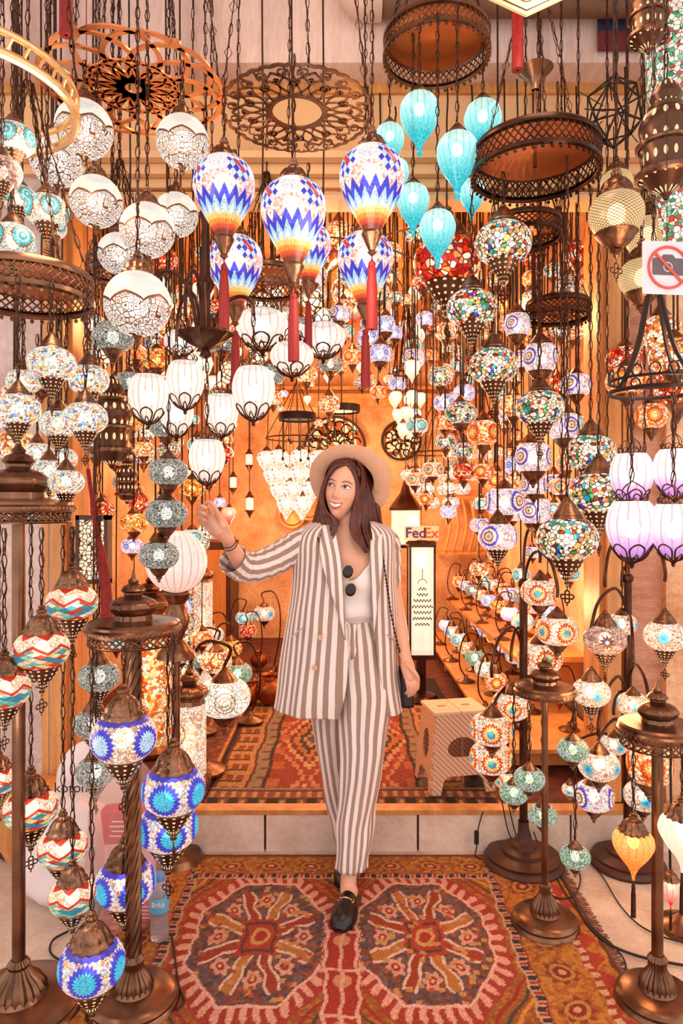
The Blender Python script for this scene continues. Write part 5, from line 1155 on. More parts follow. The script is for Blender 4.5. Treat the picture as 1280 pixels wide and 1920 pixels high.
# raised arm (its own right)
body.capsule([Q(585, 1016, 2.85), Q(545, 1035, 2.82), Q(500, 1058, 2.76), Q(465, 1070, 2.71)], [.048, .043, .038, .036], 16)
body.capsule([Q(465, 1070, 2.71), Q(452, 1055, 2.68), Q(436, 1030, 2.61), Q(426, 1010, 2.56), Q(423, 1003, 2.55)], [.036, .036, .029, .024, .023], 16)
# raised hand: palm, four unequal fingers, thumb
HY = 2.52
body.capsule([Q(425, 1010, 2.55), Q(412, 992, HY), Q(398, 974, HY-.01)], [.024, .034, .030], 14)
body.capsule([Q(414, 1004, 2.54), Q(400, 992, HY), Q(388, 978, HY)], [.020, .024, .022], 12)
body.capsule([Q(424, 1000, 2.54), Q(417, 984, HY-.02), Q(409, 968, HY-.03)], [.020, .019, .014], 12)
def finger(pts, r): body.capsule([Q(*p) for p in spl(pts, 3)], [r*(1-.28*i/(len(pts)*3-3)) for i in range(len(pts)*3-2)], 10)
finger([(402, 972, HY-.01), (393, 955, HY-.04), (386, 946, HY-.06), (390, 941, HY-.08), (396, 943, HY-.09)], .0098)     # index to the thumb
finger([(394, 975, HY-.01), (381, 960, HY-.04), (374, 953, HY-.07), (378, 949, HY-.09), (386, 952, HY-.09)], .0100)
finger([(388, 980, HY), (376, 969, HY-.035), (371, 962, HY-.06), (376, 960, HY-.08), (384, 964, HY-.08)], .0094)
finger([(386, 987, HY+.01), (377, 980, HY-.02), (373, 974, HY-.04), (378, 972, HY-.055), (385, 976, HY-.055)], .0084)
finger([(414, 984, HY-.02), (410, 968, HY-.045), (404, 955, HY-.07), (398, 946, HY-.085)], .0112)
# lowered arm (its own left) and hand closed on the bag
body.capsule([Q(722, 1018, 2.86), Q(730, 1060, 2.88), Q(736, 1110, 2.88), Q(740, 1135, 2.86)], [.046, .041, .036, .035], 16)
body.capsule([Q(740, 1135, 2.86), Q(748, 1175, 2.82), Q(756, 1215, 2.78), Q(760, 1232, 2.76)], [.035, .034, .026, .023], 16)
body.capsule([Q(760, 1232, 2.76), Q(764, 1250, 2.75), Q(768, 1268, 2.74)], [.022, .029, .026], 12)
for i, (dx, l, r) in enumerate([(-9, 40, .0088), (-3, 46, .0092), (4, 44, .009), (11, 36, .008)]):
    finger([(768+dx*.8, 1264, 2.74), (772+dx, 1264+l*.4, 2.725), (773+dx*.9, 1264+l*.75, 2.735), (768+dx*.8, 1264+l*.9, 2.755)], r)
finger([(762, 1244, 2.73), (773, 1256, 2.71), (782, 1268, 2.715), (784, 1277, 2.725)], .0102)
# legs and feet
FF = 2.50                                                       # front foot
body.capsule([Q(683, 1245, 2.84), Q(686, 1330, 2.80), Q(681, 1430, 2.74)], [.078, .068, .050], 18)
body.capsule([Q(682, 1430, 2.72), Q(672, 1510, 2.68), Q(660, 1590, 2.62), Q(654, 1640, 2.58), Q(652, 1668, 2.565)], [.052, .046, .034, .031, .030], 18)
fa = Vector((.03-WO.x, 2.56-WO.y, .068)); ft = Vector((-.005-WO.x, 2.408-WO.y, .022))
body.capsule([fa+Vector((.0, .03, -.028)), fa+Vector((0, 0, -.008)), fa.lerp(ft, .35)-Vector((0, 0, .004)), fa.lerp(ft, .65)-Vector((0, 0, .002)), ft], [.025, .033, .028, .020, .012], 16)
body.capsule([Q(628, 1245, 2.87), Q(627, 1350, 2.90), Q(633, 1440, 2.905)], [.078, .062, .048], 18)
body.capsule([Q(633, 1440, 2.905), Q(641, 1520, 2.91), Q(648, 1585, 2.88), Q(650, 1606, 2.87)], [.05, .044, .031, .030], 18)
ra = Vector((.025-WO.x, 2.86-WO.y, .085)); rt = Vector((.022-WO.x, 2.72-WO.y, .03))
body.capsule([ra+Vector((0, .03, -.02)), ra, ra.lerp(rt, .5), rt], [.026, .034, .03, .02], 16)
bo = body.obj('body', M['skin'], woman, sharp=0)
rm = bo.modifiers.new('remesh', 'REMESH'); rm.mode = 'VOXEL'; rm.voxel_size = .0032; rm.use_smooth_shade = True
sm_ = bo.modifiers.new('smooth', 'SMOOTH'); sm_.iterations = 2; sm_.factor = .5
dg = bpy.context.evaluated_depsgraph_get(); me = bpy.data.meshes.new_from_object(bo.evaluated_get(dg)); bo.modifiers.clear(); bo.data = me
me.polygons.foreach_set('use_smooth', [True]*len(me.polygons)); me.materials.clear(); me.materials.append(M['skin'])
# ---- face details, laid on the head
def fpatch(name, pts, mat, th=.0012, off=.0004, parent=woman):
    """small patch that follows the face, with thickness; pts is a closed outline (x,z)"""
    mb = MB(); n = len(pts); cx = sum(p[0] for p in pts)/n; cz = sum(p[1] for p in pts)/n; R_ = (1.0, .66, .33)
    for r_ in R_:
        for x, z in pts: mb.v.append(tuple(HM @ onface(cx+(x-cx)*r_, cz+(z-cz)*r_, off+th*(1 if r_ < .9 else .25))))
    mb.v.append(tuple(HM @ onface(cx, cz, off+th)))
    for j in range(2):
        for i in range(n): k = (i+1) % n; mb.face((j*n+i, j*n+k, (j+1)*n+k, (j+1)*n+i))
    for i in range(n): mb.face((2*n+i, 2*n+(i+1) % n, 3*n))
    return mb.obj(name, mat, parent, sharp=0)
def fline(name, pts, r, mat, off=.001, parent=woman, flat=1.0):
    p = [HM @ onface(x, z, off) for x, z in spl(pts, 4)]; n = len(p)
    rr = [r*(.35+.65*math.sin(PI*min(1, max(0, (i+.6)/n)))**.6) for i in range(n)]
    return MB().tube(p, rr, 8, flat=flat).obj(name, mat, parent, sharp=0)
for s in (-1, 1):
    cx = s*.0305; al = spl([(cx-.0155, .0035 if s < 0 else .0015), (cx-.008, .0088), (cx+.0005, .0103), (cx+.009, .0085), (cx+.0155, .0015 if s < 0 else .0035), (cx+.008, -.0012), (cx, -.0022), (cx-.008, -.0012)], 3, True)
    ew = fpatch('eye', al, M['eyewhite'], .0016)
    ix = cx-.0042; fpatch('iris', [(ix+.0056*math.cos(a), .0042+.0056*math.sin(a)*(1 if math.sin(a) > 0 else .9)) for a in [i*PI/8 for i in range(16)]], M['iris'], .0008, .0022)
    fline('eyelashes', [(cx-.0175, .0048 if s < 0 else .0012), (cx-.009, .0092), (cx, .0108), (cx+.009, .0090), (cx+.0175, .0012 if s < 0 else .0048)], .0017, M['lash'], .0018)
    fline('lower_lashes', [(cx-.0150, .002), (cx-.007, -.0018), (cx, -.0028), (cx+.007, -.0018), (cx+.015, .002)], .0007, M['lash'], .001)
    fline('eyebrow', [(s*.013, .0200), (s*.024, .0245), (s*.036, .0255), (s*.050, .0185)], .0028, M['brow'], .0002, flat=.7)
fpatch('teeth', spl([(-.0235, -.0585), (-.012, -.0635), (0, -.0650), (.012, -.0635), (.0235, -.0585), (.015, -.0720), (0, -.0765), (-.015, -.0720)], 3, True), M['teeth'], .0006, .0012)
fline('upper_lip', [(-.0275, -.0560), (-.015, -.0605), (-.004, -.0618), (0, -.0628), (.004, -.0618), (.015, -.0605), (.0275, -.0560)], .0022, M['lips'], .0008)
fline('lower_lip', [(-.0265, -.0572), (-.017, -.0725), (-.007, -.0790), (0, -.0803), (.007, -.0790), (.017, -.0725), (.0265, -.0572)], .0030, M['lips'], .0006)
for s in (-1, 1): fpatch('nostril', [(s*.0068+.0028*math.cos(a), -.0455+.0014*math.sin(a)) for a in [i*PI/5 for i in range(10)]], M['brow'], .0002, .0004)
def interp(rows, v):
    f = v*(len(rows)-1); i = min(int(f), len(rows)-2); t = f-i; a, b = rows[i], rows[i+1]
    p0 = rows[max(0, i-1)]; p3 = rows[min(len(rows)-1, i+2)]
    return [.5*((2*b1)+(-a1+c1)*t+(2*a1-5*b1+4*c1-d1)*t*t+(-a1+3*b1-3*c1+d1)*t**3) for a1, b1, c1, d1 in zip(p0, a, b, p3)]
# ---- hair: overlapping locks from the parting, falling to the chest
hair = MB(); rnd = random.Random(3)
cr = [(x, y) for x, y in [(0, 0)]]
def hp(px, py, Y): return Q(px, py, Y)
def locks(inner, outer, n, back, r0):
    for i in range(n):
        t = (i+rnd.random()*.8)/n; lay = rnd.choice([0, 0, .018, .035]); tw = rnd.uniform(-.4, .4); ph = rnd.random()*6; cut = rnd.uniform(-8, 6)
        pts = []
        m = len(inner)
        for j in range(m):
            a, b = inner[j], outer[j]; k = j/(m-1); wob = 2.2*math.sin(ph+k*5)*k
            px = a[0]+(b[0]-a[0])*t+wob; py = a[1]+(b[1]-a[1])*t+(cut if j == m-1 else 0)
            Y = a[2]+(b[2]-a[2])*t**1.0+lay*(.3+.7*k)+back*0
            pts.append(tuple(hp(px, py, Y)))
        pts = spl(pts, 3); q = len(pts); rr = [r0*(.55+.6*math.sin(PI*min(.86, .12+i2/q*.8)))*(1 if i2 < q-4 else (q-1-i2+.6)/4.6) for i2 in range(q)]
        hair.tube(pts, rr, 7, flat=.75)
locks([(652, 861, 2.78), (648, 870, 2.742), (628, 875, 2.73), (613, 896, 2.74), (606, 917, 2.75), (605, 938, 2.755), (611, 960, 2.75), (628, 978, 2.745), (624, 1004, 2.725), (615, 1024, 2.71)],
      [(657, 858, 2.84), (646, 862, 2.82), (632, 868, 2.82), (617, 885, 2.84), (606, 912, 2.86), (600, 938, 2.86), (592, 965, 2.84), (586, 988, 2.81), (586, 1004, 2.76), (596, 1023, 2.73)], 60, 0, .0085)
locks([(652, 861, 2.78), (651, 870, 2.742), (660, 880, 2.730), (668, 902, 2.735), (669, 925, 2.740), (666, 948, 2.745), (661, 970, 2.745), (659, 992, 2.738), (668, 1014, 2.71), (682, 1032, 2.70)],
      [(654, 858, 2.84), (662, 862, 2.83), (674, 870, 2.84), (692, 890, 2.88), (702, 915, 2.89), (708, 942, 2.88), (713, 968, 2.86), (717, 990, 2.82), (717, 1008, 2.78), (708, 1029, 2.75)], 84, 0, .0088)
for k in range(46):        # back fall of hair
    t = k/45; x0 = 612+90*t; hair.tube([tuple(hp(640+30*t, 866, 2.87)), tuple(hp(x0+2, 890, 2.90)), tuple(hp(x0-2+6*t, 930, 2.91)), tuple(hp(596+114*t, 970, 2.88)), tuple(hp(590+122*t, 1005, 2.84)), tuple(hp(596+112*t, 1024+rnd.uniform(-5, 5), 2.80))], [.008, .011, .012, .012, .010, .002], 6)
for k in range(90):        # short roots combed from the parting to the hairline
    t = k/89; e = interp([(612, 905, 2.765), (618, 890, 2.748), (632, 878, 2.735), (650, 872, 2.732), (662, 878, 2.738), (671, 896, 2.752), (675, 912, 2.77)], t)
    hair.tube([tuple(hp(653+(e[0]-650)*.12, 850, 2.85)), tuple(hp(652+(e[0]-650)*.5, 857+abs(t-.5)*10, 2.80)), tuple(hp(650+(e[0]-650)*.8, 863+(e[1]-872)*.55, 2.762)), tuple(hp(*e))], [.008, .0085, .007, .003], 6)
# scalp cap
cap_ = MB().ball((0, .010, .024), (.083, .102, .114), 40, 28); cb = MB()
cb.v = []; keep = {}
for f in cap_.f:
    ps = [cap_.v[i] for i in f]; cx, cy, cz = [sum(p[a] for p in ps)/len(ps) for a in range(3)]
    if cy > -.03-(cz-.02)*.35*(0) and (cy > -.035 or cz > .076): 
        idx = []
        for i in f:
            if i not in keep: keep[i] = len(cb.v); cb.v.append(cap_.v[i])
            idx.append(keep[i])
        cb.face(tuple(idx))
hair.add(cb, HM); ho = hair.obj('hair', M['hair'], woman, sharp=0)
# ---- hat
nrm = Vector((.16, .80, .50)).normalized(); hc = Q(655, 906, 2.835); hq = nrm.to_track_quat('Z', 'Y').to_matrix().to_4x4(); hatM = Matrix.Translation(hc) @ hq
hb = MB(); prof = [(.094, .115), (.098, .06), (.101, .015), (.106, .004), (.125, -.002), (.150, -.002), (.172, .004), (.178, .008), (.179, .012), (.172, .010), (.150, .004), (.125, .004), (.110, .010), (.105, .02), (.101, .06), (.098, .105), (.085, .125), (.05, .122), (.001, .112)]
hb.lathe(prof, 64)
for i, p in enumerate(hb.v):
    a = math.atan2(p[1], p[0]); r = math.hypot(p[0], p[1]); k = max(0, (r-.11)/.07); hb.v[i] = (p[0]*.97, p[1]*1.0, p[2]+k*.010*math.cos(2*a+.6))
ht = MB().add(hb, hatM).obj('hat', M['felt'], woman, sharp=50)
MB().add(MB().lathe([(.1025, .012), (.1065, .013), (.1055, .045), (.1015, .045)], 48), hatM).obj('hat_band', M['felt'], ht, sharp=50)
# ---- clothes
def grid(mb, fn, nu, nv, closed=False, mi=0):
    """fn(u,v)->(x,y,z,U,V)"""
    b = len(mb.v); G_ = [[fn(i/nu, j/nv) for i in range(nu+1)] for j in range(nv+1)]
    for r in G_:
        for q in r: mb.v.append(tuple(q[:3]))
    for j in range(nv):
        for i in range(nu):
            c = [(j, i), (j, i+1), (j+1, i+1), (j+1, i)]
            mb.face(tuple(b+y*(nu+1)+x for y, x in c), [(G_[y][x][3], G_[y][x][4]) for y, x in c], mi)
    return mb
def solid(o, th=.003, off=-1):
    m = o.modifiers.new('cloth thickness', 'SOLIDIFY'); m.thickness = th; m.offset = off; return o
# camisole
def cami(u, v):
    a = (u-.5)*2*PI; ztop = 1.285-.035*abs(math.cos(a))-.045*max(0, math.cos(a))**14+.02*max(0, math.cos(a-.55))**30+.02*max(0, math.cos(a+.55))**30
    z = 1.02+(ztop-1.02)*v; rx, ry = [.122, .092] if z < 1.06 else (.122+.028*min(1, (z-1.06)/.12), .092+.024*min(1, (z-1.06)/.12))
    w = .004*math.sin(a*9+z*20)*(1-v)+.012*math.exp(-((z-1.07)/.03)**2)
    bu = .014*(math.exp(-((abs(a)-.55)/.35)**2-((z-1.20)/.05)**2))
    return (TX+(rx+w+bu)*math.sin(a), TY-(ry+w+bu)*math.cos(a), z, u, v)
cm_ = solid(grid(MB(), cami, 72, 24).obj('camisole', M['satin'], woman, sharp=0), .002)
for s in (-1, 1): MB().tube([(TX+s*.075, TY-.104, 1.255), (TX+s*.085, TY-.095, 1.31), (TX+s*.09, TY-.065, 1.365), (TX+s*.09, TY-.02, 1.40)], .0028, 6).obj('strap', M['satin'], cm_)
# trousers
tm = MB()
def hips(u, v):
    a = (u-.5)*2*PI; c, rx, ry = TX, *[.118+.052*min(1, (1-v)*2.2)**.7, .09+.036*min(1, (1-v)*2.0)**.7]
    pl = .0035*math.sin(a*26)*min(1, (1-v)*3)
    k_ = min(.97, .68+v*.6)
    return (c+(rx+pl)*k_*math.sin(a), TY-(ry+pl)*k_*math.cos(a), .80+.25*v, a*.135, v*.25)
grid(tm, hips, 120, 16)
def leg(rows, U0, seed, n=72):
    pts = [(*(Q(r[0], r[1], r[2])), r[3], r[4]) for r in rows]
    def f(u, v):
        x, y, z, rx, ry = interp(pts, v); a = (u-.5)*2*PI
        fold = .006*math.sin(a*3+v*9+seed)*v*(1-v)*4+.005*math.sin(v*34+a*2+seed)*max(0, v-.55)*2.2+.003*math.sin(a*9+seed)
        return (x+(rx+fold)*math.sin(a), y-(ry+fold)*math.cos(a), z, U0+a*.07, v)
    return grid(tm, f, n, 60)
leg([(674, 1158, 2.835, .078, .094), (678, 1195, 2.833, .100, .118), (681, 1240, 2.83, .112, .120), (685, 1300, 2.80, .112, .110), (682, 1360, 2.77, .098, .098), (679, 1430, 2.73, .085, .088), (670, 1500, 2.69, .077, .082), (663, 1560, 2.64, .070, .075), (659, 1624, 2.60, .060, .066)], .0, 1)
leg([(638, 1158, 2.835, .074, .092), (634, 1195, 2.845, .095, .112), (630, 1240, 2.865, .112, .114), (628, 1300, 2.88, .108, .105), (627, 1360, 2.89, .096, .09), (632, 1430, 2.90, .080, .085), (642, 1500, 2.91, .073, .08), (650, 1545, 2.90, .066, .07), (653, 1575, 2.89, .060, .064)], .31, 4)
tr = solid(tm.obj('trousers', M['suit2'], woman, sharp=0), .002)
MB().tube([(TX+.123*math.sin(i*PI/24), TY-.094*math.cos(i*PI/24), 1.045) for i in range(48)], .013, 8, closed=True, flat=1.4).obj('waistband', M['suit2'], tr)
for dx, l in ((-.012, .23), (.006, .09)):
    MB().tube(spl([(TX-.02+dx*.3, TY-.112, 1.045), (TX-.022+dx, TY-.122, 1.0), (TX-.022+dx, TY-.128, 1.04-l)], 4), .0035, 6).lathe([(.004, 1.045-l), (.009, 1.035-l), (.007, 1.03-l), (.012, .995-l), (.001, .995-l)], 10, c=(TX-.022+dx, TY-.13, 0)).obj('drawstring', M['satin'], tr)
MB().tube(spl([(TX-.02, TY-.113, 1.043), (TX-.002, TY-.122, 1.02), (TX-.004, TY-.125, .97), (TX-.016, TY-.125, .96), (TX-.02, TY-.122, 1.0), (TX-.02, TY-.113, 1.043)], 4), .003, 6).obj('drawstring_bow', M['satin'], tr)
# blazer: rows (py, xL, xR, open-left px, open-right px, depth radius)
BR = [(982, 592, 704, 626, 690, .07), (990, 574, 724, 630, 690, .085), (1003, 560, 738, 634, 692, .10), (1025, 553, 741, 637, 693, .115), (1060, 550, 742, 641, 695, .125), (1110, 546, 743, 643, 696, .13), (1160, 540, 744, 645, 697, .135), (1210, 533, 746, 648, 700, .14), (1260, 525, 750, 646, 708, .145), (1300, 520, 755, 641, 715, .15), (1328, 517, 758, 636, 721, .15)]
JY = 2.835
def blz(side):
    rows = []
    for py, xl, xr, ol, orr, ry in BR:
        cx = (xl+xr)/2; rx = (xr-xl)/2; s_ = (ol if side < 0 else orr)
        ph = math.asin(max(-.95, min(.95, (s_-cx)/rx/1.02))); rows.append((cx, py, rx, ry, ph))
    def f(u, v):
        cx, py, rx, ry, ph = interp(rows, v); a = ph+(side*PI-ph)*u; ph0 = rows[3][4]
        c = Q(cx, py, JY); R_ = rx*JY/F
        fl = v*v*(.007*math.sin(a*7+side)+.004*math.sin(a*13+v*3))+.003*math.sin(v*17+a*3)+.004*math.exp(-u*30)
        e = .86
        sx, cy_ = math.sin(a), math.cos(a)
        z = c.z-(.020*(1-v)**3*0)
        zz = z-.012*v*max(0, cy_)+.01
        return (c.x+(R_+fl)*math.copysign(abs(sx)**e, sx), c.y-(ry+fl)*math.copysign(abs(cy_)**e, cy_), zz, a*.19+side*.3, v*.8)
    return f
bm1 = MB(); grid(bm1, blz(-1), 72, 70); grid(bm1, blz(1), 72, 70)
bz = solid(bm1.obj('blazer', M['suit'], woman, sharp=0), .003)
# lapels, turned back along the opening
def lapel(outer, inner, Yo, name='lapel'):
    n = len(outer)-1
    def f(u, v):
        a = interp(outer, v); b = interp(inner, v); px = a[0]+(b[0]-a[0])*u; py = a[1]+(b[1]-a[1])*u; Y = (a[2]+(b[2]-a[2])*u)-.006*math.sin(PI*u)
        p = Q(px, py, Y); w_ = abs(b[0]-a[0])*2.8/F; return (p.x, p.y, p.z, (u-1)*w_+.005, v*.4)
    return solid(grid(MB(), f, 10, 30).obj(name, M['suit'], bz, sharp=0), .004)
lapel([(606, 984, 2.755), (599, 1016, 2.715), (601, 1050, 2.700), (616, 1100, 2.692), (633, 1150, 2.690), (645, 1196, 2.690)], [(627, 984, 2.755), (633, 1010, 2.722), (640, 1050, 2.700), (644, 1100, 2.690), (646, 1150, 2.688), (648, 1200, 2.688)], 0)
lapel([(716, 992, 2.775), (720, 1022, 2.735), (718, 1050, 2.715), (714, 1090, 2.705), (707, 1140, 2.698), (701, 1196, 2.692)], [(694, 1004, 2.755), (692, 1024, 2.730), (693, 1050, 2.715), (695, 1100, 2.70), (697, 1150, 2.694), (700, 1200, 2.69)], 0)
# buttons, pocket welts
for px, py in ((600, 1195), (590, 1252)): 
    o = MB().lathe([(.001, .004), (.008, .005), (.011, .003), (.011, -.002), (.001, -.002)], 18).obj('button', M['felt'], bz); o.location = Q(px, py, 2.683); o.rotation_euler = (PI/2, 0, 0)
MB().tube([Q(545, 1196, 2.735), Q(556, 1186, 2.715), Q(568, 1177, 2.70)], .005, 6, flat=.6).obj('pocket', M['suit'], bz)
MB().tube([Q(726, 1190, 2.72), Q(735, 1197, 2.735), Q(742, 1200, 2.755)], .004, 6, flat=.6).obj('pocket', M['suit'], bz)
# sleeves
def sleeve(rows, name, seed, n=56, cuff=True):
    pts = [tuple(Q(*r[:3]))+(r[3],) for r in rows]; mb = MB(); path = spl(pts, 8); m = len(path); b = len(mb.v)
    up = Vector((0, -1, 0)); L_ = 0; V_ = [Vector(p[:3]) for p in path]
    for j in range(m):
        t = ((V_[j+1] if j < m-1 else V_[j])-(V_[j-1] if j > 0 else V_[j])).normalized(); x = t.cross(up).normalized(); y = x.cross(t); up = y
        if j: L_ += (V_[j]-V_[j-1]).length
        for i in range(n+1):
            a = 2*PI*i/n; r = path[j][3]*(1+.05*math.sin(j*1.1+3*a+seed)*(.4+.6*math.sin(PI*j/m))+.03*math.sin(j*2.3+a*2)); q = V_[j]+x*r*math.cos(a)+y*r*math.sin(a)*.95
            mb.v.append(tuple(q))
    for j in range(m-1):
        for i in range(n):
            k = i+1; mb.face((b+j*(n+1)+i, b+j*(n+1)+k, b+(j+1)*(n+1)+k, b+(j+1)*(n+1)+i), [(i/n*.31, j*.01), (k/n*.31, j*.01), (k/n*.31, (j+1)*.01), (i/n*.31, (j+1)*.01)])
    return solid(mb.obj(name, M['suit'], bz, sharp=0), .003)
sleeve([(590, 1012, 2.845, .055), (566, 1020, 2.835, .066), (540, 1036, 2.82, .064), (510, 1052, 2.78, .062), (480, 1063, 2.73, .060), (458, 1064, 2.70, .060), (444, 1056, 2.67, .058), (436, 1048, 2.645, .062)], 'sleeve', 1)
sleeve([(712, 1010, 2.85, .050), (724, 1022, 2.865, .060), (729, 1060, 2.88, .052), (731, 1110, 2.885, .048), (736, 1150, 2.87, .048), (742, 1190, 2.85, .046), (747, 1208, 2.84, .045)], 'sleeve', 4)
# bracelets
mb = MB()
for k, (q0, r) in enumerate((((430, 1021, 2.58), .030), ((428, 1016, 2.575), .029))):
    d = (Q(436, 1030, 2.61)-Q(426, 1010, 2.56)).normalized(); x = d.orthogonal().normalized(); y = d.cross(x)
    mb.tube([Q(*q0)+x*r*math.cos(a)+y*r*math.sin(a) for a in [i*PI/16 for i in range(32)]], .0016, 6, closed=True)
mb.obj('bracelet', M['iron'], woman)
# mules with a metal bit
def mule(a, t, name, bit=True):
    d = (t-a).normalized(); d.z = 0; d.normalize(); ang = math.atan2(d.x, -d.y); Ms = Matrix.Translation(Vector((a.x, a.y, 0))) @ Matrix.Rotation(ang, 4, 'Z')
    mb = MB(); Ln = .235
    hw = lambda v: [.030, .033, .034, .036, .041, .0455, .045, .040, .018][min(8, int(v*8))]*(1-(v*8 % 1))+[.030, .033, .034, .036, .041, .0455, .045, .040, .018][min(8, int(v*8)+1)]*(v*8 % 1) if v < 1 else .010
    sole = []
    N = 24
    for i in range(N+1): v = i/N; sole.append((-hw(v), .06-Ln*v))
    for i in range(N+1): v = 1-i/N; sole.append((hw(v), .06-Ln*v))
    mb.plate(sole, .012, Matrix.Translation((0, 0, .001)))
    up = MB()
    def f(u, v):
        vv = .42+.58*v; w = hw(vv)+.0015; h = .066*(1-v)**.75*.55+.036*(1-v**5)**.5 if v < 1 else .0
        h = max(h, .012); a_ = PI*u; return (-w*math.cos(a_), .06-Ln*vv-(.003 if v > .98 else 0), .010+h*math.sin(a_)**.7, u, v)
    grid(up, f, 28, 28)
    s_ = MB().add(mb, Ms).obj(name, M['sole'], woman); u_ = solid(MB().add(up, Ms).obj('upper', M['leather'], s_, sharp=0), .002)
    if bit:
        b_ = MB(); zz = lambda x: .067-(x*x)*14
        b_.tube([(x, -.072, zz(x)+.008) for x in (-.022, -.01, 0, .01, .022)], [.003, .0022, .0035, .0022, .003], 8)
        for s in (-1, 1): b_.tube([(s*.026+.0035*math.cos(q), -.072+.010*math.sin(q), zz(.026)+.008) for q in [i*PI/6-1.3*PI/2 for i in range(10)]], .0022, 6)
        MB().add(b_, Ms).obj('metal_bit', M['gold'], u_)
mule(Vector((fa.x+.004, fa.y+.0, 0)), Vector((ft.x, ft.y, 0)), 'shoe'); mule(Vector((ra.x, ra.y-.02, 0)), Vector((rt.x-.01, rt.y-.03, 0)), 'shoe', False)
# sunglasses hanging at the neckline
t = thing('sunglasses', 'dark oval sunglasses hung from the neckline of the white camisole', 'sunglasses', Q(656, 1083, 2.70)+WO)
for nm_, (px, py) in (('lens', (652, 1072)), ('lens', (657, 1106))):
    o = MB().ball((0, 0, 0), (.0215, .006, .0265), 24, 12).obj(nm_, simple('smoked_lens', '1a0d0a', .06), t); o.location = Q(px, py, 2.695)+WO-Vector(t.location); o.rotation_euler = (0, .2, 0)
    MB().tube([(.0225*math.cos(a), 0, .0275*math.sin(a)) for a in [i*PI/12 for i in range(24)]], .0014, 6, closed=True, up=(0, 1, 0)).obj('gold_rim', M['gold'], o)
o = MB().tube([Q(650, 1086, 2.693)+WO-Vector(t.location), Q(655, 1090, 2.693)+WO-Vector(t.location)], .0022, 6).tube([Q(648, 1060, 2.70)+WO-Vector(t.location), Q(646, 1078, 2.72)+WO-Vector(t.location), Q(648, 1100, 2.72)+WO-Vector(t.location)], .0016, 6).obj('bridge', M['gold'], t)
# shoulder bag with chain strap
bag = thing('shoulder_bag', 'small black leather bag on a chain strap at the striped jacket side', 'bag', P(762, 1285, 2.82))
b_ = MB().box((0, 0, 0), (.055, .12, .16)).obj('body', M['leather'], bag); bv = b_.modifiers.new('round edges', 'BEVEL'); bv.width = .012; bv.segments = 3
pts = [P(712, 1012, 2.775), P(716, 1030, 2.735), P(722, 1075, 2.705), P(727, 1110, 2.70), P(733, 1150, 2.705), P(741, 1190, 2.725), P(750, 1225, 2.76), P(757, 1245, 2.80)]
pts = [tuple(p-Vector(bag.location)) for p in pts]; path = spl(pts, 10); mb = MB().tube(path, .0022, 5)
for i in range(0, len(path)-1): 
    p = Vector(path[i]); d = (Vector(path[i+1])-p).normalized(); x = d.cross(Vector((0, 1, 0))).normalized()
    mb.tube([p+d*.006*math.cos(q)+(x if i % 2 else Vector((0, 1, 0)))*.004*math.sin(q) for q in [k*PI/3 for k in range(6)]], .0012, 4, closed=True)
mb.obj('chain_strap', M['iron'], bag, sharp=0)
# the fine cord she pinches
tag(MB().tube([P(394, 944, 2.46), P(393, 930, 2.42), P(390, 914, 2.34)], .0014, 5).obj('pull_cord', M['cable']), 'short dark cord from the lowest egg lamp held between her fingertips', 'cord')
# ------------------------------------------------------------------ folding stool
Zs = FL
t = thing('folding_stool', 'folding plastic step stool with diagonal stripes on the kilim, right', 'stool', (P(852, 1480, 3.24).x, 3.27, Zs), rz=math.radians(11))
Hs = .36; wb, wt = .155, .125; db, dt = .125, .10
def sidep(w0, w1, h, cutw, holew):
    out = [(-w0, 0), (-w0+.05, 0)]+[(cutw*x, .085*math.sqrt(max(0, 1-x*x))**.7) for x in [-1+2*i/12 for i in range(13)]]+[(w0-.05, 0), (w0, 0), (w1, h), (-w1, h)]
    return out
def stool_panel(w0, w1, h, M_, hole):
    out = [(-w0, 0), (-w0+.045, 0), (-w0+.06, .06), (-w0+.08, .08), (w0-.08, .08), (w0-.06, .06), (w0-.045, 0), (w0, 0), (w1, h), (-w1, h)]
    return MB().plate(out, .008, M_, [hole])
sl = math.atan((db-dt)/Hs)
for s in (-1, 1):
    Mf = Matrix.Translation((0, s*db, 0)) @ Matrix.Rotation(PI/2+s*sl, 4, 'X')
    hole = [(x*.072*(1.0), .20+y*.055*(1 if y > 0 else .8)) for x, y in [(math.cos(a), math.sin(a)) for a in [i*PI/10 for i in range(20)]]]
    hole = [(x, max(y, .165)) for x, y in hole]
    stool_panel(wb, wt, Hs, Mf, hole).obj('leg_panel', M['stool'], t)
sl2 = math.atan((wb-wt)/Hs)
for s in (-1, 1):
    Mf = Matrix.Translation((s*wb, 0, 0)) @ Matrix.Rotation(PI/2, 4, 'Z') @ Matrix.Rotation(PI/2-s*sl2, 4, 'X')
    hole = [(.042*math.cos(a), .2+.07*math.sin(a)) for a in [i*PI/10 for i in range(20)]]
    stool_panel(db, dt, Hs, Mf, hole).obj('leg_panel', M['stool'], t)
hl = lambda cx: [(cx+.028*math.cos(a), .013*math.sin(a)) for a in [i*PI/6 for i in range(12)]]
MB().plate([(-wt-.006, -dt-.006), (-.002, -dt-.006), (-.002, dt+.006), (-wt-.006, dt+.006)], .014, Matrix.Translation((0, 0, Hs-.004)), [hl(-.06)]).plate([(.002, -dt-.006), (wt+.006, -dt-.006), (wt+.006, dt+.006), (.002, dt+.006)], .014, Matrix.Translation((0, 0, Hs-.004)), [hl(.06)]).obj('top_panel', simple('pale_plastic_top', 'ecc8ac', .5), t)
mb = MB()
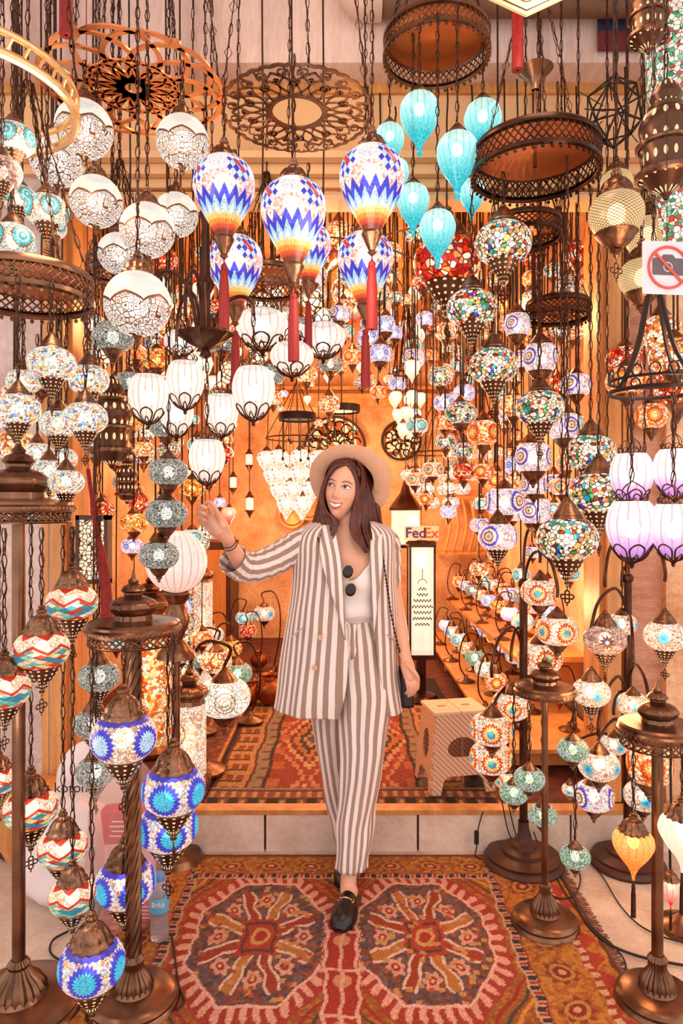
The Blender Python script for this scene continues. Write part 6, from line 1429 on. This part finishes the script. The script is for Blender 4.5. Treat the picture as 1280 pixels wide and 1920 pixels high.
for i in range(7):
    for j in range(5):
        if abs(j-2) > 0:
            for s in (-1, 1): mb.ball((s*(.02+i*.016), (j-2)*.034, Hs+.0105), (.0026, .0026, .0012), 6, 4)
mb.obj('grip_dots', simple('brown_grip_dots', '9a6a4c', .6), t)
MB().box((0, -db*.86, Hs*.52), (.010, .012, Hs*.8), Euler((-sl, 0, 0)).to_matrix()).obj('fold_hinge', simple('hinge_plastic', '8a5a40', .5), t)
for i in range(6): MB().box((-wb+(wb-wt)*(i+.5)/6-.001, -db+(db-dt)*(i+.5)/6-.001, .05+i*.052), (.016, .016, .022)).obj('hinge_knuckle', M['felt'], t)
# ------------------------------------------------------------------ sacks, packages, bottle at lower left
def sack(name, label, px, py, Y, wpx, hpx, dy, m, seed, squash=1.0, zb=0.0, nobj=True):
    c = P(px, py, Y); W_ = wpx*Y/F/2; H_ = hpx*Y/F; mb = MB(); r = random.Random(seed); n, mm = 48, 30
    ph = [r.random()*6 for _ in range(8)]
    for j in range(mm+1):
        v = j/mm
        for i in range(n):
            a = 2*PI*i/n; k = (1-(2*v-1)**4)**.5*(1-.35*v*v) if 0 < v < 1 else .02
            k *= 1+.05*math.sin(3*a+ph[0]+v*4)+.035*math.sin(7*a+ph[1]-v*9)+.02*math.sin(13*a+ph[2]+v*15)+.015*math.sin(19*a+v*22)
            mb.v.append((W_*k*math.cos(a)+.03*W_*math.sin(v*6+ph[3]), dy*k*math.sin(a), max(0, H_*v*(1+.04*math.sin(2*a+ph[4])))))
    for j in range(mm):
        for i in range(n): k2 = (i+1) % n; mb.face((j*n+i, j*n+k2, (j+1)*n+k2, (j+1)*n+i))
    mb.face(tuple(reversed(range(n)))); mb.face(tuple(mm*n+i for i in range(n)))
    t = thing(name, label, 'bag', (c.x, Y, zb)); mb.obj('bag', m, t, sharp=0); return t, c, W_, H_
def writing(txt, size, m, parent, loc, rot, name='lettering', ext=.0006, bold=0):
    cu = bpy.data.curves.new(name, 'FONT'); cu.body = txt; cu.size = size; cu.extrude = ext; cu.align_x = 'CENTER'; cu.align_y = 'CENTER'; cu.offset = bold
    tmp = bpy.data.objects.new(name, cu); C.objects.link(tmp); dg = bpy.context.evaluated_depsgraph_get(); dg.update(); me = bpy.data.meshes.new_from_object(tmp.evaluated_get(dg)); bpy.data.objects.remove(tmp)
    me.materials.clear(); me.materials.append(m); o = put(name, me, parent, loc, None, rot); return o
t, c, W_, H_ = sack('plastic_sack', 'big bulging white plastic sack on the pavement behind the left lamps', 150, 1720, 2.62, 215, 180, .16, M['bag_plastic'], 3)
t2, c, W_, H_ = sack('plastic_sack', 'white shop carrier bag with dark lettering standing behind the big sack', 178, 1620, 2.88, 170, 225, .05, M['bag_plastic'], 8)
writing('koton', .058, M['black'], t2, (-.075, -.066, .34), (PI/2, 0, 0))
t3, c, W_, H_ = sack('clear_plastic_bag', 'clear plastic bag of red and pink packs behind the twisted pole', 238, 1790, 2.42, 165, 330, .13, M['film'], 5)
for i, (dx, z, w, h, m, lb) in enumerate([(-.01, .30, .15, .13, 'red_bag', 'red printed pack inside the clear plastic bag, upper'), (.01, .13, .17, .18, 'pink_bag', 'pink box with fine print inside the clear plastic bag'), (.07, .02, .10, .10, 'red_bag', 'red pack at the bottom of the clear plastic bag')]):
    p = thing('printed_pack', lb, 'pack', (t3.location.x+dx, t3.location.y+.01, z+.01)); 
    o = MB().box((0, 0, h/2), (w, .06, h), Euler((0, .12*(i-1), 0)).to_matrix()).obj('pack', M[m], p); bv = o.modifiers.new('soft edges', 'BEVEL'); bv.width = .012; bv.segments = 3
    mb = MB()
    for k in range(4): mb.box((0, -.0315, h*.25+k*h*.13), (w*(.6-.1*(k % 2)), .001, h*.035))
    mb.obj('print_lines', M['redp' if m == 'pink_bag' else 'white'], p)
b = thing('water_bottle', 'clear water bottle with blue cap and blue label standing on the rug edge', 'bottle', (P(299, 1778, 2.36).x, 2.36, .006))
r = .033; MB().lathe([(.001, .0), (r*.8, 0), (r, .012), (r*.94, .03), (r, .045), (r*.93, .062), (r, .078), (r*.95, .094), (r, .105), (r, .150), (r*.98, .158), (r*.8, .185), (r*.42, .203), (r*.4, .215)], 32).obj('bottle', M['pet'], b)
MB().lathe([(r*1.02, .103), (r*1.03, .104), (r*1.03, .152), (r*1.02, .153)], 32).obj('paper_label', M['labelblue'], b)
MB().lathe([(r*.46, .203), (r*.48, .205), (r*.47, .226), (r*.4, .229), (.001, .229)], 24, (24, .04)).obj('cap', M['blue'], b)
MB().lathe([(.001, .004), (r*.9, .006), (r*.9, .09), (.001, .09)], 24).obj('water', simple('water', 'dfe4ea', .05, 0, 0, 20, 0, Transmission_Weight=1.0, IOR=1.33), b)
writing('Erikli', .022, M['white'], b, (.004, -r*1.045, .135), (PI/2, 0, 0), bold=.0004)
# ------------------------------------------------------------------ no photography sign
c = P(1250, 503, 1.72); s = thing('no_photography_sign', 'white card sign with red ringed and barred camera symbol, right edge', 'sign', c, rz=.1)
S_ = 98*1.72/F/2; q = Matrix.Rotation(PI/2, 4, 'X')
out = [(S_*x, S_*y) for x, y in ((-.96, -1), (.96, -1), (1, -.96), (1, .96), (.96, 1), (-.96, 1), (-1, .96), (-1, -.96))]
MB().plate(out, .004, q).obj('card', M['card'], s)
qq = lambda pts: [(x*S_, -.006, y*S_) for x, y in pts]
MB().tube(qq([(.78*math.cos(a), .78*math.sin(a)) for a in [i*PI/20 for i in range(40)]]), .0036, 6, closed=True, up=(0, 1, 0)).obj('red_ring', M['redp'], s)
cam_o = [(-.62, -.30), (.62, -.30), (.66, -.22), (.66, .30), (.60, .38), (.30, .38), (.20, .52), (-.20, .52), (-.30, .38), (-.60, .38), (-.66, .30), (-.66, -.22)]
lens = [(.2*math.cos(-a), .03+.2*math.sin(-a)) for a in [i*PI/8 for i in range(16)]]
MB().plate([(x*S_*.95, y*S_*.95) for x, y in cam_o], .0015, Matrix.Translation((0, -.004, 0)) @ q, [[(x*S_, y*S_) for x, y in lens]]).plate([(x*S_*.7, (y*.7+.01)*S_) for x, y in lens], .0016, Matrix.Translation((0, -.004, 0)) @ q).obj('camera_symbol', simple('grey_print', '6a5c60', .6), s)
MB().box((0, -.007, 0), (.0065, .002, S_*1.52), Euler((0, -PI/4, 0)).to_matrix()).obj('red_bar', M['redp'], s)
MB().tube([(0, 0, S_), (0, 0, RINGTOP-c.z)], .0012, 4).obj('wire', M['cable'], s)
# ------------------------------------------------------------------ red tassels and cut panel at the top
for px, py, Y, L_, lb in ((124, 66, 1.9, .36, 'long red tassel hanging at the top edge, left'), (970, 132, 2.2, .42, 'long red tassel hanging at the top edge, right')):
    p = P(px, py, Y); t = thing('red_tassel', lb, 'tassel', (p.x, p.y, p.z+L_))
    MB().lathe([(.004, .03), (.012, .02), (.010, 0), (.016, -.02), (.0175, -L_*.5), (.018, -L_), (.004, -L_)], 24, (24, .1)).obj('silk_threads', M['tassel'], t)
    MB().tube([(0, 0, .02), (0, 0, RINGTOP-p.z-L_)], .002, 4).obj('cord', M['cable'], t)
c = P(985, -8, 2.05); t = thing('pierced_star_lantern', 'pale pierced star-pattern lantern cut by the top edge', 'lantern', c)
mb = MB(); ch = [(-.14, 0), (0, -.065), (.14, 0), (.10, .10), (-.10, .10)]
mb.plate([(x, y) for x, y in ch], .01, Matrix.Rotation(PI/2, 4, 'X')); mb.obj('panel', simple('cream_panel', 'f0c894', .5), t)
mb = MB()
for cx, cz in ((0, .0), (.055, .035), (-.055, .035), (0, .07)):
    for k in range(6): a = k*PI/3; mb.tube([(cx+.022*math.cos(a), -.012, cz+.022*math.sin(a)), (cx+.010*math.cos(a+.5), -.012, cz+.010*math.sin(a+.5)), (cx, -.012, cz)], .0022, 4)
    mb.tube([(cx+.026*math.cos(a), -.012, cz+.026*math.sin(a)) for a in [i*PI/8 for i in range(16)]], .0018, 4, closed=True)
mb.tube([(x, -.012, y) for x, y in ((-.125, .005), (0, -.052), (.125, .005), (.09, .09), (-.09, .09))], .0022, 4, closed=True).obj('star_fretwork', M['bronze'], t); MB().tube([(0, -.005, .1), (0, -.005, RINGTOP-c.z)], .003, 4).obj('cord', M['cable'], t)
# green and white mosaic column lamp at top right
p = P(1262, 120, 2.3); t = thing('mosaic_column_lamp', 'tall green and white mosaic column lamp at the top right corner', 'lantern', p)
w = .17; MB().lathe(spl([(.02, -.62), (.05, -.5), (.075, -.2), (.09, .1), (.085, .45), (.04, .6)], 4), 28).obj('shade', confetti('green_column', ['fff0e0', '58b080', 'ffe8d8', '2a9a70', 'f8d8c8', 'c84838', 'ffffff', '88c8a8', 'e8f0e0'], 70, .8), t)
MB().lathe([(.05, .57), (.06, .6), (.03, .7), (.01, .75)], 20).obj('cap', M['brass'], t); MB().tube([(0, 0, .74), (0, 0, RINGTOP-p.z)], .003, 4).obj('cord', M['cable'], t)
# dark bunting boards high on the wall
t = thing('dark_board', 'dark blue and maroon board fixed below the pipe at top right', 'board', (P(1185, 60, 2.92).x, 2.94, zy(60, 2.94)))
MB().box((0, 0, .06), (.28, .012, .13)).obj('blue_field', simple('navy_paint', '1c2444', .6), t); MB().box((0, -.001, -.04), (.28, .012, .08)).obj('maroon_field', simple('maroon_paint', '6a1420', .6), t)
# star lantern of iron rods, right
c = P(1150, 210, 2.25); mb = MB(); r = random.Random(4)
vs = [Vector((math.cos(k*PI*2/6+(.5 if s else 0))*.085, math.sin(k*PI*2/6+(.5 if s else 0))*.085, (-1)**s*.05)) for s in (0, 1) for k in range(6)]+[Vector((0, 0, .12)), Vector((0, 0, -.12))]
for i, a in enumerate(vs):
    for b_ in vs[i+1:]:
        if (a-b_).length < .135: mb.tube([a, b_], .0032, 5)
for a in vs: mb.tube([a*.4, a*1.4], .002, 4)
t = thing('iron_star_lantern', 'open iron rod star lantern beside the tall brass tower', 'lantern', c); mb.obj('rods', M['iron'], t, sharp=0); MB().tube([(0, 0, .12), (0, 0, RINGTOP-c.z)], .003, 4).obj('cord', M['cable'], t)
c = P(690, 470, 3.05); mb = MB()
for k in range(8):
    a = k*PI/4+.2; mb.tube([(0, 0, .05), (.30*math.cos(a), .12*math.sin(a), -.12*math.sin(a*2)-.02)], .004, 5)
t = thing('rod_star_frame', 'thin brass rod star frame behind the lower right balloon lamp', 'frame', c); mb.obj('rods', M['brass'], t, sharp=0); MB().tube([(0, 0, .05), (0, 0, 3.38-c.z)], .003, 4).obj('cord', M['cable'], t)
# ------------------------------------------------------------------ inside: panel lantern with courier sign, lattice lantern, cabinet, pots
c = P(789, 1140, 4.7); t = thing('panel_lantern', 'tall rectangular lantern of white pierced panels under the courier sign', 'lantern', (c.x, 4.7, FL))
w = .165; h0, h1 = .30, zy(1022, 4.7)-FL
MB().box((0, 0, (h0+h1)/2), (w*.94, w*.94, h1-h0)).obj('panel', None or GLASS['pale_drop'], t)
mb = MB()
for sx in (-1, 1):
    for sy in (-1, 1): mb.box((sx*w/2, sy*w/2, (h1+h0)/2), (.014, .014, h1-h0+.02))
mb.box((0, 0, h1), (w+.02, w+.02, .02)).box((0, 0, h0), (w+.02, w+.02, .03)).lathe([(w*.68, h1+.01), (w*.5, h1+.035), (.02, h1+.04)], 4); mb.box((0, 0, h0/2), (.06, .06, h0)).lathe([(.001, 0), (.12, 0), (.1, .03), (.03, .05)], 20).obj('frame', M['bronze'], t, sharp=20)
mb = MB(); y_ = -w/2*.94-.004
for zz, rr in ((.62, .02), (.58, .03), (.54, .05), (.50, .06), (.46, .05), (.42, .055), (.38, .04)):
    n = int(rr*110)
    for k in range(-n, n+1): mb.ball((rr*k/n*1.1 if n else 0, y_, FL*0+zz+.14+.008*((k) % 2)), (.0045, .003, .008), 6, 4)
mb.tube([(.03*math.cos(a), y_, .80+.03*math.sin(a)) for a in [i*PI/8 for i in range(9)]], .002, 4).tube([(0, y_, .83), (0, y_, .9)], .002, 4).obj('cut_pattern', M['iron'], t)
MB().ball((0, 0, h1-.1), .05, 12, 8).obj('bulb', M['bulb'], t)
c = P(790, 1000, 4.65); s = thing('courier_sign', 'small white courier sign above the tall panel lantern', 'sign', c)
MB().box((0, .004, 0), (.235, .006, .10)).obj('board', simple('sign_white', 'f6e4d0', .4), s); MB().tube([(0, .006, .04), (0, .006, 3.38-c.z)], .002, 4).obj('cord', M['cable'], s)
writing('Fed', .098, M['purple'], s, (-.040, -.001, 0), (PI/2, 0, 0), bold=.0015); writing('Ex', .098, M['orangep'], s, (.066, -.001, 0), (PI/2, 0, 0), bold=.0015)
c = P(760, 965, 6.3); t = thing('hexagonal_lantern', 'dark domed lantern with white pleated panels right of her shoulder', 'lantern', c)
MB().lathe([(.13, -.28), (.13, .04)], 8).obj('panel', GLASS['pale_drop'], t, sharp=20); MB().lathe([(.15, .04), (.15, .06), (.08, .16), (.05, .2), (.02, .3), (.005, .36)], 8).obj('dome', M['bronze'], t, sharp=20); MB().lathe([(.12, -.30), (.14, -.30), (.15, -.28), (.13, -.27)], 8).obj('base', M['bronze'], t, sharp=20); MB().tube([(0, 0, .35), (0, 0, 3.38-c.z)], .004, 4).obj('cord', M['cable'], t)
# lattice window lantern left
c = P(176, 1030, 3.0); t = thing('lattice_lantern', 'rectangular carved lattice lantern glowing on the left jamb', 'lantern', c)
MB().box((0, 0, 0), (.115, .05, .26)).obj('panel', GLASS['lattice'], t); mb = MB()
for x in (-1, 1): mb.box((x*.062, 0, 0), (.016, .06, .30))
for z in (-1, 1): mb.box((0, 0, z*.14), (.14, .06, .02))
mb.obj('frame', M['sheet'], t); MB().tube([(0, 0, .14), (0, 0, RINGTOP*.0+2.84-c.z)], .003, 4).obj('cord', M['cable'], t)
tag(MB().tube(spl([P(165, 880, 2.55), P(175, 950, 2.5), P(186, 1020, 2.5), P(198, 1100, 2.48), P(201, 1158, 2.48)], 5), [.008]*5+[.012]*6+[.02]*6+[.022]*4, 10, flat=.5).tube([P(165, 882, 2.55), (P(160, 0, 2.6).x, 2.6, RINGTOP)], .002, 4).obj('red_scarf', M['tassel']), 'long narrow red cloth hanging beside the lattice lantern', 'scarf')
# copper pots and toys on the shop floor left of the jacket
for i, (px, py, r_, Y, lb) in enumerate([(505, 1262, .10, 4.6, 'round orange copper pot on the shop floor beside the jacket'), (535, 1240, .085, 5.2, 'round copper pot further back beside the jacket'), (468, 1282, .075, 4.6, 'small copper pot right of the dotted table lamp'), (485, 1215, .07, 5.6, 'small orange pot deep on the left floor')]):
    t = thing('copper_pot', lb, 'pot', (P(px, py, Y).x, Y, FL)); MB().lathe([(.001, 0), (r_*.5, 0)]+spl([(r_*.8, r_*.3), (r_, r_*.8), (r_*.85, r_*1.3), (r_*.45, r_*1.6)], 4)+[(r_*.4, r_*1.8), (r_*.55, r_*1.95), (r_*.5, r_*1.95), (r_*.36, r_*1.8)], 32, (16, .03)).obj('bowl', M['potc'], t)
    MB().tube([(r_*.9, 0, r_*1.2), (r_*1.35, 0, r_*1.3), (r_*1.25, 0, r_*.7), (r_*.9, 0, r_*.5)], r_*.06, 6).obj('handle', M['potc'], t)
t = thing('carved_cabinet', 'dark carved wooden cabinet against the left side of the back wall', 'cabinet', (-1.25, 6.4, FL))
MB().box((0, 0, .5), (.5, .5, 1.0)).obj('body', M['sheet'], t); MB().box((-.11, -.26, .5), (.2, .02, .86)).obj('door', M['wood'], t); MB().box((.11, -.26, .5), (.2, .02, .86)).obj('door', M['wood'], t)
# white hung wall frame of curved slats on the right of the back wall
c = P(875, 985, 6.7); t = thing('slatted_rack', 'orange wooden rack of curved slats on the back wall right', 'rack', c); 
for k in range(6): MB().tube(spl([(-.2+k*.08, 0, .25), (-.17+k*.08, -.04, 0), (-.22+k*.08, -.02, -.25)], 4), .016, 6).obj('slat', M['wood'], t)
MB().box((0, .08, -.27), (.56, .16, .03)).box((0, .08, .27), (.56, .16, .03)).obj('frame', M['wood'], t)
# ------------------------------------------------------------------ cables and plugs on the floor, right
F_ = lambda px, py: P(px, py, CAMZ*F/(py-HOR))+Vector((0, 0, .011))
cable('power_cable', 'black cable running from the rug edge to the lower right lamp foot', [F_(1050, 1645), F_(1075, 1690), F_(1100, 1738), F_(1140, 1775), F_(1200, 1800), F_(1290, 1818)], .0045)
cable('power_cable', 'thin black cable curving along the rug fringe to the corner lamp', [F_(1030, 1625), F_(1060, 1680), F_(1110, 1745), F_(1150, 1780), F_(1172, 1812), F_(1168, 1845)], .003)
cable('power_cable', 'thin cable crossing the bare pavement at right', [F_(1100, 1615), F_(1130, 1650), F_(1160, 1700), F_(1195, 1738), F_(1240, 1762), F_(1290, 1775)], .003)
cable('power_cable', 'cable loop between the two dark lamp feet', [F_(1045, 1625), F_(1085, 1640), F_(1080, 1680), F_(1050, 1690), F_(1020, 1675)], .003)
cable('power_cable', 'black cable looping on the pavement at lower left', [F_(128, 1752), F_(100, 1768), F_(94, 1790), F_(112, 1806), F_(150, 1812)], .004)
cable('power_cable', 'black cable lying over the rug beside the water bottle', [F_(322, 1760), F_(328, 1800), F_(334, 1850), F_(345, 1885), F_(330, 1900)], .003)
cable('power_cable', 'black cable with inline switch hanging down the marble step, right', [P(905, 1522, 2.95), P(896, 1555, 2.93), P(893, 1590, 2.92), F_(893, 1612), F_(930, 1620)], .003)
for px, py, Y, lb in ((893, 1570, 2.925, 'small black inline switch on the cable against the marble step'),):
    tag(MB().box(P(px, py, Y), (.018, .014, .055)).obj('inline_switch', M['cable']), lb, 'switch')
for i, (x0, y0, x1, y1) in enumerate([(940, 1500, 990, 1600), (952, 1505, 1010, 1615), (985, 1530, 1040, 1620), (1000, 1560, 1060, 1618)]):
    cable('power_cable', ['cable drooping behind the dark pole, leftmost', 'cable drooping behind the dark pole, second', 'cable drooping right of the dark pole, third', 'cable drooping right of the dark pole, lowest'][i], [P(x0, y0, 2.94), P((x0+x1)/2-8, (y0+y1)/2+20, 2.93), P(x1, y1-8, 2.93), P(x1+20, y1-20, 2.94)], .0028)
# rolled rugs / basket by the left pier
t = thing('folded_kilim', 'rolled kilim leaning against the left plaster pier', 'rug', (-1.45, 2.92, 0)); MB().tube([(0, 0, .08), (.25, .02, .09)], .08, 20).obj('roll', M['carpet_dark'], t)
t = thing('orange_basket', 'round orange lidded basket at the foot of the left pier', 'basket', (P(70, 1600, 2.95).x, 2.95, 0)); MB().lathe([(.001, 0), (.12, 0), (.16, .08), (.15, .2), (.17, .24), (.1, .3), (.03, .33), (.001, .33)], 28, (28, .02)).obj('basket', M['wood'], t)
# fringe of the front rug, right edge
mb = MB(); r = random.Random(5)
for i in range(150):
    y = 1.80+i*.0075; mb.tube([(.893, y, .006), (.905+r.random()*.006, y+r.uniform(-.005, .005), .004), (.922+r.random()*.01, y+r.uniform(-.01, .01), .0025)], .0016, 4)
o = mb.obj('fringe', M['fringe'], sharp=0); o['kind'] = 'stuff'; o.parent = bpy.data.objects['patterned_wool_rug']
